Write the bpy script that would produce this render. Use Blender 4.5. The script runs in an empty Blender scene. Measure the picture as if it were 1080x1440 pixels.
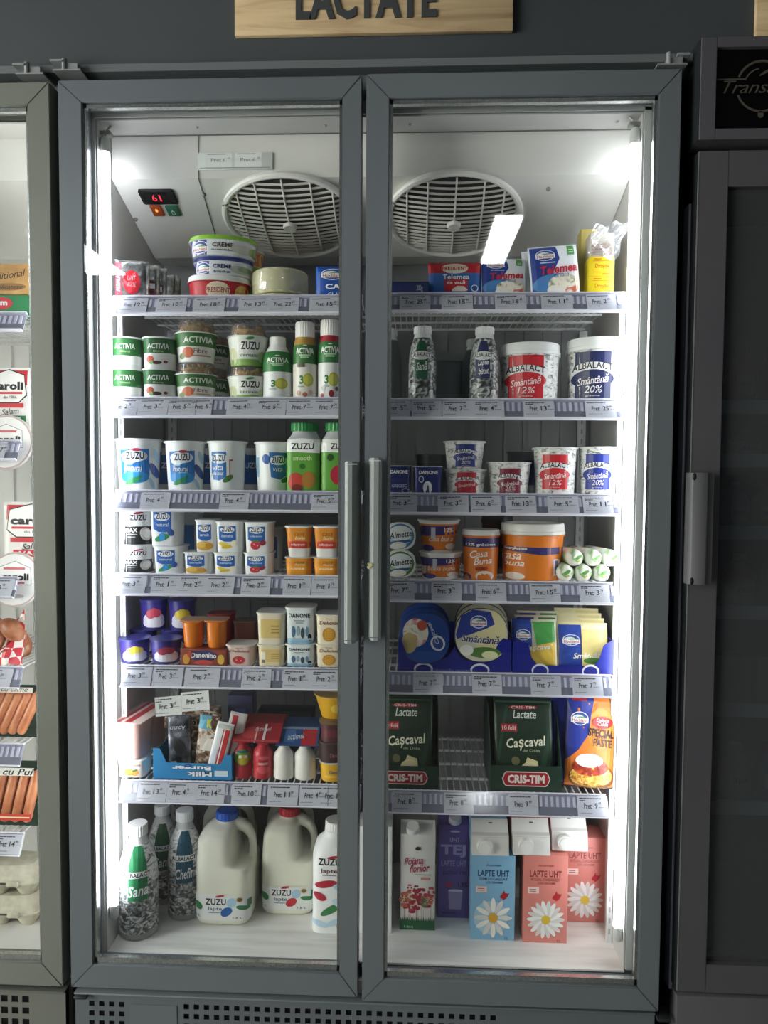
import bpy, bmesh, math, random
from mathutils import Vector, Matrix, Euler
random.seed(7)
C = bpy.context.scene.collection
SC = bpy.context.scene

# ------------------------------------------------------------------ camera, world, lights, exposure
ZO = 0.28                                   # height of the doors' lower edge above the floor
F_PX = 1033.56
CAM = Vector((0.1051, -1.4701, 1.0796 + ZO))
YAW, PITCH, ROLL = -0.0415, -0.0485, 0.0062
fw = Vector((math.sin(YAW)*math.cos(PITCH), math.cos(YAW)*math.cos(PITCH), math.sin(PITCH)))
_r = fw.cross(Vector((0, 0, 1))).normalized(); _u = _r.cross(fw)
rt = _r*math.cos(ROLL) + _u*math.sin(ROLL); up = -_r*math.sin(ROLL) + _u*math.cos(ROLL)
cam = bpy.data.cameras.new('camera'); camo = bpy.data.objects.new('camera', cam); C.objects.link(camo)
mw = Matrix((rt, up, -fw)).transposed().to_4x4(); mw.translation = CAM; camo.matrix_world = mw
cam.sensor_fit = 'VERTICAL'; cam.sensor_height = 36.0; cam.lens = F_PX/1440*36.0; cam.clip_start = 0.02
SC.camera = camo
SC.view_settings.view_transform = 'Standard'; SC.view_settings.look = 'None'
SC.view_settings.gamma = 1; SC.view_settings.use_curve_mapping = False
SC.view_settings.exposure = 0.7
SC.cycles.transparent_max_bounces = 24
SC.cycles.sample_clamp_indirect = 4.0
TUBE_STRENGTH = 12.5
LAMP_STRENGTH = 16.0
FILL_STRENGTH = 10.0
w = bpy.data.worlds.new('world'); SC.world = w; w.use_nodes = True
w.node_tree.nodes['Background'].inputs[0].default_value = (0.9, 0.95, 1.0, 1)
w.node_tree.nodes['Background'].inputs[1].default_value = 0.05

def P(px, py, Y):
    """point of the plane at depth Y seen at a pixel of the 1080x1440 frame"""
    d = fw*F_PX + rt*(px-540) + up*(720-py)
    t = (Y-CAM.y)/d.y
    return CAM + d*t

# ------------------------------------------------------------------ materials
_mc = {}
def lin(h):
    h = h.lstrip('#'); o = []
    for i in (0, 2, 4):
        c = int(h[i:i+2], 16)/255
        o.append(c/12.92 if c <= .04045 else ((c+.055)/1.055)**2.4)
    return (*o, 1)
def M(h, r=.42, m=0.0):
    k = (h, r, m)
    if k in _mc: return _mc[k]
    mt = bpy.data.materials.new('surface_' + h.lstrip('#')); mt.use_nodes = True
    b = mt.node_tree.nodes['Principled BSDF']
    b.inputs['Base Color'].default_value = lin(h); b.inputs['Roughness'].default_value = r
    b.inputs['Metallic'].default_value = m
    _mc[k] = mt; return mt
def nmat(name, stops, scale=20, detail=4, r=.5, m=0, bump=0, stretch=(1, 1, 1), kind='noise', dist=0.0, bscale=None):
    mt = bpy.data.materials.new(name); mt.use_nodes = True; nt = mt.node_tree; N = nt.nodes; L = nt.links
    b = N['Principled BSDF']; b.inputs['Roughness'].default_value = r; b.inputs['Metallic'].default_value = m
    tc = N.new('ShaderNodeTexCoord'); mp = N.new('ShaderNodeMapping'); mp.inputs['Scale'].default_value = stretch
    L.new(tc.outputs['Object'], mp.inputs[0])
    if kind == 'noise':
        t = N.new('ShaderNodeTexNoise'); t.inputs['Scale'].default_value = scale; t.inputs['Detail'].default_value = detail
        t.inputs['Distortion'].default_value = dist; out = t.outputs[0]
    elif kind == 'voronoi':
        t = N.new('ShaderNodeTexVoronoi'); t.inputs['Scale'].default_value = scale; out = t.outputs['Distance']
    elif kind == 'checker':
        t = N.new('ShaderNodeTexChecker'); t.inputs['Scale'].default_value = scale; out = t.outputs['Fac']
    L.new(mp.outputs[0], t.inputs['Vector'])
    cr = N.new('ShaderNodeValToRGB'); e = cr.color_ramp.elements
    while len(e) < len(stops): e.new(.5)
    for i, (p, c) in enumerate(stops): e[i].position = p; e[i].color = lin(c)
    L.new(out, cr.inputs[0]); L.new(cr.outputs[0], b.inputs['Base Color'])
    if bump:
        t2 = t
        if bscale:
            t2 = N.new('ShaderNodeTexNoise'); t2.inputs['Scale'].default_value = bscale; L.new(tc.outputs['Object'], t2.inputs['Vector'])
        bp = N.new('ShaderNodeBump'); bp.inputs['Strength'].default_value = bump; bp.inputs['Distance'].default_value = .004
        L.new(t2.outputs[0] if kind == 'noise' or bscale else out, bp.inputs['Height']); L.new(bp.outputs[0], b.inputs['Normal'])
    return mt
def clear(name, tint='#ffffff', base=.04, edge=.6, rough=.03, haze=0.0):
    """clear sheet: see-through with a mirror-like sheen that grows at grazing angles, plus a little milky haze"""
    mt = bpy.data.materials.new(name); mt.use_nodes = True; nt = mt.node_tree; N = nt.nodes; L = nt.links
    N.remove(N['Principled BSDF']); out = N['Material Output']
    tr = N.new('ShaderNodeBsdfTransparent'); tr.inputs[0].default_value = lin(tint)
    gl = N.new('ShaderNodeBsdfGlossy'); gl.inputs['Roughness'].default_value = rough
    lw = N.new('ShaderNodeLayerWeight'); lw.inputs[0].default_value = .5
    pw = N.new('ShaderNodeMath'); pw.operation = 'POWER'; pw.inputs[1].default_value = 4; L.new(lw.outputs['Facing'], pw.inputs[0])
    ml = N.new('ShaderNodeMath'); ml.operation = 'MULTIPLY_ADD'; ml.inputs[1].default_value = edge; ml.inputs[2].default_value = base
    L.new(pw.outputs[0], ml.inputs[0])
    mx = N.new('ShaderNodeMixShader'); L.new(ml.outputs[0], mx.inputs[0]); L.new(tr.outputs[0], mx.inputs[1]); L.new(gl.outputs[0], mx.inputs[2])
    last = mx
    if haze:
        df = N.new('ShaderNodeBsdfDiffuse'); df.inputs[0].default_value = (.8, .82, .86, 1)
        m2 = N.new('ShaderNodeMixShader'); m2.inputs[0].default_value = haze
        L.new(mx.outputs[0], m2.inputs[1]); L.new(df.outputs[0], m2.inputs[2]); last = m2
    L.new(last.outputs[0], out.inputs['Surface']); return mt
def emit(name, col, s):
    mt = bpy.data.materials.new(name); mt.use_nodes = True; nt = mt.node_tree; N = nt.nodes
    N.remove(N['Principled BSDF']); e = N.new('ShaderNodeEmission'); e.inputs[0].default_value = lin(col); e.inputs[1].default_value = s
    nt.links.new(e.outputs[0], N['Material Output'].inputs['Surface']); return mt

FRAME = nmat('grey_door_paint', [(.3, '#6d7479'), (.7, '#747b80')], 3, 3, .38, .35, .02, (1, 1, .2))
FRAME_L = nmat('grey_green_door_paint', [(.3, '#74786f'), (.7, '#7c8078')], 3, 3, .38, .3)
FRAME_R = nmat('brown_grey_door_paint', [(.3, '#57555a'), (.7, '#5e5c60')], 3, 3, .4, .3)
CARC = nmat('cabinet_paint', [(.3, '#60676b'), (.7, '#676e72')], 4, 3, .45, .25)
DARK = M('#15181b', .5); BLACK = M('#050506', .3)
ALU = nmat('perforated_aluminium', [(.3, '#b8bcbc'), (.7, '#e8eaea')], 250, 2, .25, .95)
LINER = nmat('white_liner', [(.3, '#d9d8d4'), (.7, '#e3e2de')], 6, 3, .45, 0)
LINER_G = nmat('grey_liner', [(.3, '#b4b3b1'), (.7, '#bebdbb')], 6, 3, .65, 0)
FLOORM = nmat('white_cabinet_floor', [(.2, '#cfcfca'), (.55, '#f0efea'), (.9, '#f4f3ef')], 5, 5, .35, 0, .05, (1, 9, 1))
WIRE = M('#dfe0e0', .35, .1)
RAILM = M('#a9abbb', .3); RAILT = M('#e2e2ec', .3); RAILG = M('#777c88', .35)
PAPER = M('#e9ecea', .6); INK = M('#17181b', .6); INK2 = M('#7c8085', .6)
WALLM = nmat('charcoal_wall', [(.3, '#343a3d'), (.7, '#3d4346')], 2, 4, .75, 0, .03)
WOOD = nmat('oak_board', [(.25, '#9c8361'), (.5, '#bfa781'), (.8, '#cdb78f')], 5, 8, .5, 0, .05, (1, 1, 9), dist=1.2)
SKETCH = nmat('pencil_drawing_print', [(.30, '#2a2c2e'), (.38, '#8f9190'), (.46, '#d4d5d1'), (.60, '#ecece8')], 55, 8, .35, 0, 0, (1, 1, 2.0), dist=1.4)
SKETCH_D = nmat('dark_drawing_print', [(.34, '#17191a'), (.45, '#5d6162'), (.54, '#a3a6a4'), (.64, '#dfdfdb')], 62, 8, .3, 0, 0, (1, 1, 1.3), dist=1.6)
FOIL = nmat('silver_foil', [(.3, '#55585a'), (.5, '#a9abac'), (.7, '#f2f2f2')], 60, 4, .25, .7, .5)
CEREAL = nmat('golden_cereal', [(.3, '#8a5d1c'), (.55, '#d6a33c'), (.75, '#edd08a')], 90, 4, .7, 0, .8)
CHEESE = nmat('pale_cheese', [(.3, '#d3cc9a'), (.7, '#e7e2b8')], 25, 4, .35, 0, .15)
MEAT = nmat('salami_print', [(.35, '#7a2f2b'), (.5, '#a3524a'), (.62, '#d9a79b')], 90, 4, .4)
SAUS = nmat('sausage_skin', [(.3, '#b0603a'), (.7, '#d08a5c')], 30, 3, .35, 0, .1)
KRAFT = nmat('kraft_print', [(.3, '#a97e4d'), (.7, '#c69c66')], 30, 4, .6)
CHECK = nmat('red_white_gingham', [(.4, '#f3ece6'), (.6, '#cf2f3c')], 55, 2, .4, 0, 0, (1, 1, 1), kind='checker')
PULP = nmat('egg_carton_pulp', [(.3, '#b5b09c'), (.7, '#cfcab6')], 60, 5, .85, 0, .3)
FOOD1 = nmat('salad_food_print', [(.32, '#3d6b2e'), (.42, '#e9e3cf'), (.55, '#f4efdf'), (.66, '#c94a3c'), (.8, '#d9c27a')], 42, 3, .4, dist=.8)
FOOD2 = nmat('pasta_food_print', [(.35, '#a8611d'), (.5, '#e0a83a'), (.65, '#f1d27a')], 60, 3, .4, dist=2.5)
FOOD3 = nmat('tomato_sauce_print', [(.35, '#6e1b10'), (.55, '#a9321c'), (.7, '#d0602f')], 70, 4, .4, dist=1.0)
FOODG = nmat('dark_green_print', [(.3, '#12281d'), (.7, '#1f4030')], 12, 3, .35, dist=.6)  # uneven dark green print of the sausage pack cards
TUBEM = emit('tube_light', '#f4f8ff', TUBE_STRENGTH)
LAMPM = emit('ceiling_lamp_light', '#fbfdff', LAMP_STRENGTH)
FILL_LIGHT = emit('added_fill_light', '#fbfbf4', FILL_STRENGTH)  # emission of the added fill panel
GLASS = clear('door_glass', '#fafbfa', .035, .7, .01)
GLASSD = clear('dark_door_glass', '#b4bcbe', .04, .7, .02, .045)  # diffuse haze stands in for the veil of room reflection on this glass
FILM = clear('clear_film', '#f4f5f6', .10, .7, .12, .10)
DOME = clear('clear_plastic_lid', '#eceeee', .08, .7, .06, .12)
RAILC = clear('clear_rail_plastic', '#e6e6f0', .06, .6, .08, .22)
SEETHRU = clear('milky_plastic', '#d6dcd8', .06, .5, .15, .55)

# ------------------------------------------------------------------ object helpers
def link(name, bm, mats, parent=None, smooth=True, loc=None, rot=None):
    bmesh.ops.recalc_face_normals(bm, faces=[f for f in bm.faces if not f.tag])
    me = bpy.data.meshes.new(name); bm.to_mesh(me); bm.free()
    for m in (mats if isinstance(mats, (list, tuple)) else [mats]): me.materials.append(m)
    if smooth:
        me.polygons.foreach_set('use_smooth', [True]*len(me.polygons))
        try: me.set_sharp_from_angle(angle=math.radians(38))
        except Exception: pass
    o = bpy.data.objects.new(name, me); C.objects.link(o)
    if parent: o.parent = parent
    if loc is not None: o.location = loc
    if rot is not None: o.rotation_euler = rot
    return o
def tag(o, label, cat, group=None):
    o['label'] = label; o['category'] = cat
    if group: o['group'] = group
    return o
def thing(name, label, cat, loc=(0, 0, 0), rot=(0, 0, 0), group=None):
    o = bpy.data.objects.new(name, None); C.objects.link(o); o.empty_display_size = .02
    o.location = loc; o.rotation_euler = rot
    return tag(o, label, cat, group)
def struct(name, bm, mats, smooth=False, **k):
    o = link(name, bm, mats, None, smooth, **k); o['kind'] = 'structure'; return o
def bx(bm, x0, x1, y0, y1, z0, z1, mi=0, bev=0):
    vs = [bm.verts.new((x, y, z)) for x in (x0, x1) for y in (y0, y1) for z in (z0, z1)]
    fs = [bm.faces.new([vs[i] for i in q]) for q in ((0,1,3,2),(4,6,7,5),(0,4,5,1),(2,3,7,6),(0,2,6,4),(1,5,7,3))]
    for f in fs: f.material_index = mi
    if bev:
        es = list({e for f in fs for e in f.edges})
        g = bmesh.ops.bevel(bm, geom=es, offset=bev, segments=2, affect='EDGES', profile=.5)
        for f in g['faces']: f.material_index = mi
    return vs
def boxo(name, m, parent, x0, x1, y0, y1, z0, z1, bev=0, **k):
    bm = bmesh.new(); bx(bm, x0, x1, y0, y1, z0, z1, 0, bev); return link(name, bm, m, parent, bev > 0, **k)
def se(t, n):
    c, s = math.cos(t), math.sin(t)
    return (math.copysign(abs(c)**(2/n), c), math.copysign(abs(s)**(2/n), s))
def loft(bm, rings, seg=36, mis=None, cap=(True, True)):
    """rings: (z, hx, hy, n[, cx, cy]); mis: material index for each gap between rings"""
    vr = []
    for r in rings:
        z, hx, hy, n = r[:4]; cx, cy = (r[4], r[5]) if len(r) > 4 else (0, 0)
        row = []
        for i in range(seg):
            a, b = se(2*math.pi*(i+.5)/seg, n); row.append(bm.verts.new((cx+hx*a, cy+hy*b, z)))
        vr.append(row)
    for k in range(len(vr)-1):
        for i in range(seg):
            j = (i+1) % seg
            f = bm.faces.new((vr[k][i], vr[k][j], vr[k+1][j], vr[k+1][i])); f.material_index = mis[k] if mis else 0
    if cap[0]: f = bm.faces.new(vr[0][::-1]); f.material_index = mis[0] if mis else 0
    if cap[1]: f = bm.faces.new(vr[-1]); f.material_index = mis[-1] if mis else 0
    return vr
def tubepath(bm, pts, r, seg=8, mi=0, cap=True):
    pts = [Vector(p) for p in pts]; rows = []
    rr = r if isinstance(r, (list, tuple)) else [r]*len(pts)
    for i, p in enumerate(pts):
        d = (pts[min(i+1, len(pts)-1)] - pts[max(i-1, 0)]).normalized()
        a = d.cross(Vector((0, 0, 1)) if abs(d.z) < .9 else Vector((1, 0, 0))).normalized(); b = d.cross(a)
        rows.append([bm.verts.new(p + (a*math.cos(2*math.pi*k/seg) + b*math.sin(2*math.pi*k/seg))*rr[i]) for k in range(seg)])
    for i in range(len(rows)-1):
        for k in range(seg):
            j = (k+1) % seg
            f = bm.faces.new((rows[i][k], rows[i][j], rows[i+1][j], rows[i+1][k])); f.material_index = mi
    if cap:
        for rw in (rows[0][::-1], rows[-1]): f = bm.faces.new(rw); f.material_index = mi

# ------------------------------------------------------------------ printed artwork laid on a surface
_tc = {}
def textmesh(s, bold=0, shear=0):
    k = (s, bold, shear)
    if k in _tc: return _tc[k]
    cu = bpy.data.curves.new('t', 'FONT'); cu.body = s; cu.size = 1; cu.offset = bold; cu.shear = shear
    cu.resolution_u = 2; cu.space_character = .95 if bold < .02 else 1.04
    o = bpy.data.objects.new('t', cu); C.objects.link(o); bpy.context.view_layer.update()
    me = bpy.data.meshes.new_from_object(o); bpy.data.objects.remove(o); bpy.data.curves.remove(cu)
    vs = [(v.co.x, v.co.y) for v in me.vertices]; fs = [tuple(p.vertices) for p in me.polygons]
    bpy.data.meshes.remove(me)
    if not vs: _tc[k] = ([], []); return _tc[k]
    x0 = min(v[0] for v in vs); x1 = max(v[0] for v in vs); y0 = min(v[1] for v in vs); y1 = max(v[1] for v in vs)
    vs = [((v[0]-x0)/(x1-x0)-.5, (v[1]-y0)/(y1-y0)-.5) for v in vs]
    _tc[k] = (vs, fs); return _tc[k]
# shapes: x in [-1,1] of the half width, z in [0,1] of the height
def R(x, z, w, h, c): return ('p', [(x-w/2, z-h/2), (x+w/2, z-h/2), (x+w/2, z+h/2), (x-w/2, z+h/2)], c)
def G(pts, c): return ('p', pts, c)
def E(x, z, rx, rz, c, rot=0, n=20): return ('e', x, z, rx, rz, c, rot, n)
def T(s, x, z, w, h, c, sh=0, arc=0, b=.0, rot=0): return ('t', s, x, z, w, h, c, sh, arc, b, rot)
EPS = .00045
class Print:
    def __init__(s): s.bm = bmesh.new(); s.mats = []
    def mi(s, m):
        m = M(m) if isinstance(m, str) else m
        if m not in s.mats: s.mats.append(m)
        return s.mats.index(m)
    def add(s, shapes, hx, H, surf, cuts=(), zcuts=(), x0=0, z0=0, lay0=1, clampx=None):
        nL = max(1, len(shapes)); rs = getattr(surf, 'ruled', False); step = min(.0001 if rs else .00022, .0022/nL if rs or not cuts else .004/nL); base = EPS*lay0 if cuts else .0002
        grid = getattr(surf, 'grid', False)
        if grid: gx_, gz_ = [-hx]+sorted(cuts)+[hx], [0]+sorted(zcuts)+[H]
        cl = [-hx*.99] + sorted(cuts) + [hx*.99] if rs else None
        for li, sh in enumerate(shapes):
            t = bmesh.new(); col = None
            if sh[0] == 'p':
                t.faces.new([t.verts.new((x0+x*hx, 0, z0+z*H)) for x, z in sh[1]]); col = sh[2]
            elif sh[0] == 'e':
                _, x, z, rx, rz, col, rot, n = sh; a = math.radians(rot)
                vs = []
                for i in range(n):
                    u, v = rx*hx*math.cos(2*math.pi*i/n), rz*H*math.sin(2*math.pi*i/n)
                    vs.append(t.verts.new((x0+x*hx+u*math.cos(a)-v*math.sin(a), 0, z0+z*H+u*math.sin(a)+v*math.cos(a))))
                t.faces.new(vs)
            else:
                _, st, x, z, w_, h_, col, shr, arc, b, rot = sh; vs, fs = textmesh(st, b, shr); a = math.radians(rot)
                tv = []
                for vx, vy in vs:
                    u = vx*w_*hx; v = vy*h_*H*(1+(.0)) + arc*H*(1-4*vx*vx)
                    tv.append(t.verts.new((x0+x*hx+u*math.cos(a)-v*math.sin(a), 0, z0+z*H+u*math.sin(a)+v*math.cos(a))))
                for f in fs:
                    try: t.faces.new([tv[i] for i in f])
                    except ValueError: pass
            for cx in cuts:
                bmesh.ops.bisect_plane(t, geom=t.verts[:]+t.edges[:]+t.faces[:], plane_co=(cx, 0, 0), plane_no=(1, 0, 0))
            for cz in zcuts:
                bmesh.ops.bisect_plane(t, geom=t.verts[:]+t.edges[:]+t.faces[:], plane_co=(0, 0, cz), plane_no=(0, 0, 1))
            m = s.mi(col); mp = {}
            for v in t.verts:
                x, z = v.co.x, v.co.z
                e = base+li*step
                if rs:
                    x = max(cl[0], min(cl[-1], x)); k = 0
                    while k < len(cl)-2 and x > cl[k+1]: k += 1
                    p0, p1 = surf(cl[k], z, e), surf(cl[k+1], z, e); t_ = (x-cl[k])/(cl[k+1]-cl[k]); q_ = [p0[i]+(p1[i]-p0[i])*t_ for i in (0, 1, 2)]
                    x, y, z = q_
                elif grid:
                    x = max(gx_[0], min(gx_[-1], x)); z = max(gz_[0], min(gz_[-1], z)); i_ = 0; k_ = 0
                    while i_ < len(gx_)-2 and x > gx_[i_+1]: i_ += 1
                    while k_ < len(gz_)-2 and z > gz_[k_+1]: k_ += 1
                    a0, a1, b0, b1 = gx_[i_], gx_[i_+1], gz_[k_], gz_[k_+1]; tu, tv_ = (x-a0)/(a1-a0), (z-b0)/(b1-b0)
                    y = (surf(a0, b0, e)[1]*(1-tu)+surf(a1, b0, e)[1]*tu)*(1-tv_)+(surf(a0, b1, e)[1]*(1-tu)+surf(a1, b1, e)[1]*tu)*tv_
                else: x, y, z = surf(x, z, e)
                mp[v] = s.bm.verts.new((x, y, z))
            for f in t.faces:
                try:
                    nf = s.bm.faces.new([mp[v] for v in f.verts]); nf.material_index = m; nf.tag = True; nf.smooth = False
                    nf.normal_update()
                    if nf.normal.y > 0: nf.normal_flip()
                except ValueError: pass
            t.free()
        return s
    def done(s, parent, name='printed_label', loc=None, rot=None):
        me = bpy.data.meshes.new(name); s.bm.to_mesh(me); s.bm.free()
        for m in s.mats: me.materials.append(m)
        o = bpy.data.objects.new(name, me); C.objects.link(o); o.parent = parent
        if loc is not None: o.location = loc
        if rot is not None: o.rotation_euler = rot
        return o
def ringsurf(rings):
    def surf(x, z, e):
        k = 0
        while k < len(rings)-2 and z > rings[k+1][0]: k += 1
        a, b = rings[k], rings[k+1]; t = 0 if b[0] == a[0] else min(1, max(0, (z-a[0])/(b[0]-a[0])))
        hx = a[1]+(b[1]-a[1])*t; hy = a[2]+(b[2]-a[2])*t; n = a[3]+(b[3]-a[3])*t
        cx, cy = ((a[4]+(b[4]-a[4])*t, a[5]+(b[5]-a[5])*t) if len(a) > 4 else (0, 0))
        q = max(-.992, min(.992, (x-cx)/hx)); y = cy-hy*(1-abs(q)**n)**(1/n)
        # push out along the surface normal in plan
        nx, ny = (abs(q)**(n-1)*(1 if q > 0 else -1))/hx, -(abs((y-cy)/hy)**(n-1))/hy
        l = math.hypot(nx, ny) or 1
        return cx+q*hx+e*nx/l, y+e*ny/l, z
    surf.ruled = True
    return surf
def face_cam(X, Y): return math.atan2(CAM.x-X, Y-CAM.y)
def acuts(hx, k=7, n=2, cx=0):
    return [cx+hx*se(math.pi*(i/(2*k)), n)[0]*s for i in range(1, 2*k) for s in (1,)] if False else sorted({round(cx+hx*math.sin(math.pi/2*i/k), 5) for i in range(-k+1, k)})
def flat(y): return lambda x, z, e: (x, y-e, z)

def fit(x0, x1, yt, D, zb, ratio=1.0, mid=None):
    """half width, height and centre of a thing whose front stands at depth D, from its outline"""
    hy = .03; xm = (x0+x1)/2
    for _ in range(5):
        Yc = D+hy; ym = yt+20 if mid is None else mid
        a, b = P(x0, ym, Yc), P(x1, ym, Yc); hx = (b.x-a.x)/2; hy = hx*ratio
    return (a.x+b.x)/2, D+hy, hx, hy, P(xm, yt, D+hy).z-zb
# ------------------------------------------------------------------ product builders
def tub(name, label, cat, x0, x1, yt, D, zb, art=(), body='#eef0f0', bands=(), n=2, ratio=1, taper=.84, lid=None, dome=None,
        group=None, rz=0, seg=36, foot=0, H=None, top=.955, ry=0, lidmat=None):
    X, Y, hx, hy, H0 = fit(x0, x1, yt, D, zb, ratio)
    H = H or H0
    lt = lid if isinstance(lid, tuple) else None
    lh = (lt[1] if lt else 0)*H; dh = (dome[1] if dome else 0)*H
    Hb = H-lh-dh
    if n < 3: rz = rz+math.degrees(face_cam(X, Y))*.95
    o = thing(name, label, cat, (X, Y, zb), (0, math.radians(ry), math.radians(rz)), group)
    def rr(f): return (taper+(top-taper)*f)
    zs = [0, .02] + sorted([b[0] for b in bands if .02 < b[0] < .97]+[b[1] for b in bands if .02 < b[1] < .97]) + [.97]
    rings = [(0, hx*taper*.93, hy*taper*.93, n)] + [(z*Hb, hx*rr(z), hy*rr(z), n) for z in zs[1:]]
    mats = [M(body) if isinstance(body, str) else body]; mis = []
    for i in range(len(zs)-1):
        zm = (zs[i]+zs[i+1])/2; mi = 0
        for b in bands:
            if b[0] <= zm <= b[1]:
                mm = M(b[2]) if isinstance(b[2], str) else b[2]
                if mm not in mats: mats.append(mm)
                mi = mats.index(mm)
        mis.append(mi)
    # rim flange
    full = rings + [(.972*Hb, hx, hy, n), (Hb, hx, hy, n)]
    bm = bmesh.new(); loft(bm, full, seg, mis+[0, 0]); link('cup', bm, mats, o)
    if art:
        pr = Print(); pr.add(art, hx, Hb, ringsurf(rings), acuts(hx, 7), ()); pr.done(o)
    if lid:
        if lt:   # snap lid of its own height
            bm = bmesh.new(); z = Hb
            loft(bm, [(z-.0*lh, hx*.97, hy*.97, n), (z+.05*lh, hx*1.0, hy*1.0, n), (z+.3*lh, hx*1.0, hy*1.0, n), (z+.34*lh, hx*.975, hy*.975, n),
                      (z+.9*lh, hx*.965, hy*.965, n), (z+lh, hx*.94, hy*.94, n), (z+lh, hx*.88, hy*.88, n), (z+.82*lh, hx*.86, hy*.86, n)], seg)
            link('lid', bm, lidmat or M(lt[0], .35), o)
        else:    # foil lid
            bm = bmesh.new(); nn = max(n, 2)
            loft(bm, [(Hb+.0001, hx*1.0, hy*1.0, nn), (Hb+.0009, hx*1.01, hy*1.01, nn), (Hb+.0016, hx*.995, hy*.995, nn)], seg)
            link('foil_lid', bm, lidmat or M(lid, .3, .1), o)
    if dome:     # clear dome holding cereal
        r = dome[0]; z = Hb
        bm = bmesh.new()
        loft(bm, [(z+.001, hx*.98, hy*.98, 2), (z+.004, hx*.98, hy*.98, 2), (z+.006, hx*r, hy*r, 2), (z+dh*.85, hx*r*.95, hy*r*.95, 2), (z+dh, hx*r*.85, hy*r*.85, 2)], seg)
        link('clear_dome', bm, DOME, o)
        bm = bmesh.new(); rnd = random.Random(int(x0*7))
        loft(bm, [(z+.002, hx*r*.86, hy*r*.86, 2), (z+dh*.55, hx*r*.84, hy*r*.84, 2), (z+dh*.62, hx*r*.5, hy*r*.5, 2)], 20)
        for _ in range(70):
            a = rnd.random()*6.28; q = hx*r*.86*(1 if rnd.random() < .6 else rnd.random()); s = .0032+.002*rnd.random()
            m = Matrix.Translation((q*math.cos(a), q*math.sin(a)*ratio, z+.004+dh*.62*rnd.random())) @ Euler((rnd.random()*3, rnd.random()*3, 0)).to_matrix().to_4x4() @ Matrix.Diagonal((s, s*.8, s*.45, 1))
            bmesh.ops.create_icosphere(bm, subdivisions=1, radius=1, matrix=m)
        c = link('cereal', bm, CEREAL, o); c['kind'] = 'stuff'
    return zb+H

def bottle(name, label, cat, x0, x1, yt, D, zb, prof, art=(), bands=(), body='#e8eaea', cap='#f0f0ee', capf=(.9, 1.0, .4), ratio=1, n=2,
           group=None, rz=0, seg=36, arth=(0, 1), capx=0, sleeve=None):
    """prof: (z, r) as fractions; bands: (z0, z1, material); capf: z from, z to, radius"""
    X, Y, hx, hy, H = fit(x0, x1, yt, D, zb, ratio)
    if n < 3: rz = rz+math.degrees(face_cam(X, Y))*.95
    o = thing(name, label, cat, (X, Y, zb), (0, 0, math.radians(rz)), group)
    zs = sorted({z for z, _ in prof} | {b[0] for b in bands} | {b[1] for b in bands})
    def rr(z):
        for a, b in zip(prof, prof[1:]):
            if a[0] <= z <= b[0]: return a[1]+(b[1]-a[1])*((z-a[0])/((b[0]-a[0]) or 1))
        return prof[-1][1]
    # keep steps of the profile
    pts = []
    for i, p_ in enumerate(prof):
        pts.append(p_)
        if i < len(prof)-1:
            for z in zs:
                if p_[0]+1e-5 < z < prof[i+1][0]-1e-5: pts.append((z, rr(z)))
    def nn(z): return n if n == 2 or z < .62 else max(2, n+(2-n)*min(1, (z-.62)/.2))
    rings = [(z*H, hx*r, hy*r if n == 2 else hy*r, nn(z)) for z, r in pts]
    mats = [M(body) if isinstance(body, str) else body]; mis = []
    for a, b in zip(pts, pts[1:]):
        zm = (a[0]+b[0])/2; mi = 0
        for bd in bands:
            if bd[0] <= zm <= bd[1]:
                mm = M(bd[2]) if isinstance(bd[2], str) else bd[2]
                if mm not in mats: mats.append(mm)
                mi = mats.index(mm)
        mis.append(mi)
    bm = bmesh.new(); loft(bm, rings, seg, mis); link('bottle_body', bm, mats, o)
    if art:
        pr = Print(); pr.add(art, hx, H, ringsurf(rings), acuts(hx, 7), [z for z, *_ in rings[1:-1]][:12]); pr.done(o)
    if cap:
        z0, z1, r = capf; bm = bmesh.new(); N = 48; rows = []
        R_ = hx*r
        for z, q in ((z0*H, 1), (z0*H+.0015, 1), (z1*H-.002, .99), (z1*H, .93)):
            rows.append([bm.verts.new(((R_*q*(1-.03*(i % 2)))*math.cos(6.2832*i/N), (R_*q*(1-.03*(i % 2)))*math.sin(6.2832*i/N), z)) for i in range(N)])
        for k in range(3):
            for i in range(N): bm.faces.new((rows[k][i], rows[k][(i+1) % N], rows[k+1][(i+1) % N], rows[k+1][i]))
        bm.faces.new(rows[0][::-1]); bm.faces.new(rows[-1]); link('cap', bm, M(cap, .35), o, False)
    return zb+H

def box(name, label, cat, x0, x1, yt, D, zb, dep, art=(), col='#ffffff', sides=None, group=None, rot=(0, 0, 0), H=None, bev=.0012, bodyname='carton_body', topart=None):
    a, b = P(x0, yt+20, D), P(x1, yt+20, D); hx = (b.x-a.x)/2
    H = H or (P((x0+x1)/2, yt, D).z-zb)
    o = thing(name, label, cat, ((a.x+b.x)/2, D, zb), tuple(math.radians(q) for q in rot), group)
    boxo(bodyname, M(col) if isinstance(col, str) else col, o, -hx, hx, 0, dep, 0, H, bev)
    if art: Print().add(art, hx, H, flat(0)).done(o)
    return o, hx, H

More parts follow.
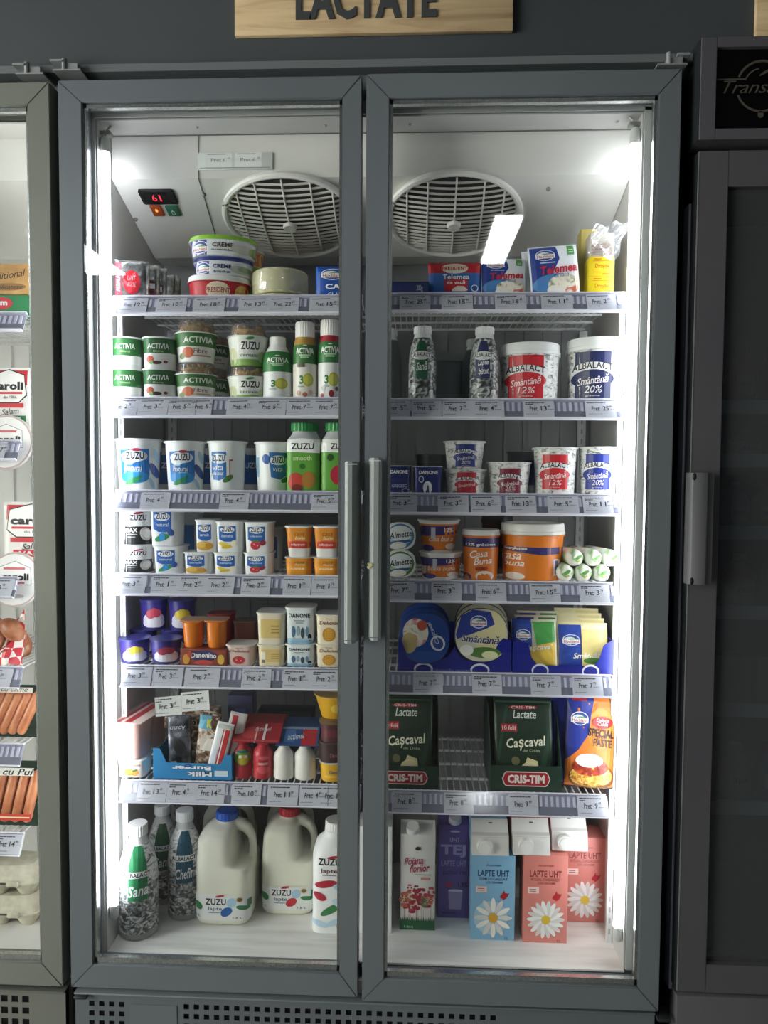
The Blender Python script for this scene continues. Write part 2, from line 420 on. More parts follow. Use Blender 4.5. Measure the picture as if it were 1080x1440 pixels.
def pouch(name, label, cat, x0, x1, yt, D, zb, t, art=(), col='#ffffff', group=None, rot=(0, 0, 0), H=None, seal=.05, crinkle=0.0, hx=None, backmat=None, top_notch=False):
    """flexible flat pack standing on its lower edge, front towards -Y"""
    a, b = P(x0, yt+20, D), P(x1, yt+20, D); hx = hx or (b.x-a.x)/2
    H = H or (P((x0+x1)/2, yt, D).z-zb)
    o = thing(name, label, cat, ((a.x+b.x)/2, D+t/2, zb), tuple(math.radians(q) for q in rot), group)
    rnd = random.Random(int(x0*13+yt)); ph = [rnd.uniform(0, 6) for _ in range(6)]
    def th(x, z):
        u = min(1, abs(x/hx)); v = min(1, abs(2*z/H-1)); v = min(1, v/(1-seal))
        q = (max(0, 1-u**6)*max(0, 1-v**4))**.5
        return t/2*q+.0006
    def wob(x, z):
        return crinkle*(math.sin(x*170+ph[0]+z*60)*math.sin(z*140+ph[1])+.6*math.sin(x*330+ph[2])*math.sin(z*260+ph[3]+x*90))
    bm = bmesh.new(); NX, NZ = 14, 14; g = {}
    for s in (-1, 1):
        for i in range(NX+1):
            for k in range(NZ+1):
                x = -hx*math.cos(math.pi*i/NX); z = H*(1-math.cos(math.pi*k/NZ))/2
                g[s, i, k] = bm.verts.new((x, s*th(x, z)+wob(x, z), z))
    for s in (-1, 1):
        for i in range(NX):
            for k in range(NZ): bm.faces.new((g[s, i, k], g[s, i+1, k], g[s, i+1, k+1], g[s, i, k+1])).material_index = 0 if s < 0 else (1 if backmat else 0)
    for i in range(NX):
        bm.faces.new((g[-1, i, 0], g[-1, i+1, 0], g[1, i+1, 0], g[1, i, 0])); bm.faces.new((g[-1, i, NZ], g[-1, i+1, NZ], g[1, i+1, NZ], g[1, i, NZ]))
    for k in range(NZ):
        bm.faces.new((g[-1, 0, k], g[-1, 0, k+1], g[1, 0, k+1], g[1, 0, k])); bm.faces.new((g[-1, NX, k], g[-1, NX, k+1], g[1, NX, k+1], g[1, NX, k]))
    link('pack_body', bm, [M(col) if isinstance(col, str) else col] + ([backmat] if backmat else []), o)
    if art:
        def surf(x, z, e): x = max(-hx*.995, min(hx*.995, x)); return x, -th(x, z)+wob(x, z)-e-.0002, z
        surf.grid = True
        cu = [-hx*math.cos(math.pi*i/NX) for i in range(1, NX)]; cz = [H*(1-math.cos(math.pi*k/NZ))/2 for k in range(1, NZ)]
        Print().add(art, hx, H, surf, cu, cz).done(o)
    return o, hx, H

def disc(name, label, cat, px, py, rpx, D, dep, art, face, rim, group=None, rot=(0, 0, 0), rz=1.0, n=2):
    """round pack standing on edge, its lid facing the front"""
    c = P(px, py, D); r = (P(px+rpx, py, D)-c).x
    o = thing(name, label, cat, (c.x, D, c.z), tuple(math.radians(q) for q in rot), group)
    bm = bmesh.new(); seg = 48
    rows = []
    for y, q in ((0, .97), (.002, 1), (.006, 1), (.008, .95), (dep, .86)):
        row = []
        for i in range(seg):
            a, b = se(2*math.pi*(i+.5)/seg, n); row.append(bm.verts.new((r*q*a, y, r*rz*q*b)))
        rows.append(row)
    for k in range(len(rows)-1):
        for i in range(seg): bm.faces.new((rows[k][i], rows[k][(i+1) % seg], rows[k+1][(i+1) % seg], rows[k+1][i])).material_index = 1
    bm.faces.new(rows[0]).material_index = 0; bm.faces.new(rows[-1][::-1]).material_index = 1
    link('round_pack_body', bm, [M(face) if isinstance(face, str) else face, M(rim) if isinstance(rim, str) else rim], o)
    if art: Print().add(art, r, 2*r*rz, flat(0), z0=-r*rz).done(o)
    return o

def prism(bm, pts, y0, y1, mi=0):
    a = [bm.verts.new((x, y0, z)) for x, z in pts]; b = [bm.verts.new((x, y1, z)) for x, z in pts]
    bm.faces.new(a).material_index = mi; bm.faces.new(b[::-1]).material_index = mi
    for i in range(len(pts)):
        j = (i+1) % len(pts); bm.faces.new((a[i], b[i], b[j], a[j])).material_index = mi

# ------------------------------------------------------------------ the structure behind the coolers
def zat(px, py, Y): return P(px, py, Y).z
bm = bmesh.new(); bx(bm, -4, 4, -4.2, 1.2, -.05, 0); struct('floor', bm, nmat('grey_floor_tile', [(.3, '#6b6a66'), (.7, '#7d7b76')], 4, 3, .4))
bm = bmesh.new(); bx(bm, -4, 4, -4.2, 1.2, 2.75, 2.8); struct('ceiling', bm, M('#2b2d30', .8))
bm = bmesh.new(); bx(bm, -4, 4, .75, .85, 0, 2.75); struct('wall_back', bm, WALLM)
bm = bmesh.new(); bx(bm, -4, 4, -4.3, -4.2, 0, 2.75); struct('wall_front', bm, M('#3b3d40', .8))
bm = bmesh.new(); bx(bm, -3.98, -3.94, -3.6, -.7, .5, 2.5); struct('added_fill_panel_1', bm, FILL_LIGHT)      # glowing panel added as front fill, out of view far to the left
# dark fascia above the coolers; its lower edge is not quite level with them
zl, zr = P(0, 96, .03), P(930, 79, .03); sl = (zr.z-zl.z)/(zr.x-zl.x)
bm = bmesh.new(); prism(bm, [(-2.2, zl.z+sl*(-2.2-zl.x)), (2.4, zl.z+sl*(2.4-zl.x)), (2.4, 2.75), (-2.2, 2.75)], .03, .09); struct('wall_fascia', bm, WALLM)
bm = bmesh.new(); prism(bm, [(-2.2, zl.z+sl*(-2.2-zl.x)-.016), (2.4, zl.z+sl*(2.4-zl.x)-.016), (2.4, zl.z+sl*(2.4-zl.x)-.001), (-2.2, zl.z+sl*(-2.2-zl.x)-.001)], .02, .09)
struct('trim_1', bm, M('#62686a', .5))

# wooden sign boards
def board(label, x0, x1, yb, text, tx0, tx1, tyb, th):
    a, b = P(x0, yb, .018), P(x1, yb, .018)
    o = thing('wooden_sign', label, 'sign', ((a.x+b.x)/2, .018, a.z))
    hx = (b.x-a.x)/2; H = .15
    boxo('board', WOOD, o, -hx, hx, 0, .011, 0, H, .001)
    if text:
        t0, t1 = P(tx0, tyb, .018), P(tx1, tyb, .018); cx = (t0.x+t1.x)/2-(a.x+b.x)/2
        vs, fs = textmesh(text, .035, 0); bm = bmesh.new()
        w_ = t1.x-t0.x
        for y in (-.003,):
            tv = [bm.verts.new((cx+vx*w_, y, (t0.z-a.z)+(vy+.5)*th)) for vx, vy in vs]
            ff = [bm.faces.new([tv[i] for i in f]) for f in fs]
        ex = bmesh.ops.extrude_face_region(bm, geom=ff)
        for v in ex['geom']:
            if isinstance(v, bmesh.types.BMVert): v.co.y = 0
        link('raised_letters', bm, M('#3a3d3f', .6), o, False)
    return o
board('long pale oak sign board with raised dark letters LACTATE above the cooler', 330, 721, 50, 'LACTATE', 416, 614, 29, .072)
board('corner of a pale oak sign board above the dark cooler at the right', 1063, 1340, 52, None, 0, 0, 0, 0)

# ------------------------------------------------------------------ the lit two-door cooler
HW = .61; HD = 1.8626; Z0 = ZO; ZT = ZO+HD
IW = .556; YB = .45; FZ = ZO+.046; CZ = ZO+1.806
fr = thing('display_cooler', 'tall grey two door glass fronted cooler lit inside by tubes', 'cooler', (0, 0, 0))
bm = bmesh.new()
ctop = P(508, 103, .05).z; 
bx(bm, -HW, -IW, .05, .5, .1, ctop+.02); bx(bm, IW, HW, .05, .5, .1, ctop+.02)       # sides
bx(bm, -IW, IW, YB+.01, .5, .1, ctop+.02); bx(bm, -IW, IW, .05, YB+.01, CZ+.003, ctop+.02); bx(bm, -IW, IW, .05, YB+.01, .1, FZ-.004)
link('cabinet_shell', bm, CARC, fr, False)
bm = bmesh.new()
bx(bm, -IW, -IW+.003, .052, YB, FZ, CZ); bx(bm, IW-.003, IW, .052, YB, FZ, CZ); bx(bm, -IW, IW, .052, YB, CZ, CZ+.003)
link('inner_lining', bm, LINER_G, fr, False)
bm = bmesh.new(); bx(bm, -IW, IW, YB, YB+.006, FZ, CZ)
for k in range(23):    # pressed ribs of the back panel
    x = -.53+k*.048; bx(bm, x, x+.010, YB-.004, YB, FZ, ZO+1.6)
link('back_panel', bm, nmat('grey_back_panel', [(.3, '#7d7e7f'), (.7, '#888989')], 6, 3, .45), fr, False)
boxo('cabinet_floor', FLOORM, fr, -IW+.003, IW-.003, .045, YB, FZ-.004, FZ)
boxo('bottom_sill', nmat('brushed_sill', [(.3, '#7b7d7a'), (.7, '#9b9d9a')], 8, 3, .25, .7, 0, (1, 8, 8)), fr, -IW, IW, .012, .05, FZ-.045, FZ-.018)
bm = bmesh.new()     # white jamb strips and head strip round the opening
bx(bm, -IW-.034, -IW, .047, .052, FZ, CZ+.01); bx(bm, IW, IW+.034, .047, .052, FZ, CZ+.01); bx(bm, -IW-.022, IW+.022, .047, .052, CZ+.004, CZ+.03)
link('door_gasket_face', bm, M('#b4b6b4', .5), fr, False)
# evaporator housing in the head of the cooler
YS, ZS1 = .12, ZO+1.7145; YE, ZE = .38, ZO+1.6235
bm = bmesh.new()
v = [[bm.verts.new((x, y, z)) for y, z in ((YS, CZ), (YS, ZS1), (YE, ZE), (YB, ZE))] for x in (-IW+.004, IW-.004)]
for i in range(3): bm.faces.new((v[0][i], v[1][i], v[1][i+1], v[0][i+1]))
for s in (0, 1): bm.faces.new([v[s][0], v[s][1], v[s][2], v[s][3], bm.verts.new(((-IW+.004, IW-.004)[s], YB, CZ))])
link('fan_housing', bm, LINER, fr, False)
SLA = math.atan2(YE-YS, ZS1-ZE)     # slope angle for things fixed to the slanted panel
up_s = Vector((0, -math.sin(SLA), math.cos(SLA))); nrm = Vector((0, -math.cos(SLA), -math.sin(SLA)))
def PS(px, py):
    d = (fw*F_PX + rt*(px-540) + up*(720-py)); q0 = Vector((0, YS, ZS1)); t = (q0-CAM).dot(nrm)/d.dot(nrm)
    return CAM+d*t
sx = P(279, 210, YS).x
bm = bmesh.new(); bx(bm, sx-.001, sx+.001, YS-.0012, YS-.0002, ZS1, CZ)
s1, s2 = PS(279, 250), PS(311, 356); q = bmesh.new()
tubepath(bm, [s1+nrm*.001, PS(309, 350)+nrm*.001], .0012, 4)
tubepath(bm, [(-IW+.006, YS-.001, CZ-.001), (IW-.006, YS-.001, CZ-.001)], .0015, 4)
link('panel_seam', bm, M('#6b6c6b', .6), fr, False)
q.free()
# screws
for px, py in ((771, 265), (287, 273), (191, 308)):
    c = PS(px, py); o_ = bmesh.new(); bmesh.ops.create_uvsphere(o_, u_segments=10, v_segments=6, radius=.005, matrix=Matrix.Translation(c+nrm*.001)); link('screw', o_, M('#8b8c8a', .4, .6), fr)
for px, py in ((277, 180), (457, 178), (577, 174), (868, 168)):
    c = P(px, py, .085); c.z = CZ; o_ = bmesh.new(); bmesh.ops.create_uvsphere(o_, u_segments=10, v_segments=6, radius=.004, matrix=Matrix.Translation(c)); link('screw', o_, M('#a7a8a4', .4, .5), fr)
# fan grilles
for gi, (px, py) in enumerate(((409, 302), (638, 300))):
    c = PS(px, py); g = bpy.data.objects.new('fan_grille', None); C.objects.link(g); g.parent = fr
    g.location = c; g.rotation_euler = (SLA, 0, 0)
    gx, gz = .148, .137
    bm = bmesh.new(); pts = [(gx*math.cos(a), -.010, gz*math.sin(a)) for a in [2*math.pi*i/56 for i in range(57)]]; tubepath(bm, pts, .007, 8, cap=False)
    pts = [(gx*.97*math.cos(a), -.002, gz*.97*math.sin(a)) for a in [2*math.pi*i/56 for i in range(57)]]; tubepath(bm, pts, .006, 6, cap=False)
    link('grille_ring', bm, M('#e9e8e3', .4), g)
    bm = bmesh.new(); NS = 19
    for k in range(1, NS):
        z = -gz*.93+2*gz*.93*k/NS; w_ = gx*.95*math.sqrt(max(0, 1-(z/(gz*.95))**2))
        pts = [(w_*s, -.008-.022*(1-(w_*s/gx)**2-(z/gz)**2), z) for s in [i/8-1 for i in range(17)]]
        rows = []
        for x, y, zz in pts: rows.append([bm.verts.new((x, y-.0016, zz-.0022)), bm.verts.new((x, y-.0016, zz+.0018)), bm.verts.new((x, y+.0012, zz+.0022)), bm.verts.new((x, y+.0012, zz-.0018))])
        for a, b in zip(rows, rows[1:]):
            for i in range(4): bm.faces.new((a[i], a[(i+1) % 4], b[(i+1) % 4], b[i]))
    for x in (-.105, -.06, 0, .06, .105):
        w_ = gz*.93*math.sqrt(1-(x/gx)**2)
        tubepath(bm, [(x, -.010-.022*(1-(x/gx)**2-(w_*s/gz)**2), w_*s) for s in [i/6-1 for i in range(13)]], .0022, 6)
    link('grille_slats', bm, M('#dedcd6', .45), g)
    bm = bmesh.new(); vs = [bm.verts.new((gx*.93*math.cos(2*math.pi*i/48), -.0006, gz*.93*math.sin(2*math.pi*i/48))) for i in range(48)]; bm.faces.new(vs)
    link('fan_opening', bm, M('#3c3b39', .8), g, False)
    bm = bmesh.new(); bmesh.ops.create_cone(bm, cap_ends=True, segments=24, radius1=.016, radius2=.013, depth=.008, matrix=Matrix.Translation((0, -.036, 0)) @ Matrix.Rotation(math.pi/2, 4, 'X')); link('fan_hub', bm, M('#dedcd6', .45), g)
# thermostat and rocker switches
def on_slope(nm, x0, x1, y0, y1, m, th, art=None, bev=.003, H=None):
    a, b = PS(x0, y1), PS(x1, y1); t = PS((x0+x1)/2, y0); H = (t-PS((x0+x1)/2, y1)).length
    e = bpy.data.objects.new(nm, None); C.objects.link(e); e.parent = fr; e.location = (a+b)/2; e.rotation_euler = (SLA, 0, 0)
    hx = (b.x-a.x)/2; boxo(nm+'_face', m, e, -hx, hx, -th, 0, 0, H, bev)
    if art: Print().add(art, hx, H, flat(-th)).done(e, 'printed_symbol')
    return e
LED = emit('red_led_digits', '#ff4a60', .8)
on_slope('thermostat', 203, 252, 266, 285, M('#17161a', .25), .006, [R(-.1, .5, 1.3, .62, '#08070a'), T('6', -.22, .5, .26, .44, LED), T('.', -.04, .3, .04, .06, LED), T('1', .12, .5, .09, .44, LED), R(.42, .6, .12, .05, '#5c2a30')], .005)
on_slope('rocker_switch', 217, 233, 288, 302, M('#a8481d', .3), .006, [E(0, .6, .22, .16, emit('switch_glow', '#ff8a3a', 1.6)), R(0, .5, 1.5, .02, '#5a2410')])
on_slope('rocker_switch', 238, 256, 288, 302, M('#1f5e43', .3), .006, [E(0, .4, .3, .2, '#cfe0d8'), E(0, .4, .2, .13, '#1f5e43'), R(0, .6, .1, .2, '#cfe0d8')])
# fluorescent tubes with holders
def tube_lamp(x, y, z0, z1, label):
    o = thing('tube_lamp', label, 'lamp', (x, y, z0))
    bm = bmesh.new(); tubepath(bm, [(0, 0, .012), (0, 0, z1-z0-.012)], .0092, 20); link('tube', bm, TUBEM, o)
    for z in (0, z1-z0):
        bm = bmesh.new(); tubepath(bm, [(0, 0, z-.018), (0, 0, z-.012), (0, 0, z+.012), (0, 0, z+.018)], [.006, .0105, .0105, .006], 16); link('tube_holder', bm, M('#c9cbc8', .4), o)
    s = 1 if x > 0 else -1
    boxo('backing_strip', M('#dcdcd8', .4), o, min(s*.0092, s*.0115)+s*0, max(s*.0092, s*.0115), .004, .020, -.02, z1-z0+.02)
    bm = bmesh.new(); bx(bm, -.012, .012, -.004, .014, z1-z0+.022, z1-z0+.030, 0, .001); tubepath(bm, [(0, 0, z1-z0+.016), (-s*.006, -.004, z1-z0+.03), (-s*.012, 0, z1-z0+.04)], .002, 6); link('holder_clip', bm, M('#8f8f8a', .4, .5), o)
    return o
tube_lamp(-.5435, .067, ZO+.128, ZO+1.762, 'vertical white tube lamp on the left inner wall of the lit cooler')
tube_lamp(.5435, .067, ZO+.114, ZO+1.766, 'vertical white tube lamp on the right inner wall of the lit cooler')

# doors
def door(x0, x1, z0, z1, sl_, sr_, tp, bt, label_side, mat, glass, parent, hingeside, name='door', zslope=0):
    d = bpy.data.objects.new(name, None); C.objects.link(d); d.parent = parent; d.location = (x0, 0, z0)
    W_, H_ = x1-x0, z1-z0; Y1 = .044
    def bar(nm, pts):
        bm = bmesh.new(); prism(bm, pts, 0, Y1)
        bmesh.ops.bevel(bm, geom=bm.edges[:], offset=.0014, segments=2, affect='EDGES'); link(nm, bm, mat, d)
    g = .0004
    bar('left_stile', [(0, 0), (sl_, bt-g), (sl_, H_-tp+g), (0, H_)]); bar('right_stile', [(W_, 0), (W_, H_), (W_-sr_, H_-tp+g), (W_-sr_, bt-g)])
    bar('top_rail', [(g, H_), (sl_, H_-tp+g), (W_-sr_, H_-tp+g), (W_-g, H_)]); bar('bottom_rail', [(g, 0), (W_-g, 0), (W_-sr_, bt-g), (sl_, bt-g)])
    boxo('glass_pane', glass, d, sl_, W_-sr_, .002, .006, bt, H_-tp)
    bm = bmesh.new(); s = .0062
    for a in ((sl_, sl_+s, bt, H_-tp), (W_-sr_-s, W_-sr_, bt, H_-tp), (sl_, W_-sr_, bt, bt+.012), (sl_, W_-sr_, H_-tp-.008, H_-tp)): bx(bm, a[0], a[1], .0075, .018, a[2], a[3])
    link('spacer_strip', bm, ALU, d, False)
    return d
GM = .0045
dl = door(-HW, -GM, Z0, ZT-.002, .048, .038, .0435, .051, 'left', FRAME, GLASS, fr, -1)
dr = door(GM, HW+.001, Z0-.008, ZT+.001, .0455, .0425, .047, .0495, 'right', FRAME, GLASS, fr, 1)
def handle(par, xc, z0, z1, w_, side):
    bm = bmesh.new(); h = z1-z0
    prof = [(0, -.004), (.006, -.030), (.012, -.036), (w_-.006, -.036), (w_, -.031), (w_, -.024), (w_-.004, -.022), (.014, -.022), (.012, 0), (0, 0)]
    if side < 0: prof = [(w_-x, y) for x, y in prof][::-1]
    a = [bm.verts.new((x, y, 0)) for x, y in prof]; b = [bm.verts.new((x, y, h)) for x, y in prof]
    for i in range(len(prof)): bm.faces.new((a[i], a[(i+1) % len(prof)], b[(i+1) % len(prof)], b[i]))
    bm.faces.new(a); bm.faces.new(b)
    bmesh.ops.bevel(bm, geom=[e for e in bm.edges if abs(e.verts[0].co.z-e.verts[1].co.z) < .001], offset=.0015, segments=2, affect='EDGES')
    o = link('handle', bm, nmat('satin_handle_metal', [(.3, '#7d8482'), (.7, '#8a918e')], 8, 3, .5, .15, 0, (1, 1, .3)), par)
    o.location = (xc-par.location.x, 0, z0-par.location.z)
    hx = w_/2; Print().add([R(0, .5, .1, .985, '#6d7372')] if False else [R(.82*side, .5, .06, .97, '#5d6362'), R(0, .985, 1.7, .004, '#c5cac8'), R(0, .02, 1.7, .004, '#5d6362')], hx, h, flat(-.036), x0=hx).done(o, 'edge_lines')
    return o
yh = -.033
h1, h2 = P(484, 905, yh), P(504, 649, yh); handle(dl, h1.x, h1.z, h2.z, h2.x-h1.x, -1)
h1, h2 = P(516, 901, yh), P(537, 644, yh); handle(dr, h1.x, h1.z, h2.z, h2.x-h1.x, 1)
# yellow smudge of glue on the right handle
bm = bmesh.new(); sp = P(520, 795, -.0375)
for k in range(7):
    a = random.random()*6.28; q_ = .003*random.random(); bmesh.ops.create_icosphere(bm, subdivisions=2, radius=1, matrix=Matrix.Translation((sp.x+.002+q_*2*math.cos(a), -.0366, sp.z+q_*2*math.sin(a))) @ Matrix.Diagonal((.002+.003*random.random(), .0006, .002+.003*random.random(), 1)))
tag(link('glue_smudge', bm, M('#b8bb8a', .6)), 'small yellowish dried smudge on the right door handle', 'smudge')
# hinges
def hinge(par, px, py, s):
    c = P(px, py, .02); bm = bmesh.new()
    bx(bm, c.x-.028, c.x+.028, .0, .05, c.z-.012, c.z-.009); bx(bm, c.x-.02*s-.012, c.x-.02*s+.012, -.004, .03, c.z+.004, c.z+.008); bx(bm, c.x-.008, c.x+.02, .004, .03, c.z-.009, c.z+.004)
    tubepath(bm, [(c.x-.006, .004, c.z-.01), (c.x-.006, .004, c.z+.012)], .005, 12)
    link('hinge', bm, M('#a3a7a8', .35, .5), par, False)
hinge(fr, 100, 98, 1); hinge(fr, 941, 90, -1)
for px in (118, 930):
    c = P(px, 1393 if px < 500 else 1424, .02); bm = bmesh.new(); bx(bm, c.x-.014, c.x+.014, .0, .04, c.z-.006, c.z+.001, 0, .002); link('lower_hinge', bm, M('#3a3d3e', .4, .5), fr)

# perforated base panel
def perforated(parent, X0, X1, zt, zb, y, cells, m, nm='vent_panel'):
    """cells: list of (x, z) lower left corners of square holes of size s"""
    bm = bmesh.new(); s = cells[0][2]
    xs = sorted({round(v_, 5) for c in cells for v_ in (c[0], c[0]+s)} | {X0, X1}); zs = sorted({round(v_, 5) for c in cells for v_ in (c[1], c[1]+s)} | {zt, zb})
    hs = {(round(c[0], 5), round(c[1], 5)) for c in cells}
    V = {(x, z): bm.verts.new((x, y, z)) for x in xs for z in zs}
    for i in range(len(xs)-1):
        for k in range(len(zs)-1):
            if (xs[i], zs[k]) in hs: continue
            bm.faces.new((V[xs[i], zs[k]], V[xs[i+1], zs[k]], V[xs[i+1], zs[k+1]], V[xs[i], zs[k+1]]))
    ex = bmesh.ops.extrude_face_region(bm, geom=bm.faces[:])
    for v_ in ex['geom']:
        if isinstance(v_, bmesh.types.BMVert): v_.co.y += .0015
    link(nm, bm, m, parent, False)
zt_ = Z0-.020; c0 = P(129, 1411, .012); c1 = P(262, 1419, .012); s_ = .0115; pz = .0212
cells = []
for r_ in range(6):
    z_ = round(c0.z-s_/2-r_*pz, 5)
    cells += [(round(c0.x-s_/2+k*.0215, 5), z_, s_) for k in range(4)] + [(round(c1.x-s_/2+k*.0215, 5), z_, s_) for k in range(31)]
perforated(fr, -HW+.003, HW-.003, zt_, .08, .012, cells, CARC)
boxo('vent_cavity', M('#0b0c0d', .8), fr, -HW+.01, HW-.01, .03, .045, .08, zt_)
boxo('base_top_edge', M('#737a7d', .4, .3), fr, -HW+.003, HW-.003, .006, .05, zt_, zt_+.004, .001)
boxo('kick_board', M('#1b1c1d', .6), fr, -HW+.02, HW-.02, .04, .4, 0, .09)
boxo('rating_panel', M('#6a7175', .4, .25), fr, c0.x+.083, c1.x-.02, .0105, .012, c0.z-.06, c0.z+.002)
# ------------------------------------------------------------------ shelves, rails, price tags
SL = [ZO+z for z in (1.4591, 1.2453, 1.0470, .8662, .6663, .4117)]
SR = [ZO+z for z in (1.4627, 1.2433, 1.0449, .8593, .6623, .4036)]
TILT = math.radians(28); RH = .049; RY = .09
ORD = ['top', 'second', 'third', 'fourth', 'fifth', 'lowest']
def shelf(zr, xl, xr, side, k, open_rail=True):
    z = zr-.003
    o = thing('wire_shelf', f'{ORD[k]} white wire shelf with clear price rail, {side} half of the lit cooler', 'shelf', ((xl+xr)/2, RY, z), group='wire shelves of the lit cooler')
    hw = (xr-xl)/2
    bm = bmesh.new(); n_ = int(2*hw/.0145)
    for i in range(n_+1):
        x = -hw+.006+(2*hw-.012)*i/n_; tubepath(bm, [(x, .004, -.0018), (x, .338, -.0018)], .0016, 5, cap=False)
    for y in (.006, .085, .17, .255, .335): tubepath(bm, [(-hw+.004, y, -.0062), (hw-.004, y, -.0062)], .0032, 6)
    link('wire_grid', bm, WIRE, o)
    # rail in its own tilted frame: local z runs up the face
    r = bpy.data.objects.new('price_rail', None); C.objects.link(r); r.parent = o
    r.location = (0, -math.sin(TILT)*RH, .003-math.cos(TILT)*RH); r.rotation_euler = (-TILT, 0, 0)
    bm = bmesh.new()
    bx(bm, -hw, hw, .004, .0055, .002, RH-.002, 0); bx(bm, -hw, hw, -.003, .0065, RH-.0035, RH, 1, .0006); bx(bm, -hw, hw, -.004, .0055, 0, .003, 1, .0006)
    bx(bm, -hw, hw, .0028, .004, .004, RH*.42, 2)
    for i in range(int(2*hw/.0118)):
        x = -hw+.008+i*.0118; bx(bm, x, x+.0052, .0015, .004, RH*.42, RH-.008, 1)
    link('rail_body', bm, [RAILM, RAILT, RAILG], r, False)
    bm = bmesh.new(); bx(bm, -hw, hw, -.0036, -.003, .002, RH-.002); 
    link('rail_cover', bm, RAILC2, r, False)
    return o
RAILC2 = clear('clear_tag_cover', '#f7f7fb', .035, .5, .1, .03)
for k in range(6):
    shelf(SL[k], P((160, 158, 165, 163, 172, 168)[k], 430, RY).x if k < 2 else P((160, 158, 165, 163, 172, 168)[k], 800, RY).x, -.006, 'left', k)
    shelf(SR[k], .004, P((870, 872, 865, 862, 862, 858)[k], 800, RY).x, 'right', k)
# slotted uprights that carry the shelves
UP = M('#d2d3d2', .35, .2)
def upright(x, y, label, wdt=.012):
    o = thing('shelf_upright', label, 'shelf upright', (x, y, FZ), group=None)
    bm = bmesh.new(); bx(bm, -wdt/2, wdt/2, -.004, .006, 0, 1.405)
    link('post', bm, UP, o, False)
    bm = bmesh.new()
    for k in range(55): bx(bm, -.002, .002, -.0046, -.004, .02+k*.025, .032+k*.025)
    link('slots', bm, M('#9b9c9c'), o, False)['kind'] = 'stuff'
upright(-.545, .14, 'pale slotted shelf upright by the left wall of the lit cooler, near the front'); upright(.545, .14, 'pale slotted shelf upright by the right wall of the lit cooler, near the front')
upright(-.53, YB-.012, 'pale slotted shelf upright at the left rear corner of the lit cooler', .02); upright(.53, YB-.012, 'pale slotted shelf upright at the right rear corner of the lit cooler', .02)
upright(0, YB-.012, 'pale slotted shelf upright at the middle of the back wall', .03)
# hooks under shelf ends
bm = bmesh.new()

def price_tag(zr, x0, x1, y, big, sup, under, wide=False, dz=0, free=None, rz=0):
    """paper slip in the rail; x0, x1 edges seen in the photograph"""
    yy = RY-math.sin(TILT)*RH*.5
    a, b = P(x0, y, yy), P(x1, y, yy); hx = (b.x-a.x)/2; h = .0405
    pre = 'double price tag strip' if wide else 'price tag'
    o = thing('price_tag', f'{pre} reading {"Pret " if big else ""}{big}.{sup} {under}', 'price tag', group='price tags in the shelf rails')
    if free is None:
        up_ = Vector((0, math.sin(TILT), math.cos(TILT))); base = Vector(((a.x+b.x)/2, RY, zr))-up_*RH
        o.location = base+up_*.0038+Vector((0, -math.cos(TILT), math.sin(TILT)))*(-.0004+random.random()*.0006); o.rotation_euler = (-TILT, 0, 0)
    else: o.location = free; o.rotation_euler = (math.radians(-8), math.radians(rz), 0); 
    boxo('paper', PAPER, o, -hx, hx, 0, .0005, 0, h)
    return o, hx, h
def tag_print(o, hx, h, big, sup, rnd, x=0, hw=None):
    q = hx; s = []
    hw = hw or hx; k = .031/q           # nominal half width so lettering keeps its size
    xo = x/q
    def dashes(x_, z_, n, hh, c, wmax=.24):
        xx = x_
        for _ in range(n):
            w_ = rnd.uniform(.08, wmax)*k; s.append(R(xx+w_/2, z_, w_, hh, c)); xx += w_+.03*k
    l = -.88*k+xo
    dashes(l, .87, 7, .05, INK, .26)
    if rnd.random() < .6: dashes(l, .76, 3, .05, INK, .2)
    if big:
        s.append(T('Pret:' , -.33*k+xo, .5, .56*k, .27, INK, b=.022)); wd = .2*len(big)
        s.append(T(big, (.17+wd/2-.04)*k+xo, .515, wd*k*(1 if big != '1' else .5), .27, INK, b=.022)); s.append(T(sup, (.27+wd)*k+xo, .63, .19*k, .15, INK, b=.01))
    dashes((.25 if not big else .2+.2*len(big))*k+xo, .44, 3, .03, INK2, .14)
    dashes(l, .15, 5, .03, INK2, .2)
    return s
rt_ = random.Random(3)
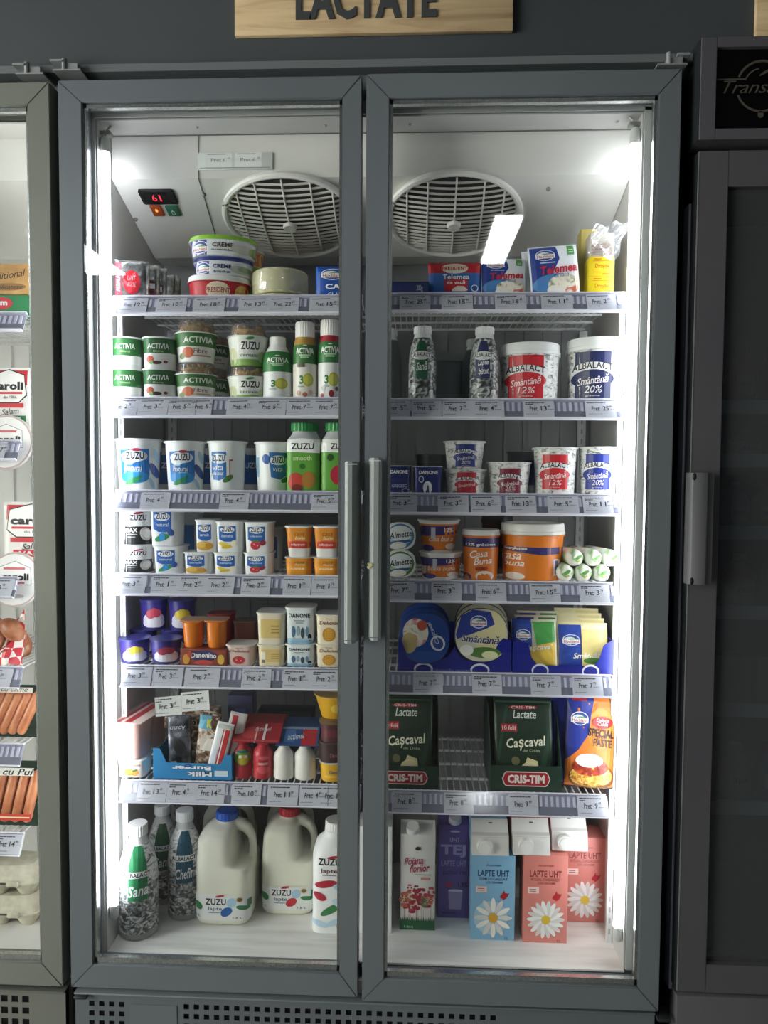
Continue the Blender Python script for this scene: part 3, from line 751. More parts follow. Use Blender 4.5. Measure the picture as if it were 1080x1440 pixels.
TAGS = [
 ('L', 0, 427, [(167, 207, '12', '99', 'below the silver and red sachets on the top shelf'), (220, 262, '10', '49', 'below the empty gap right of the silver sachets'), (272, 316, '18', '49', 'below the stacked oval cheese tubs'), (336, 377, '13', '49', 'just left of the tag under the cheese wheels'), (377, 420, '22', '49', 'below the wheels of pale cheese'), (435, 479, '15', '49', 'below the blue cheese pack by the door handle side')]),
 ('R', 0, 427, [(562, 605, '25', '49', 'at the left of the right top shelf'), (621, 665, '15', '49', 'below the red and blue white cheese pack'), (696, 740, '18', '49', 'below the smaller blue white cheese pack'), (761, 805, '11', '49', 'below the tall leaning blue cheese pack'), (825, 866, '2', '49', 'below the yellow yeast block')]),
 ('L', 1, 572, [(153, 193, '2', '79', 'below the leftmost green yogurt cups'), (194, 236, '3', '49', 'below the second pair of green yogurt cups'), (237, 275, '5', '79', 'below the cereal topped green yogurt cups'), (276, 298, '5', '79', 'in the narrow slip right of the cereal yogurts tag'), (319, 361, '4', '79', 'below the cornflake topped white yogurts'), (361, 402, '5', '99', 'below the short white drinking yogurt bottle'), (403, 445, '7', '79', 'below the first tall yogurt bottle'), (445, 479, '7', '79', 'below the tall yogurt bottle beside the left door frame')]),
 ('R', 1, 575, [(543, 577, '5', '99', 'below the half hidden bottle by the door frame'), (579, 621, '5', '79', 'below the bottle with the green label'), (736, 779, '13', '49', 'below the large red label cream bucket'), (823, 866, '25', '49', 'below the large navy label cream bucket')]),
 ('L', 2, 704, [(198, 239, '4', '49', 'below the first two large blue white yogurt tubs'), (309, 350, '4', '49', 'below the third large yogurt tub'), (438, 479, '5', '99', 'below the green lidded bottles')]),
 ('R', 2, 708, [(544, 586, '3', '49', 'below the dark blue greek yogurt cup'), (616, 659, '3', '99', 'below the stacked small cream cups'), (662, 704, '6', '79', 'right of the tag under the stacked cream cups'), (711, 754, '13', '99', 'below the wide dark red label cream cup'), (770, 814, '5', '99', 'below the red label cream cup'), (820, 862, '11', '79', 'below the blue label cream cup at the right end')]),
 ('L', 3, 824, [(164, 205, '3', '49', 'below the black and white yogurt cups'), (213, 252, '1', '99', 'below the tall blue and white cups'), (252, 291, '2', '49', 'below the gold cereal yogurt cups'), (291, 329, '2', '39', 'below the banana yogurt cups'), (339, 380, '2', '99', 'below the strawberry yogurt cups'), (398, 437, '1', '79', 'below the first orange dessert cups'), (438, 478, '1', '79', 'below the orange cups beside the left door frame')]),
 ('R', 3, 832, [(542, 583, '7', '49', 'below the oval cream cheese tubs'), (607, 649, '3', '79', 'below the stacked orange cream cups'), (669, 712, '6', '99', 'below the taller orange cream cup'), (745, 788, '15', '99', 'below the large orange cream bucket'), (815, 857, '3', '79', 'below the wrapped rolls')]),
 ('L', 4, 953, [(172, 213, '3', '99', 'below the first purple dessert cup'), (215, 257, '3', '79', 'below the second purple dessert cup'), (260, 309, '7', '99', 'below the twin orange dessert cups'), (340, 381, '2', '79', 'below the strawberry cream cup'), (398, 438, '1', '99', 'below the cup with the blue scene'), (438, 478, '2', '79', 'below the biscuit cream cups')]),
 ('R', 4, 961, [(581, 623, '7', '99', 'below the left round cheese pack'), (664, 706, '7', '99', 'below the white round sliced cheese pack'), (746, 789, '7', '99', 'below the green label sliced cheese packs'), (805, 848, '7', '99', 'below the yellow sliced cheese packs')]),
 ('L', 5, 1116, [(193, 234, '13', '49', 'at the left end of the lowest left rail'), (235, 275, '4', '79', 'below the left half of the blue bar box'), (275, 316, '14', '29', 'below the right half of the blue bar box'), (326, 367, '10', '99', 'below the red drinking yogurt bottles'), (376, 419, '11', '99', 'below the plain white drinking yogurt bottles'), (421, 461, '4', '49', 'below the yellow and black dessert cups'), (462, 477, '1', '49', 'cut off by the door frame, lowest left rail')]),
 ('R', 5, 1128, [(551, 593, '8', '79', 'below the left dark green cheese box'), (624, 666, '8', '99', 'below the gap between the dark green boxes'), (715, 757, '9', '49', 'below the right dark green cheese box'), (812, 855, '9', '49', 'below the pasta cheese pouch')]),
]
for side, k, y, L_ in TAGS:
    zr = (SL if side == 'L' else SR)[k]
    for x0, x1, b_, s_2, un in L_:
        o, hx, h = price_tag(zr, x0, x1, y+(x0-325 if side == 'L' else x0-700)*.01, b_, s_2, un)
        Print().add(tag_print(o, hx, h, b_, s_2, rt_), hx, h, flat(0), [hx], []).done(o, 'print')
# the wide strip with two prices on the second right rail
o, hx, h = price_tag(SR[1], 622, 709, 576, '7', '79', 'and 4.99 below the navy label bottle', wide=True)
Print().add(tag_print(o, hx, h, '7', '79', rt_, -hx/2)+tag_print(o, hx, h, '4', '99', rt_, hx/2), hx, h, flat(0)).done(o, 'print')
# pale price strip on the housing panel above the left fan
a, b = P(279, 239, YS-.003), P(383, 214, YS-.003)
o = thing('price_tag', 'clear rail piece with two pale price tags stuck above the left fan grille', 'price tag', ((a.x+b.x)/2, YS-.004, a.z))
hx = (b.x-a.x)/2; h = b.z-a.z
boxo('rail_piece', M('#dbe0de', .25), o, -hx, hx, 0, .003, 0, h, .0005)
GI = M('#8f9698', .6)
Print().add([R(-.45, .55, .72, .86, '#eceeed'), R(.35, .55, .72, .86, '#eceeed'), R(-.5, .9, .5, .05, GI), R(.3, .9, .5, .05, GI), T('Pret 6', -.45, .55, .4, .22, GI), T('49', -.17, .64, .08, .14, GI), T('Pret 6', .35, .55, .4, .22, GI), T('49', .63, .64, .08, .14, GI), R(0, .08, 1.9, .05, '#9ba3a3')], hx, h, flat(0)).done(o, 'print')
# ------------------------------------------------------------------ artwork sets
W_ = '#f4f5f5'; K_ = '#1c1d22'; NAVY = '#1d2a63'; GRN = '#2f7d44'; RED = '#c3242f'
def logo_oval(x, z, w, h, txt='Hochland'):
    return [E(x, z, w/2, h/2, '#e8ecf4'), E(x, z, w/2*.9, h/2*.88, '#2c4a9a'), E(x-.08*w, z+.02*h, w*.34, h*.26, '#dfe8ee'), E(x+.1*w, z-.0*h, w*.3, h*.16, '#6fa05a'), R(x, z-.12*h, w*.98, h*.34, '#f6f7f8'), T(txt, x, z-.12*h, w*.84, h*.24, '#b3262e', b=.02)]
def a_big_nat(mir=1, straw=False):
    s = mir
    a = [G([(-.72, .8), (.42, .82), (.42, .3), (.3, .22), (-.1, .17), (-.62, .2), (-.72, .3)], '#1f6fb6'), E(-.15, .27, .55, .12, '#2a8fcf'),
         E(-.17, .68, .52, .115, '#e9f1f6'), E(-.35, .62, .3, .09, '#e9f1f6'), E(-.1, .80, .2, .03, '#a3354b'), T('ZUZU', -.15, .69, .72, .14, K_, b=.03),
         T('natural', -.2, .45, .66, .11, '#f0f6fa', sh=.15, b=.01), R(-.35, .53, .2, .03, '#bfe0ee'), R(-.1, .375, .4, .015, '#9ed0ea'), E(.6, .4, .14, .16, '#1d3f86', 25), E(.68, .68, .1, .14, '#a7c8dc', 15), E(.5, .15, .08, .12, '#a9cbe2', 20), E(-.25, .2, .3, .05, '#2c8a4c', 28), G([(-.02, .29), (.12, .34), (.04, .2), (-.1, .18)], '#2c8a4c')]
    if straw: a = [G([(-.75, .8), (-.05, .8), (-.05, .3), (-.4, .22), (-.75, .25)], '#2a6fb4'), E(-.4, .66, .42, .1, '#e6eff5'), T('ZUZU', -.42, .67, .6, .12, K_, b=.03), T('vita', -.45, .48, .5, .1, '#f0f6fa', sh=.2), T('de baut', -.42, .37, .5, .08, '#f0f6fa', sh=.2), E(.02, .26, .28, .055, '#3d7a3a', 35), R(.1, .45, .03, .36, '#c0423a'), R(.17, .63, .16, .03, '#c0423a')]
    a += [R(.88, .52, .1, .5, '#3a66a0')]
    return a
def a_cup(pic, name='banana', blue='#1f5fae', c2='#dfeaf2'):
    a = [G([(-.68, .86), (.5, .88), (.5, .42), (.2, .36), (-.3, .36), (-.68, .44)], blue), E(-.08, .75, .5, .11, '#eef2f6'), T('ZUZU', -.08, .76, .8, .15, K_, b=.03), T(name, -.08, .55, .8, .09, '#eaf2fa', sh=.1)]
    if pic == 'gold': a += [E(-.1, .2, .75, .14, '#d3a23c'), E(-.3, .24, .3, .1, '#e5bd5c'), E(.3, .2, .3, .1, '#c48f2c')]
    if pic == 'banana': a += [E(-.3, .26, .42, .07, '#e6cf4a', -18), E(-.1, .2, .4, .06, '#d9bc33', 10), E(.35, .3, .2, .1, '#f2ead0')]
    if pic == 'straw': a += [E(-.15, .26, .34, .15, '#c93440'), E(-.25, .29, .05, .02, '#f2c0b8'), E(0, .24, .05, .02, '#f2c0b8'), E(.35, .34, .22, .09, '#8b2f3c', 20), E(-.1, .4, .2, .04, '#3f8a4a')]
    if pic == 'leaf': a += [E(-.1, .22, .5, .08, '#2c8a4c', 20), E(.45, .36, .2, .1, '#2c56a5', 30), G([(-.3, .3), (0, .4), (.1, .2), (-.2, .12)], '#2a93d0')]
    return a
def a_coco(): return [R(0, .28, 1.9, .48, '#18191d'), E(.0, .76, .55, .12, '#f1f1f1'), E(.0, .87, .3, .03, '#9c3140', 8), T('ZUZU', -.02, .75, 1.0, .15, K_, b=.03), T('MAX', -.42, .42, .72, .12, '#e8e8e8', b=.03), R(-.35, .31, .55, .03, '#a9a9a9'), R(-.4, .24, .45, .03, '#8a8a8a'), E(.42, .32, .33, .18, '#cfc9c2', 20), E(.46, .33, .22, .12, '#f4f2ee', 20)]
def a_orange(c): return [E(.05, .72, .75, .13, '#d98c1f'), T('casa', .1, .76, .7, .1, '#6b4a1c', sh=.3), T('buna', .15, .64, .7, .1, '#f6efe0', sh=.3), E(0, .42, .95, .12, c), T('căpșuni' if c != '#e8a02a' else 'caise', 0, .42, .95, .1, '#fbeee0', b=.01)]
def a_sketchlabel(c, t1, t2=None, x=-.15, w=1.15, z0=.16, z1=.95, t3='grăsime'):
    zc = (z0+z1)/2; h = z1-z0
    a = [R(x, zc, w, h, c), E(x-.02, z0+h*.56, w*.66, h*.22, '#e9eaea'), E(x-.02, z0+h*.42, w*.6, h*.20, c), T('ALBALACT', x-.02, z0+h*.66, w*1.12, h*.15, K_, arc=h*.05, b=.02)]
    a[1:1] = []
    a += [T(t1, x, z0+h*.40, w*.88, h*.17, '#f6f1ee', sh=.3, rot=6)]
    if t2: a += [T(t2, x+.02, z0+h*.2, w*.5, h*.15, '#f6f1ee', sh=.2), T(t3, x, z0+h*.06, w*.4, h*.05, '#e8dcd8')]
    return a
def a_green(pic=0): 
    a = [T('ACTIVIA', -.1, .72, 1.2, .17, '#eef3ea', sh=.0, b=.02), T('fără lactoză' if not pic else 'fibre', -.1, .56, .6, .07, '#b9d29a')]
    if pic: a += [E(-.55, .3, .2, .12, '#c2503c'), E(-.2, .2, .3, .06, '#4a2c23'), E(.3, .22, .12, .05, '#7a3b2c'), E(-.5, .2, .12, .06, '#87a35b')]
    return a
def a_actbottle(flav):
    a = [T('ACTIVIA', 0, .62, 1.45, .075, '#f2f5ee', b=.03), R(0, .69, .3, .012, '#e8efe6'), R(0, .565, .9, .02, '#a9cfa4'), R(0, .54, .7, .018, '#a9cfa4'), T('3', -.28, .255, .3, .11, '#2f7a3b', b=.04), E(.25, .255, .42, .085, '#b7b73f'), E(.25, .255, .3, .06, '#c9c95a'), R(-.3, .17, .5, .015, '#9ab09a')]
    if flav == 1: a += [R(-.3, .44, .6, .05, '#5d5a4c'), E(-.5, .09, .16, .03, '#c49a8a'), E(0, .07, .2, .03, '#b06a5a'), E(.45, .1, .15, .03, '#d9b0a2')]
    if flav == 2: a += [E(.1, .08, .2, .045, '#8f1f2c'), E(.5, .14, .12, .03, '#54252c'), G([(-.7, .16), (-.3, .2), (-.5, .08)], '#c8ccc4'), E(-.6, .06, .12, .025, '#a52a36')]
    return a

# ------------------------------------------------------------------ top shelf, left
z = SL[0]-.003
for i, (xa, xb, D, yt) in enumerate(((160, 206, .102, 364), (180, 221, .150, 370), (190, 231, .185, 374), (207, 243, .225, 383), (214, 251, .27, 388))):
    lab = ['first silver foil sachet with red round panel at the left end of the top shelf', 'second silver sachet with dark red edge, right behind the front one', 'third foil sachet in the row, dark red side showing', 'shorter silver foil sachet behind the dark red edged sachets', 'rearmost silver sachet of the row on the top shelf'][i]
    o, hx, H = pouch('foil_sachet', lab, 'sachet', xa, xb, yt, D, z, .026, [R(-.78, .46, .4, .9, '#d63a4c'), E(.0, .42, .5, .3, '#d92c3e'), T('UNT', .0, .52, .5, .12, '#f3c9c9', sh=.3), T('82%', 0, .36, .5, .1, '#f3c9c9', sh=.3), T('ALBALACT', -.78, .45, 1.3, .09, '#f3e8e8', rot=90, b=.02)] if i == 0 else [R(-.1, .3, 1.5, .6, ['', '#5b1620', '#641a24', '#b3aeb0', '#7c1f28'][i]), R(.3, .45, .8, .12, '#e0d9d9')] if i != 3 else [], FOIL, 'silver foil sachets on the top shelf', (0, 0, 14), crinkle=.0012)
def oval(lab, x0, x1, yt, D, zb, body, lid, art, H, n=2.2): return tub('cheese_tub', lab, 'tub', x0, x1, yt, D, zb, art, body, (), n, .72, .9, lid=(lid, .24), H=H)
z1 = oval('red oval cheese tub with white lid, lowest of the front stack', 266, 352, 394, .115, z, '#c02430', '#eef0ee', [E(-.05, .55, .38, .42, '#e9dcc0'), T('PRESIDENT', -.05, .55, .74, .26, '#a32430', b=.02), E(.72, .45, .25, .42, '#d8ae62')], P(300, 393, .16).z-z)
z1 = oval('dark blue lidded oval cream cheese tub, middle of the front stack', 274, 356, 370, .12, z1+.0006, '#dfe4ea', '#27357f', [R(-.72, .5, .5, .95, '#3e3a8c')] + logo_oval(-.66, .5, .46, .8) + [T('CREME', -.05, .62, .6, .3, '#26305f', b=.03), T('fondue', -.05, .25, .55, .2, '#26305f', b=.01), E(.6, .45, .4, .3, '#b9bdb2'), E(.7, .5, .25, .2, '#8fa37c')], P(300, 369, .165).z-z1)
oval('green lidded oval cream cheese tub, top of the front stack', 268, 362, 342, .11, z1+.0006, '#dfe4ea', '#8ec63a', [R(-.72, .5, .5, .95, '#45408f')] + logo_oval(-.66, .5, .46, .8) + [T('CREME', -.02, .66, .6, .28, '#3a3a30', b=.03), T('cu verdețuri', -.02, .34, .66, .18, '#3a3a30', b=.01), E(.6, .45, .4, .3, '#c3c6ba'), E(.9, .4, .2, .3, '#8aa74a')], P(300, 341, .165).z-z1)
zz = oval('orange and yellow tub with green rim, lower one behind the stack', 306, 378, 383, .235, z, '#7fae35', '#6fa83a', [E(.6, .5, .3, .4, '#e6a13a')], .062)
zz = oval('yellow cream cheese tub behind the stack, green lid', 304, 377, 360, .235, zz+.0006, '#e2b23a', '#76b043', [E(.7, .5, .3, .4, '#f0cf5a')], .045)
oval('white lidded tub with orange side, top of the rear stack', 296, 371, 338, .232, zz+.0006, '#e8c17a', '#f0efe9', [E(.75, .5, .3, .4, '#d86c3c')], .046)
def wheel(lab, x0, x1, yt, D, zb, H):
    X, Y, hx, hy, _ = fit(x0, x1, yt, D, zb, 1)
    o = thing('round_cheese', lab, 'cheese', (X, Y, zb)); bm = bmesh.new(); e = .007
    loft(bm, [(0, hx*.93, hx*.93, 2), (e*.4, hx*.98, hx*.98, 2), (e, hx, hx, 2), (H-e, hx, hx, 2), (H-e*.4, hx*.98, hx*.98, 2), (H, hx*.92, hx*.92, 2)], 48)
    link('cheese', bm, CHEESE, o)
    bm = bmesh.new(); rows = []
    for k, (zf, q) in enumerate(((-.0, .95), (.12, 1.012), (.5, 1.02), (.88, 1.015), (1.02, .93), (1.03, .5))):
        rows.append([bm.verts.new((hx*(q+.012*math.sin(i*1.7+k))*math.cos(2*math.pi*i/60), hx*(q+.012*math.sin(i*1.7+k))*math.sin(2*math.pi*i/60), max(.0003, zf*H))) for i in range(60)])
    for k in range(5):
        for i in range(60): bm.faces.new((rows[k][i], rows[k][(i+1) % 60], rows[k+1][(i+1) % 60], rows[k+1][i]))
    link('film_wrap', bm, FILM, o)
    return zb+H
z1 = wheel('thin pale cheese wheel under the film wrapped wheel', 360, 431, 411, .115, z, .0165)
wheel('thick film wrapped wheel of pale cheese right of the oval tubs', 356, 433, 385, .112, z1+.001, P(395, 385, .17).z-z1-.001)
pouch('cheese_pack', 'bright blue pouch of classic cheese beside the left door frame on the top shelf', 'cheese pack', 443, 509, 372, .11, z, .03, [R(0, .5, 1.8, .96, '#1b4fa8')] + logo_oval(-.25, .72, 1.0, .34) + [T('CAȘ', -.1, .34, .9, .2, W_, b=.03), T('CLASIC', -.05, .14, .8, .1, W_, b=.02)], '#2a63b8')

# ------------------------------------------------------------------ top shelf, right
z = SR[0]-.003
box('cheese_pack', 'flat navy cheese pack lying at the left of the right top shelf', 'cheese pack', 545, 603, 405, .10, z, .11, [R(0, .5, 1.9, .8, '#1c2f6e'), T('300g', .55, .5, .3, .5, '#c9cfe2')], '#17265c', H=.03)
pouch('cheese_pack', 'red topped blue pouch of white cheese with small red lower panel', 'cheese pack', 602, 677, 367, .115, z, .03, [R(0, .34, 2, .68, '#2a63ad'), R(0, .84, 2, .34, '#b81f2b'), E(-.0, .80, .5, .15, '#e9dcc4'), T('PRESIDENT', 0, .80, .95, .1, '#a8222c', b=.02), T('Telemea', .05, .56, 1.0, .13, W_, b=.02), R(.05, .33, .86, .32, '#c9252f'), T('de vacă', .05, .41, .68, .1, W_, b=.02), G([(-.1, .22), (.1, .31), (.35, .3), (.5, .2), (.4, .17), (-.1, .17)], '#efe6d8'), E(.75, .25, .14, .09, '#dfe6f0'), E(.75, .25, .11, .07, '#2a4f90'), R(-.8, .95, .2, .02, '#2a2a2a')], '#2a63ad')
pouch('cheese_pack', 'dark blue pack holding the row up behind the tall leaning pack', 'cheese pack', 724, 765, 392, .19, z, .03, [R(0, .5, 1.8, .9, '#1b2c86')], '#16246e')
def a_telemea(): return [G([(-.96, .02), (-.96, .97), (.1, .97), (.2, .7), (-.1, .45), (-.1, .3), (-.5, .05)], '#233f93'), G([(.1, .97), (.2, .7), (-.1, .45), (.1, .3), (.96, .3), (.96, .97)], '#e9eef2'), E(.0, .22, .95, .2, '#4d86c4'), E(.3, .2, .66, .2, FOOD1), E(-.1, .12, .3, .08, '#f3f0e6'), R(.68, .86, .28, .2, '#4da04c'), R(.68, .86, .18, .02, '#d8efd0'), R(.68, .81, .18, .02, '#d8efd0')] + logo_oval(-.38, .78, .8, .22) + [R(-.3, .63, .6, .02, '#c9d6ee'), T('Telemea', .12, .5, 1.5, .17, '#c22a3c', sh=.2, b=.03, rot=4), T('de vacă', .2, .38, .6, .08, '#243a80', sh=.2)]
pouch('cheese_pack', 'shorter blue and white pouch of white cheese behind the bright reflection', 'cheese pack', 677, 741, 359, .115, z, .032, a_telemea(), '#e6ebf0', rot=(-6, 0, 4))
pouch('cheese_pack', 'tall leaning blue and white pouch of white cheese', 'cheese pack', 750, 820, 341, .105, z, .032, a_telemea(), '#e6ebf0', rot=(-4, -5, 2))
pouch('cheese_pack', 'white edged cheese pouch just behind the tall leaning one', 'cheese pack', 741, 806, 347, .150, z, .03, [R(0, .5, 1.8, .9, '#dfe6ec')], '#eef1f3', rot=(-4, -5, 3))
DROJ = [R(0, .5, 1.86, .02, '#b79a1a'), R(0, .12, 1.6, .02, '#a8431f'), R(0, .88, 1.6, .02, '#a8431f')]
def a_yeast(n=2):
    a = []
    for k in range(n):
        zc = (k+.5)/n; a += [T('Drojdie', .05, zc, 1.1, .14, '#b0601c', b=.01), R(.05, zc-.14, 1.5, .012, '#b0601c'), R(.05, zc+.14, 1.5, .012, '#b0601c'), R(-.3, zc+.19, .6, .02, '#c3392a'), R(.35, zc-.19, .6, .02, '#c3392a')]
    a += [R(0, .5, 2, .008, '#b89a10')]
    return a
o, hx, H = box('yeast_block', 'yellow wrapped yeast block at the right end of the top shelf', 'yeast', 828, 864, 361, .108, z, .045, a_yeast(), '#e6cb1d', rot=(0, 0, 0))
z1 = z+H
o, hx, H2 = box('yeast_block', 'brownish yeast block in clear crinkled film stacked on the yellow block', 'yeast', 830, 864, 327, .112, z1+.001, .045, [R(0, .3, 1.8, .5, '#9a8376'), R(0, .32, 1.6, .05, '#6f5a50'), R(0, .18, 1.6, .04, '#6f5a50'), R(0, .8, 1.9, .3, '#d9d6c8')], '#c7bfb0')
box('yeast_block', 'pale yellow yeast block standing behind the film wrapped pair', 'yeast', 817, 840, 322, .175, z, .04, [], '#b3a45e')
bm = bmesh.new(); rnd = random.Random(5)      # loose film flaring to the right
NU, NV = 14, 12; gr = []
fa = [P(826, 356, .10), P(864, 368, .10), P(886, 312, .11), P(834, 318, .10)]
for i in range(NU+1):
    row = []
    for k in range(NV+1):
        u, v_ = i/NU, k/NV
        p_ = fa[0]*(1-u)*(1-v_)+fa[1]*u*(1-v_)+fa[2]*u*v_+fa[3]*(1-u)*v_
        row.append(bm.verts.new(p_+Vector((rnd.uniform(-1, 1)*.0005+.003*math.sin(v_*9)*u, -.004+.004*math.sin(u*9+v_*5)*math.sin(v_*8+1)+rnd.uniform(-1, 1)*.0012, (.004*math.sin(u*14) if k == NV else 0)))))
    gr.append(row)
for i in range(NU):
    for k in range(NV): bm.faces.new((gr[i][k], gr[i+1][k], gr[i+1][k+1], gr[i][k+1]))
ob = link('film_flap', bm, clear('crinkled_film', '#f4f5f6', .12, .6, .2, .16), o, False); ob.matrix_parent_inverse = Matrix.Translation(o.location).inverted()

# ------------------------------------------------------------------ second shelf, left
z = SL[1]-.003
def grn(lab, x0, x1, yt, zb, pic, H, D=.102): return tub('yogurt_cup', lab, 'yogurt cup', x0, x1, yt, D, zb, a_green(pic), '#eceeea', ((.42, .985, '#2c6a34'), (.0, .0, W_), (0, .14, '#dfe3df')) if not pic else ((.5, .985, '#27602f'),), 2.6, .9, .88, lid='#e9ecec', H=H)
H1 = P(180, 478, .14).z-z
for x0, x1, nm, pic in ((157, 200, 'leftmost green and white yogurt cup', 0), (202, 249, 'green yogurt cup with brown fruit picture', 1)):
    zt1 = grn(nm + ', lower of its pair on the second shelf', x0, x1, 520, z, pic, H1*.49); grn(nm + ', upper of its pair on the second shelf', x0, x1, 478, zt1+.0006, pic, H1*.50)
def cerealcup(nm, x0, x1, yts, zb, kind, D):
    zc = zb
    for j, (yt, pos) in enumerate(zip(yts, ('lower', 'upper'))):
        Ht = P((x0+x1)/2, yt, D+.035).z-zc
        if kind == 0: art = [T('ACTIVIA', .1, .74, 1.3, .2, '#eef3ea', b=.02), E(-.35, .32, .25, .18, '#c8643c'), T('Fibre', .2, .38, .6, .15, '#7a3a34'), R(.25, .22, .8, .05, '#c49284'), E(-.6, .2, .12, .1, '#7c8c4a')]; bands = ((.52, .985, '#356d2c'),)
        else: art = [E(.05, .62, .55, .26, '#f3f3ee'), T('ZUZU', .1, .66, .85, .26, K_, b=.03), E(.1, .9, .2, .05, '#3f8a4a', 10), T('cereale', .05, .36, .8, .12, '#3a6a2c', sh=.15), E(-.7, .3, .2, .3, '#cfd2a0'), E(.7, .3, .25, .2, '#c3cda0')]; bands = ((.0, .22, '#8ab45c'), (.22, .985, '#e4e8de'))
        zc = tub('yogurt_cup', f'{nm}, {pos} of its stack', 'yogurt cup', x0, x1, yt, D, zc, art, '#e9ebe6', bands, 2, 1, .80, dome=(.84, .30), H=Ht)+.0006
    return zc
cerealcup('green yogurt cup with clear dome of cereal', 246, 306, (512, 452), z, 0, .100)
cerealcup('white yogurt cup with clear dome of golden cornflakes', 320, 378, (517, 457), z, 1, .105)
cerealcup('pale rear yogurt cup with cereal dome behind the green one', 272, 324, (520, 474), z, 0, .21)
PB = [(0, .93), (.01, .99), (.05, 1), (.62, 1), (.7, .97), (.8, .72), (.86, .56), (.9, .55), (.93, .55)]
bottle('drinking_yogurt_bottle', 'short white drinking yogurt bottle with green label and white cap', 'bottle', 370, 411, 475, .11, z, PB, a_actbottle(0), ((.44, .76, '#2a7a3a'),), '#eceeee', '#f2f2f0', (.885, 1, .56))
PB2 = [(0, .93), (.01, .99), (.05, 1), (.58, 1), (.68, .95), (.78, .8), (.83, .78)]
bottle('drinking_yogurt_bottle', 'tall green drinking yogurt bottle with white cap, left of the tall pair', 'bottle', 412, 446, 454, .11, z, PB2, a_actbottle(1), ((.46, .70, '#31702f'), (.70, .80, '#b08a3a')), '#e6e2d8', '#eceae6', (.80, 1, .80))
bottle('drinking_yogurt_bottle', 'tall green drinking yogurt bottle with red neck beside the left door frame', 'bottle', 447, 482, 451, .11, z, PB2, a_actbottle(2), ((.46, .72, '#2a7436'), (.72, .80, '#9c1f2c')), '#ecedeb', '#eceae6', (.80, 1, .80))

# ------------------------------------------------------------------ second shelf, right
z = SR[1]-.003
PBS = [(0, .92), (.012, .99), (.05, 1), (.5, 1), (.62, .96), (.74, .84), (.84, .66), (.88, .6), (.92, .6)]
def a_kefir(c, nm, script): return [R(-.1, .45, .95, .30, c), G([(-.5, .6), (.32, .6), (.26, .7), (.16, .8), (-.26, .8), (-.42, .7)], c), E(-.08, .60, .66, .06, '#e6e8e6'), T('ALBALACT', -.08, .60, 1.2, .055, K_, arc=.014, b=.02), *([T(script, -.05, .46, .8, .12, '#eef0f0', sh=.35, b=.015, rot=5)] if '|' not in script else [T(script.split('|')[0], -.08, .50, .7, .09, '#eef0f0', sh=.35, b=.015, rot=5), T(script.split('|')[1], -.05, .40, .7, .09, '#eef0f0', sh=.35, b=.015, rot=5)])]
def kefir(lab, x0, x1, yt, D, zb, c, script, grp=None, cap='#f0f0ee', dark=False):
    return bottle('kefir_bottle', lab, 'bottle', x0, x1, yt, D, zb, PBS, a_kefir(c, '', script) if script else [], ((.0, .84, SKETCH_D if not dark else M('#4a5553')),), '#dfe2e0', cap, (.905, 1, .66))
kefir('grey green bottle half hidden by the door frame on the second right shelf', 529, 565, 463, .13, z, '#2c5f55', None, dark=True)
kefir('kefir bottle with green label and white cap on the second right shelf', 575, 614, 460, .105, z, '#17603c', 'Sană')
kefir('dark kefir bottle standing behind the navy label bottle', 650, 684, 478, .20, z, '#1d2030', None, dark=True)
kefir('kefir bottle with navy label and white cap', 661, 702, 461, .105, z, '#262c5c', 'Lapte|bătut')
def bucket(lab, x0, x1, yt, D, zb, c, pct, H=None): return tub('cream_bucket', lab, 'bucket', x0, x1, yt, D, zb, a_sketchlabel(c, 'Smântână', pct, -.12, 1.1, .06, .97), SKETCH, (), 2, .95, .88, lid=('#eceeec', .2), top=.95)
bucket('large cream bucket with red label and white lid', 702, 788, 487, .105, z, '#c4222e', '12%')
bucket('largest cream bucket with navy label and white lid at the right end', 796, 883, 480, .10, z, '#1b2350', '20%')
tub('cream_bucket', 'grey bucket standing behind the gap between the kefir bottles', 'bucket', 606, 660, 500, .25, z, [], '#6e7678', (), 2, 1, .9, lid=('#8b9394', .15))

# ------------------------------------------------------------------ third shelf, left
z = SL[2]-.003
for i, (x0, x1, yt, D, st) in enumerate(((163, 228, 619, .10, 0), (232, 290, 622, .105, 0), (292, 348, 622, .105, 1), (358, 410, 623, .11, 2))):
    tub('yogurt_tub', ['leftmost large white and blue plain yogurt tub', 'second large white and blue plain yogurt tub', 'third large yogurt tub, picture of a red straw and green leaf', 'fourth large yogurt tub, label turned to the right'][i], 'yogurt tub', x0, x1, yt, D, z, a_big_nat(straw=(st == 1)) if st < 2 else [G([(-.2, .8), (.75, .8), (.75, .35), (.4, .25), (-.1, .3)], '#2a6fb4'), E(.28, .64, .45, .1, '#e6eff5'), T('ZUZU', .28, .65, .7, .13, K_, b=.03), T('vita', .25, .46, .5, .1, '#f0f6fa', sh=.2), E(-.35, .66, .2, .1, '#2458a0', 15), R(-.8, .5, .2, .4, '#9bc0dc'), E(.6, .24, .2, .05, '#3d7a3a', 25)], '#edf0ef', (), 2, 1, .80, lid='#e6e8e4', top=.93, group='large plain yogurt tubs')
for i, (x0, x1) in enumerate(((200, 254), (262, 314), (326, 376))):
    tub('yogurt_tub', 'rear row blue and white yogurt tub, ' + ['seen between the first two large tubs', 'seen between the second and third large tubs', 'seen left of the fourth large tub'][i], 'yogurt tub', x0, x1, 632, .24, z, [R(0, .5, 1.7, .7, '#1f5fae'), T('ZUZU', 0, .6, 1.0, .14, '#dfe8f0', b=.03)], '#dfe4e6', (), 2, 1, .82, lid='#dfe2e0')
PBJ = [(0, .95), (.01, 1), (.7, 1), (.76, .97), (.82, .8), (.86, .72), (.90, .72)]
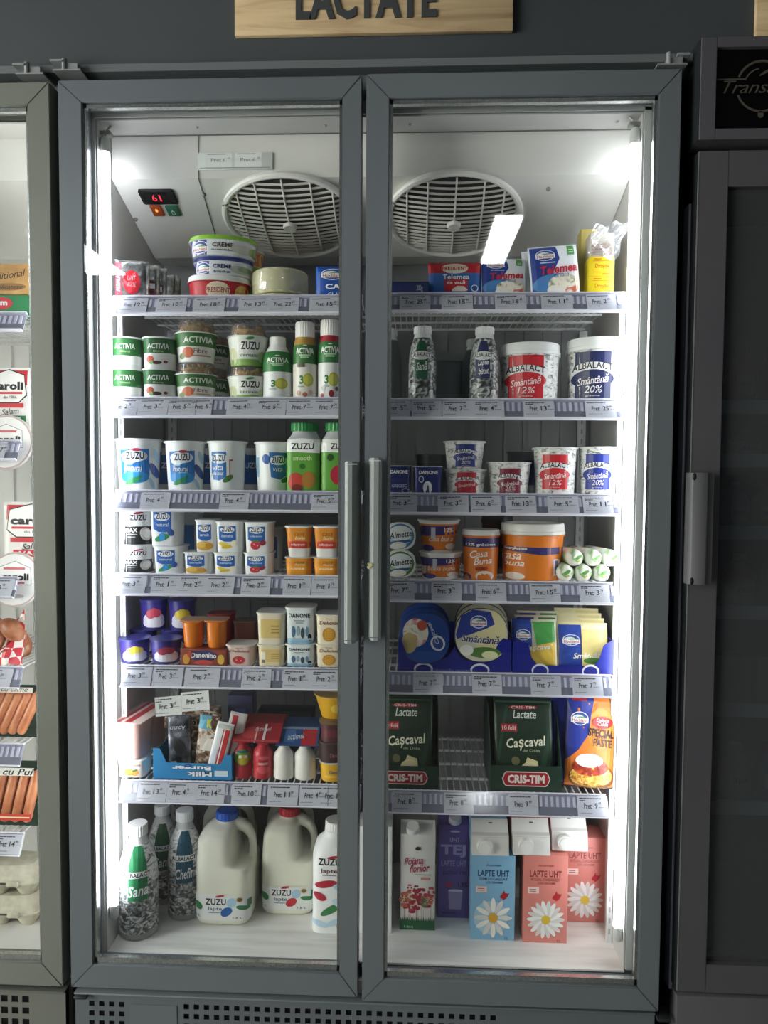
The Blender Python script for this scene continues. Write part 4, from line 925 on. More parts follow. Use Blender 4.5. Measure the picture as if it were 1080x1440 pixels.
def a_juice(c): return [G([(-.98, .70), (.98, .70), (.98, .56), (-.98, .58)], '#f1f3ef'), E(0, .70, .9, .07, '#f1f3ef'), T('ZUZU', 0, .655, 1.35, .09, K_, b=.03), T('smooth', .0, .49, 1.1, .07, '#cfe6a8', b=.01), E(0, .37, .17, .04, '#2c6a26'), E(-.4, .15, .45, .13, c), E(.35, .18, .4, .12, '#a8742c'), E(-.3, .06, .3, .06, '#7c2a1c')]
bottle('smoothie_bottle', 'square green fruit bottle with green lid and red apples print', 'bottle', 405, 452, 595, .105, z, PBJ, a_juice('#c2402e'), ((.0, .58, '#5da036'), (.58, .76, '#e9ece6'), (.76, .87, SEETHRU)), '#5da036', '#1f8a43', (.88, 1, .82), .9, 5)
bottle('smoothie_bottle', 'square green fruit bottle with strawberry print, half behind the left door frame', 'bottle', 453, 500, 595, .105, z, PBJ, [G([(-.98, .70), (.98, .70), (.98, .56), (-.98, .58)], '#f1f3ef'), T('ZUZU', .2, .655, 1.2, .09, K_, b=.03), E(.1, .25, .5, .14, '#b5203a'), E(-.4, .5, .2, .05, '#1f4a1c')], ((.0, .58, '#5da036'), (.58, .76, '#e9ece6'), (.76, .87, SEETHRU)), '#5da036', '#1f8a43', (.88, 1, .82), .9, 5)

# ------------------------------------------------------------------ third shelf, right
z = SR[2]-.003
tub('yogurt_cup', 'dark blue square greek yogurt cup beside the middle door frame', 'yogurt cup', 541, 579, 656, .105, z, [T('DANONE', .08, .8, 1.25, .13, W_, b=.03), T('GRECESC', .1, .3, 1.1, .12, '#b9c0dc', b=.01), R(.05, .5, 1.3, .12, '#27306e'), E(.55, .12, .28, .1, '#8a90b8'), E(.55, .12, .2, .06, '#1d2450')], '#1f2a66', (), 5, 1, .9, lid='#dfe2e6')
tub('yogurt_cup', 'dark blue square yogurt cup with white egg shaped dollop print', 'yogurt cup', 580, 622, 657, .105, z, [T('DANONE', .05, .8, 1.25, .13, W_, b=.03), E(.0, .24, .3, .24, '#f2f2f0'), E(-.42, .55, .17, .13, '#dfe3ee'), E(-.42, .55, .12, .09, '#2a3577')], '#232e74', (), 5, 1, .88, lid='#dfe2e6')
zt1 = tub('cream_cup', 'small cream cup with red label, lower of its stack', 'cream cup', 625, 684, 664, .10, z, a_sketchlabel('#c0303c', 'Smântână', None, .05, .9, .05, .9), SKETCH, (), 2, 1, .84, lid='#e2e4e2', H=P(655, 661, .15).z-z)
tub('cream_cup', 'small cream cup with navy label, top of its stack', 'cream cup', 623, 683, 622, .10, zt1+.0006, a_sketchlabel('#2a3a80', 'Smântână', '20%', .05, .9, .1, .9), SKETCH, (), 2, 1, .80, lid='#e2e4e2', top=.92)
tub('cream_cup', 'wide cream cup with dark red label reading 25%', 'cream cup', 684, 747, 651, .10, z, a_sketchlabel('#7c2036', 'Smântână', '25%', .05, .9, .04, .82), SKETCH, (), 2, 1, .82, lid='#e2e4e2')
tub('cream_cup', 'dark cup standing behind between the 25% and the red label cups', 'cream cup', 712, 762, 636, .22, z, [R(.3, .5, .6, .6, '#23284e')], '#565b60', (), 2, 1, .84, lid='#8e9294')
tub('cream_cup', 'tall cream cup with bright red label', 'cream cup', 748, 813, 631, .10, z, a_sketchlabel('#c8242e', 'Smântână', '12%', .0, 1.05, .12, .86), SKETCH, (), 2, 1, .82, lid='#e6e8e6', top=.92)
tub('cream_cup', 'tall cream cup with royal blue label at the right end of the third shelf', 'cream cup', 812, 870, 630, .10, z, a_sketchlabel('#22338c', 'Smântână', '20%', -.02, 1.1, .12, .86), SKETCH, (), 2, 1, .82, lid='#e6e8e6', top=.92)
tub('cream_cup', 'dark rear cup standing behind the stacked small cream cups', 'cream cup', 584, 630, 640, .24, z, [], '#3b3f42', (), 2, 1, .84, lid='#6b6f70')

# ------------------------------------------------------------------ fourth shelf, left
z = SL[3]-.003
def sqc(lab, x0, x1, yt, D, zb, art, H=None, body='#eceeee', n=5, bands=(), lid='#e9ebea', tp=.86): return tub('yogurt_cup', lab, 'yogurt cup', x0, x1, yt, D, zb, art, body, bands, n, 1, tp, lid=lid, H=H, top=.93)
mid = P(195, 767, .13).z
za = sqc('black and white coconut yogurt cup, lower left end of the fourth shelf', 173, 217, 767, .10, z, a_coco(), mid-z, n=2.4)
sqc('black and white coconut yogurt cup, upper left end of the fourth shelf', 173, 217, 716, .10, za+.0006, a_coco(), P(195, 714, .13).z-za, n=2.4)
za = sqc('blue and white cup with leaf print, lower of its pair', 220, 263, 768, .10, z, a_cup('leaf', 'natural'), mid-z)
sqc('blue and white cup with leaf print, upper of its pair', 215, 258, 716, .10, za+.0006, a_cup('leaf', 'natural'), P(236, 712, .13).z-za)
ml = P(325, 776, .13).z
zz_ = {}
for x0, x1, pc, nm in ((262, 303, 'gold', 'gold cereal'), (303, 345, 'banana', 'yellow banana'), (345, 386, 'straw', 'red strawberry')):
    zz_[pc] = sqc(f'small square yogurt cup with {nm} print, lower row', x0, x1, 776, .10, z, a_cup(pc, {'gold': 'cereale', 'banana': 'banane', 'straw': 'căpșuni'}[pc]), ml-z)
for x0, x1, yt, pc, nm in ((277, 309, 731, 'gold', 'gold cereal'), (306, 346, 733, 'banana', 'yellow banana'), (346, 386, 734, 'straw', 'red strawberry')):
    sqc(f'small square yogurt cup with {nm} print, upper row', x0, x1, yt, .10 if pc != 'gold' else .106, zz_[pc]+.0006, a_cup(pc, {'gold': 'cereale', 'banana': 'banane', 'straw': 'căpșuni'}[pc]))
for i, (x0, x1, yt, D) in enumerate(((248, 284, 722, .21), (366, 398, 742, .19), (205, 240, 730, .2))):
    sqc(['pale rear yogurt cup behind the gold cereal cups', 'pale rear yogurt cup right of the strawberry cups', 'pale rear yogurt cup behind the coconut and blue cups'][i], x0, x1, yt, D, z, [R(0, .55, 1.3, .5, '#3f6ea8')], body='#c9cdcc')
for j, (x0, x1) in enumerate(((402, 441), (441, 480))):
    nm = ('left', 'right')[j]
    za = sqc(f'orange apricot dessert cup, lower {nm} of four', x0, x1, 783, .10, z, a_orange('#e8a02a'), P(425, 783, .13).z-z, body='#e09628', n=4)
    sqc(f'orange and red strawberry dessert cup, upper {nm} of four', x0, x1, 741, .10, za+.0006, a_orange('#c93b33'), P(425, 740, .13).z-za, body='#e3e0dc', n=4, bands=((.3, .985, '#dc8a2a'),), tp=.72)

# ------------------------------------------------------------------ fourth shelf, right
z = SR[3]-.003
for j, (py, zz2) in enumerate(((793, 0), (754, 1))):
    disc('cream_cheese_tub', f'oval cream cheese tub on edge with green and blue lid, {("lower", "upper")[j]} of two', 'tub', 563, py, 21.5, .105, .05, [E(0, .5, .97, .48, '#e6eae4'), E(0, .5, .9, .45, '#51803f' if j == 0 else '#4f7fae'), E(0, .52, .8, .36, '#9ec3d8' if j else '#a8c8a0'), E(0, .6, .78, .28, '#e9eef0'), T('Almette', .02, .56, 1.5, .22, '#23302c', sh=.25, b=.02, rot=8), E(0, .3, .7, .05, '#2e5e8e', 6), E(-.1, .18, .5, .12, '#f0f0e6')], '#dfe4dc', '#dcdcd0', rot=(0, 0, 0), rz=.92, n=2.5)
a_cb = [R(0, .48, 1.9, .72, '#e07a22'), G([(-.95, .84), (.95, .84), (.95, .6), (-.95, .5)], '#3b2f72'), T('casa buna', .1, .44, 1.1, .16, '#f4e9d8', sh=.3, b=.01), R(-.25, .62, .2, .36, '#b9bcc8'), E(.55, .2, .25, .1, '#f2e9da'), E(-.5, .14, .3, .1, '#3b2f72'), T('12%', .45, .72, .4, .14, '#f4ece0', b=.02)]
za = tub('cream_cup', 'orange cream cup with violet band, lower of its stack', 'cream cup', 589, 650, 776, .105, z, a_cb, '#e8e4de', (), 2, 1, .82, lid='#eceae4', H=P(620, 776, .15).z-z)
tub('cream_cup', 'orange cream cup with violet band, top of its stack', 'cream cup', 587, 647, 731, .105, za+.0006, a_cb, '#ece9e4', ((.08, .9, '#d97826'),), 2, 1, .68, lid='#e2ded8')
a_cb2 = [T('12% grăsime', 0, .8, 1.5, .09, '#f4ece0', b=.02), T('Casa', -.1, .6, .9, .16, '#fbf3e6', sh=.3, b=.01, rot=6), T('Buna', .1, .44, .9, .15, '#fbf3e6', sh=.3, b=.01, rot=6), R(.05, .27, .6, .08, '#a33a1c'), E(.2, .1, .45, .12, '#efe6d8'), E(-.7, .08, .25, .08, '#33306e')]
tub('cream_cup', 'tall orange cream cup reading 12% with white lid', 'cream cup', 649, 703, 744, .105, z, a_cb2, '#e07a1e', ((.74, .95, '#2e2f70'),), 2, 1, .86, lid=('#ecebe6', .11))
tub('cream_bucket', 'large orange cream bucket with violet band and white lid', 'bucket', 703, 794, 735, .10, z, [T('% grăsime', -.5, .72, .7, .07, '#f4ece0', b=.02), G([(-.99, .76), (.99, .74), (.99, .6), (.3, .58), (-.99, .68)], '#33306e')][::-1] + [T('casa', -.62, .53, .6, .13, '#fbf3e6', sh=.3, b=.01), T('buna', -.55, .39, .65, .13, '#fbf3e6', sh=.3, b=.01), E(-.5, .1, .3, .08, '#efe6d8'), R(.72, .3, .18, .36, '#ece9f0'), R(.72, .3, .1, .3, '#6d6a80'), T('24% grăsime', -.5, .705, .7, .06, '#f4ece0', b=.02)], '#e37d1c', (), 2, .95, .89, lid=('#ebe8e0', .20), top=.95)
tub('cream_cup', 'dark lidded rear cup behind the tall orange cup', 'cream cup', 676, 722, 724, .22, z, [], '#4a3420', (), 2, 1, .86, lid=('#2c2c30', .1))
def roll(lab, px, py, D, rz, L=.13):
    c = P(px, py, D); r = .0185; o = thing('wrapped_roll', lab, 'roll', tuple(c), (0, 0, math.radians(rz)), 'wrapped rolls on the fourth right shelf')
    bm = bmesh.new(); rows = []; prof = [(0, .15), (.001, .6), (.006, .9), (.014, 1), (L*.5, 1.02), (L-.012, 1), (L-.003, .7), (L, .1)]
    for k, (y, q) in enumerate(prof):
        rows.append([bm.verts.new((r*(q+.03*math.sin(i*5+k))*math.cos(2*math.pi*i/24), y, r*(q+.03*math.sin(i*5+k))*math.sin(2*math.pi*i/24))) for i in range(24)])
    for a, b in zip(rows, rows[1:]):
        for i in range(24): bm.faces.new((a[i], a[(i+1) % 24], b[(i+1) % 24], b[i]))
    bm.faces.new(rows[0]); bm.faces.new(rows[-1][::-1])
    link('wrapper', bm, ROLLM[int(px) % 2], o)
    def surf(x, z_, e):
        q = min(1, math.hypot(x, z_)/r); y = 0 if q < .15 else (.001*(q-.15)/.45 if q < .6 else .001+.005*(q-.6)/.3 if q < .9 else .006+.008*(q-.9)/.1); return x, y-e-.0006, z_
    Print().add([E(0, 0, .5, .26, '#e9efe0'), E(.1, .05, .5, .1, '#5f9a4c', 30), E(-.2, -.12, .4, .07, '#8ab870', -40), E(.2, -.15, .2, .05, '#d8c24a')], r, 2*r, surf, [-.01, -.005, 0, .005, .01], [-.01, 0, .01]).done(o)
ROLLM = [nmat('green_white_wrapper', [(.38, '#86a86a'), (.5, '#e6eadf'), (.62, '#f2efe6'), (.72, '#d89a5a')], 26, 3, .3, 0, .3, dist=.6), nmat('yellow_green_wrapper', [(.38, '#cfc23a'), (.5, '#eef0e2'), (.66, '#7aa85c')], 26, 3, .3, 0, .3, dist=.6)]
ca = P(797, 811, .105).z; r_ = .0185; zl_ = z+r_+.0005
for px, nm in ((796, 'leftmost'), (822, 'middle'), (848, 'rightmost')): 
    c = P(px, 811, .105); roll(f'{nm} green and white wrapped roll in the lower row', px, 811, .105, 0)
    C.objects[-1]
for o_ in [o for o in C.objects if o.name.startswith('wrapped_roll')]: o_.location.z = zl_; 
for px, nm in ((812, 'left'), (838, 'middle'), (862, 'right')): roll(f'{nm} one of the three wrapped rolls on top of the pile', px, 796, .11, 14)
up_ = [o for o in C.objects if o.name.startswith('wrapped_roll') and 'on top' in o['label']]
for o_ in up_: o_.location.z = zl_+r_*1.72
# ------------------------------------------------------------------ fifth shelf, left
z = SL[4]-.003
a_pf = lambda c: [E(0, .36, .7, .26, '#e9e6ee'), E(-.2, .55, .3, .15, c), E(.2, .58, .3, .14, c), E(0, .64, .25, .12, c), E(-.3, .25, .4, .14, '#f2f0f4'), E(.3, .24, .4, .14, '#f2f0f4')]
def pf(lab, x0, x1, yt, D, zb, c, H=None, tiltl=False): return tub('dessert_cup', lab, 'dessert cup', x0, x1, yt, D, zb, a_pf(c), '#2f2c78', ((.3, .86, '#3d2f86'),), 2, 1, .82, lid='#3f3f8c', H=H, top=.93)
hA = P(188, 896, .14).z-z
zA = pf('purple dessert cup with yellow fruit, lower left of four', 168, 212, 897, .10, z, '#e8d24a', hA); zB = pf('purple dessert cup with red berries, lower right of four', 212, 256, 899, .10, z, '#a8324a', hA)
zC = pf('purple dessert cup hidden behind the lower pair, left', 182, 222, 885, .185, z, '#a8324a', hA+.004); zD = pf('purple dessert cup hidden behind the lower pair, right', 226, 264, 885, .185, z, '#e8d24a', hA+.004)
pf('purple dessert cup with pink berries, upper left', 197, 236, 842, .18, zC+.001, '#c8485c'); pf('purple dessert cup with yellow fruit, upper right', 237, 276, 843, .18, zD+.001, '#e8d24a')
# twin cups in a card sleeve
H_ = P(285, 912, .105).z-z
o, hx, H = box('dessert_twin_pack', 'reddish card sleeve carrying the twin orange dessert cups', 'card sleeve', 254, 319, 912, .10, z, .055, [R(0, .5, 1.9, .9, '#8e3f2a'), E(0, .6, .6, .34, '#2f2d62'), T('Danonino', 0, .6, 1.1, .32, '#f4f2f0', sh=.1, arc=.05, b=.03), E(0, .2, .4, .16, '#c34a3a'), E(-.75, .4, .15, .3, '#d89a3a'), E(.75, .4, .15, .3, '#d8b24a'), E(-.6, .7, .1, .2, '#b8483a')], '#84382a', H=H_, bodyname='card_sleeve')
for j, (x0, x1) in enumerate(((256, 289), (289, 321))):
    X, Y, ax, ay, hh = fit(x0, x1, 870, .103, z+H_, 1)
    q = thing('dessert_cup', f'{("left", "right")[j]} orange dessert cup of the twin pack with clear lid', 'dessert cup', (X, Y, z+H_+.0004))
    bm = bmesh.new(); loft(bm, [(0, ax*.72, ax*.72, 2), (hh*.2, ax*.8, ax*.8, 2), (hh*.9, ax*.84, ax*.84, 2.5), (hh*.95, ax*.98, ax*.98, 5), (hh*.98, ax*.99, ax*.99, 5)], 36); link('cup', bm, M('#dc7a1e', .25), q)
    bm = bmesh.new(); loft(bm, [(hh*.985, ax*.99, ax*.99, 5), (hh, ax*.99, ax*.99, 5)], 36); link('foil_lid', bm, M('#c9a184', .3), q)
for j, (x0, x1, yt, D, c) in enumerate(((294, 330, 862, .19, '#8e1f2a'), (330, 364, 872, .19, '#7a4a44'))):
    tub('dessert_cup', ['dark red lidded rear dessert cup behind the twin pack', 'brownish rear dessert cup right of the dark red one'][j], 'dessert cup', x0, x1, yt, D, z, [], c, (), 4, 1, .86, lid='#a02c36' if j == 0 else '#9c8478')
a_del = lambda pic: [T('Delicios', 0, .74, 1.35, .13, '#7d3a2c', sh=.15, b=.01), R(0, .88, .5, .03, '#a08a6a')] + ([E(-.05, .3, .42, .2, '#c2303a'), E(-.2, .4, .1, .04, '#3f8a4a', 30), E(-.2, .3, .05, .03, '#f0c0b0'), E(.1, .27, .05, .03, '#f0c0b0')] if pic == 's' else [E(.0, .34, .46, .24, '#c98f2c'), E(.0, .34, .38, .19, '#dba843')]+[R(-.3+.15*k, .34, .02, .3, '#b98024') for k in range(5)]+[R(0, .22+.08*k, .6, .01, '#b98024') for k in range(4)] if pic == 'b' else [E(-.1, .32, .34, .2, '#e8872a'), E(.25, .3, .3, .18, '#e89a3c'), E(.3, .42, .2, .06, '#3f7a3a', 20)])
sqc('pink strawberry cream cup with clear tray above', 321, 361, 904, .10, z, a_del('s'), body='#dcc3bb')
a_van = [R(0, .52, 1.3, .6, '#dcc07a'), R(-.5, .45, .3, .5, '#f0eadb'), R(-.5, .25, .25, .16, '#777063'), R(.3, .6, .5, .04, '#a88a4a'), R(.3, .5, .5, .04, '#a88a4a'), R(.3, .4, .5, .04, '#a88a4a')]
zm = P(380, 904, .13).z
za = sqc('vanilla cream cup seen from its back label, lower', 364, 404, 904, .10, z, a_van, zm-z, body='#e2d5b0')
sqc('vanilla cream cup seen from its back label, upper with drooping lid', 363, 405, 859, .10, za+.0006, a_van[:1]+a_van[3:], body='#e6dcc4')
a_dan = [T('DANONE', 0, .8, 1.4, .12, K_, b=.03), R(0, .66, .7, .03, '#8a97a0'), R(0, .6, .5, .03, '#8a97a0'), E(-.4, .35, .12, .16, '#4a6f8c'), E(-.1, .38, .1, .14, '#8fa9b8'), E(.2, .32, .12, .15, '#3a4a58'), E(.5, .36, .1, .14, '#6f93ac'), E(.65, .2, .12, .1, '#1f2a30'), R(0, .15, 1.5, .05, '#a9c4d4')]
za = sqc('white and blue cup with printed figures, lower', 403, 445, 903, .10, z, a_dan, P(423, 903, .13).z-z, body='#dfe6e8', bands=((0, .12, '#8fb8d4'),))
sqc('white and blue cup with printed figures, upper', 403, 445, 852, .10, za+.0006, a_dan, body='#dfe6e8', bands=((0, .12, '#8fb8d4'),))
za = sqc('cream cup with round biscuit print, lower', 445, 484, 903, .10, z, a_del('b'), P(460, 903, .13).z-z, body='#e8dcc2')
sqc('cream cup with round biscuit print, upper', 445, 484, 862, .10, za+.0006, a_del('b'), body='#e8dcc2')

# ------------------------------------------------------------------ fifth shelf, right: two display trays of sliced cheese
z = SR[4]-.003
def tray(lab, x0, x1, D, zb, dep, front, H, m, art=(), side_h=None, name='display_box'):
    a, b = P(x0, 925, D), P(x1, 925, D); hx = (b.x-a.x)/2; o = thing(name, lab, 'display box', ((a.x+b.x)/2, D, zb))
    bm = bmesh.new(); prism(bm, [(x*hx, z_*H) for x, z_ in front], 0, .0012); link('front_panel', bm, m, o, False)
    sh = side_h or H
    bm = bmesh.new(); bx(bm, -hx, hx, 0, dep, .0002, .0014); bx(bm, -hx, hx, dep-.0012, dep, 0, sh); bx(bm, -hx, -hx+.0012, .0012, dep, 0, sh); bx(bm, hx-.0012, hx, .0012, dep, 0, sh)
    link('box_walls', bm, m, o, False)
    if art: Print().add(art, hx, H, flat(0)).done(o)
    return o, hx
BX = M('#1c2585', .35)
Ht = P(640, 900, .10).z-z
tray('navy display tray holding the two round cheese packs', 560, 719, .10, z, .2, [(-1, 0), (1, 0), (1, 1.0), (.86, 1.08), (.78, .95), (.66, .5), (.5, .36), (.2, .36), (.08, .5), (0, .8), (-.1, .5), (-.25, .36), (-.72, .36), (-.84, .5), (-.94, .95), (-1, 1)], Ht, BX, [E(-.55, .08, .17, .2, '#dfe3f2'), E(-.55, .06, .14, .16, '#1c2585'), E(.45, .08, .17, .2, '#dfe3f2'), E(.45, .06, .14, .16, '#1c2585'), T('Buzunarile noastre', -.05, .06, .75, .1, '#8f96c8')], Ht*1.02)
tray('navy display tray holding the fanned sliced cheese packs', 721, 863, .10, z, .2, [(-1, 0), (1, 0), (1, 1.15), (.8, .95), (.72, .5), (.62, .27), (-.5, .27), (-.62, .5), (-.7, 1.0), (-.9, 1.05), (-1, 1.0)], Ht*.95, BX, [E(-.45, .1, .17, .22, '#dfe3f2'), E(-.45, .08, .14, .18, '#1c2585'), E(.55, .1, .17, .22, '#dfe3f2'), E(.55, .08, .14, .18, '#1c2585')], Ht*1.05)
RND = nmat('blue_round_label', [(.3, '#1f3f8c'), (.7, '#2a55a5')], 4, 2, .25)
for j in range(3):
    D = .108+.024*j
    disc('cheese_pack', ['front round cheese pack with rotated food label, left in its tray', 'second round cheese pack in the left row', 'third round cheese pack in the left row'][j], 'cheese pack', 597, 897-7*j, 36, D, .016, ([E(-.35, .6, .5, .28, FOOD1), E(-.6, .4, .3, .2, '#c9b57c'), E(-.1, .74, .2, .1, '#c8553a'), E(.52, .4, .3, .14, '#dfe5ee', -60), E(.52, .4, .24, .1, '#2c4a9a', -60), T('Cașcaval', .35, .6, .9, .1, '#e8edf4', sh=.2, rot=115)]) if j == 0 else [], RND, '#222c4c', rot=(-12, 0, 0), n=2.3)
    disc('cheese_pack', ['front round cheese pack with white and blue sliced cheese label', 'second round cheese pack in the right row', 'third round cheese pack in the right row'][j], 'cheese pack', 677, 893-7*j, 38, D, .016, ([E(.3, .55, .6, .42, '#ddd3a0'), G([(-.95, .5), (-.75, .85), (-.3, .97), (.35, .93), (.5, .7), (.2, .62), (-.9, .42)], '#243a94')] + logo_oval(-.1, .74, .62, .24) + [T('Smântână', -.05, .42, 1.4, .16, '#f6f6f2', sh=.25, b=.03, rot=-4), T('Smântână', -.04, .425, 1.4, .15, '#26356e', sh=.25, b=.015, rot=-4), E(.1, .18, .6, .1, '#4f7a34'), E(.3, .14, .3, .07, '#dfe0b0'), E(-.55, .22, .25, .1, '#e8e8e2')]) if j == 0 else [], '#cfcdb8', '#2b2420' if j == 0 else '#3a2c24', rot=(-12, 0, 0), n=2.3)
a_sl1 = [R(-.55, .55, .85, .9, '#2347a0')] + logo_oval(-.5, .68, .66, .22) + [G([(-.1, .95), (.9, .95), (.9, .5), (.1, .4)], '#4a9a4c'), G([(-.2, .45), (.9, .55), (.9, .05), (-.2, .05)], '#e2bd4a'), T('Cașcaval', .15, .42, 1.3, .13, '#f0f4ea', sh=.3, b=.02, rot=5)]
a_sl2 = [R(-.5, .5, .9, .9, '#24429a')] + logo_oval(-.45, .62, .7, .24) + [R(.45, .45, 1.0, .8, '#e2cf86'), T('Smântână', .25, .32, 1.3, .13, '#f2f2ea', sh=.3, b=.02, rot=4), E(.4, .2, .4, .06, '#4f8a3c')]
for j in range(3):
    pouch('cheese_pack', ['front sliced cheese pouch with green and yellow label', 'second sliced cheese pouch behind the green labelled one', 'rear sliced cheese pouch of the green label row'][j], 'cheese pack', 722+4*j, 786+2*j, 873-6*j, .112+.03*j, z+.002, .02, a_sl1 if j == 0 else [R(-.5, .5, .8, .9, '#1f3a84'), R(.5, .8, .8, .3, '#3a8040')], '#dcd9c4', rot=(-16, 0, 0), crinkle=.0007)
for j in range(4):
    pouch('cheese_pack', ['front sliced cheese pouch with blue panel and pale yellow slices', 'second pouch of the fanned pale yellow row', 'third pouch of the fanned pale yellow row', 'rearmost pouch of the fanned pale yellow row'][j], 'cheese pack', 786-1*j, 858-4*j, 878-7*j, .112+.027*j, z+.002, .02, a_sl2 if j == 0 else logo_oval(-.45, .8, .6, .2)+[R(.45, .75, 1.0, .4, '#dcc985')], '#e4dcae', rot=(-16, 0, -3), crinkle=.0009)
pouch('cheese_pack', 'white sliced cheese pouch lying across the back of the right tray', 'cheese pack', 735, 835, 862, .235, z+.002, .02, [R(0, .85, 1.6, .2, '#d8c98a')], '#c9c8ba', rot=(-18, 0, 0), crinkle=.001)

# ------------------------------------------------------------------ lowest shelf, left
z = SL[5]-.003
zt1 = sqc('small peach cream cup at the left end of the lowest shelf', 170, 211, 1063, .10, z, a_del('o'), P(190, 1063, .13).z-z, body='#e9dfd2')
o_ = thing('dessert_multipack', 'pink multipack of cream cups with red striped lid, stacked on the peach cup', 'multipack', (P(188, 1040, .135).x, .135, zt1+.001), (0, 0, math.radians(-8)))
for sx_ in (0,):
    bm = bmesh.new(); w2 = (P(211, 1040, .135).x-P(163, 1040, .135).x)/2*.92; h2 = P(188, 1010, .135).z-zt1
    loft(bm, [(0, w2*.82, w2*.82, 4), (h2*.05, w2*.88, w2*.88, 4), (h2*.95, w2*.98, w2*.98, 4), (h2*.96, w2*1.06, w2*1.06, 5), (h2, w2*1.06, w2*1.06, 5)], 36); link('cup', bm, M('#c9a59c', .3), o_)
    bm = bmesh.new(); loft(bm, [(0, w2*.82, w2*.82, 4, 0, w2*2), (h2*.95, w2*.98, w2*.98, 4, 0, w2*2), (h2*.96, w2*1.06, w2*1.06, 5, 0, w2*2), (h2, w2*1.06, w2*1.06, 5, 0, w2*2)], 36); link('cup', bm, M('#b98d84', .3), o_)
    bm = bmesh.new(); bx(bm, -w2*1.05, w2*1.05, -w2*1.05, w2*3.1, h2+.0002, h2+.0010); link('foil_lid', bm, M('#d8c4bc', .3), o_, False)
    bm = bmesh.new(); bx(bm, -w2*.1, w2*.35, -w2*1.0, w2*3.0, h2+.0011, h2+.0014); bx(bm, -w2*.6, w2*-.35, -w2*1.0, w2*3.0, h2+.0011, h2+.0014); link('lid_stripe', bm, M('#b5343c', .3), o_, False)
    Print().add([R(-.2, .45, 1.2, .5, '#d7b5aa'), R(-.45, .3, .3, .2, '#5d4a48'), R(.3, .4, .5, .03, '#8a5a54')], w2, h2, ringsurf([(0, w2*.82, w2*.82, 4), (h2, w2*.98, w2*.98, 4)]), acuts(w2)).done(o_)
# bar box
BLU = M('#2a86bd', .4); zbx = z
Hb = P(270, 1073, .10).z-z
o, hx = tray('sky blue display box with upside down lettering holding wrapped bars', 214, 325, .10, z, .11, [(-1, 0), (1, 0), (1, 1.5), (.84, 1.5), (.7, .95), (-.66, 1), (-.74, 1.4), (-.82, 1.8), (-1, 1.85)], Hb, BLU, [T('Burger', -.02, .74, 1.02, .36, '#1a4c8c', b=.08, rot=180), T('Burger', -.02, .74, 1.0, .32, '#f2f6fa', b=.04, rot=180), T('Milk', .18, .36, .66, .32, '#16407c', b=.08, rot=180), T('Milk', .18, .36, .64, .28, '#f2f6fa', b=.04, rot=180), R(.74, .42, .34, .34, '#cfe0ea')], Hb*1.5)
SILV = nmat('dark_wrapper', [(.35, '#2a2b30'), (.55, '#6c6f76'), (.7, '#b5b8bd')], 40, 3, .25, .3, .3)
BROWN = nmat('brown_wrapper', [(.35, '#3a2418'), (.5, '#8a6a50'), (.62, '#e0d5c4'), (.75, '#6c4a34')], 60, 3, .3, .1, .2, dist=1)
pouch('snack_bar', 'grey wrapped snack bar leaning in the blue box', 'snack bar', 236, 268, 1010, .125, z+.002, .02, [T('crunchy', -.05, .8, 1.3, .1, '#c9ccd0', sh=.2), E(.1, .45, .5, .18, '#1b1c20', 20), R(-.5, .2, .5, .05, '#b9bcc0')], SILV, rot=(-6, -3, 5), crinkle=.0009)
pouch('snack_bar', 'brown wrapped snack bar with yellow and white print beside the red striped bar', 'snack bar', 271, 302, 1006, .122, z+.002, .018, [R(-.35, .85, 1.1, .22, '#63b6cf'), T('K', .1, .84, .5, .14, '#e6d83a', b=.05), R(0, .5, 1.2, .2, '#d8d0c4')], BROWN, rot=(-6, 4, -5), crinkle=.0009)
pouch('snack_bar', 'white and red striped milk bar standing across the front of the blue box', 'snack bar', 289, 313, 1017, .104, z+.018, .012, [R(.3, .48, .8, .9, '#c8282c'), R(.1, .5, .14, .9, '#f4f2f0'), R(-.5, .3, .6, .3, '#dfe6ee'), R(0, .92, 1.6, .08, '#c9cbc9')], '#e9ecee', rot=(-4, 13, 0), crinkle=.0007)
pouch('snack_bar', 'second white and red milk bar tucked behind the striped one', 'snack bar', 305, 329, 1004, .118, z+.01, .012, [R(-.3, .5, .6, .9, '#c43036'), R(.3, .6, .5, .5, '#d9d4cf')], '#e2dfdb', rot=(-6, 12, 4), crinkle=.0009)
pouch('snack_bar', 'dark brown wrapped bar behind the grey one', 'snack bar', 252, 284, 998, .155, z+.002, .02, [], BROWN, rot=(-5, 0, 0), crinkle=.001)
o, hx, H = box('biscuit_pack', 'brown and white biscuit pack hanging over the tags beneath the fifth shelf', 'biscuit pack', 230, 304, 969, .16, z+.09, .04, [T('choco', -.15, .4, .8, .4, '#e8dccb', b=.06), T('choco', -.15, .4, .76, .34, '#3a2418', b=.03), R(.7, .5, .4, .9, '#e6e3dd')], BROWN, H=.05, rot=(0, 3, 0))
b2 = [('biscuit_pack', 'tall purple and blue carton behind the bar box', 320, 355, 978, '#3c3f78'), ('biscuit_pack', 'dark bottle crate panel at the rear of the lowest left shelf', 360, 440, 992, '#2c3340')]
box(b2[0][0], b2[0][1], 'carton', 320, 355, 978, .22, z, .05, [R(0, .6, .9, .4, '#5a6fae')], '#454a6e'); box('carton', b2[1][1], 'carton', 362, 440, 1000, .27, z, .05, [R(0, .7, 1.2, .3, '#46508c')], '#2f3644')
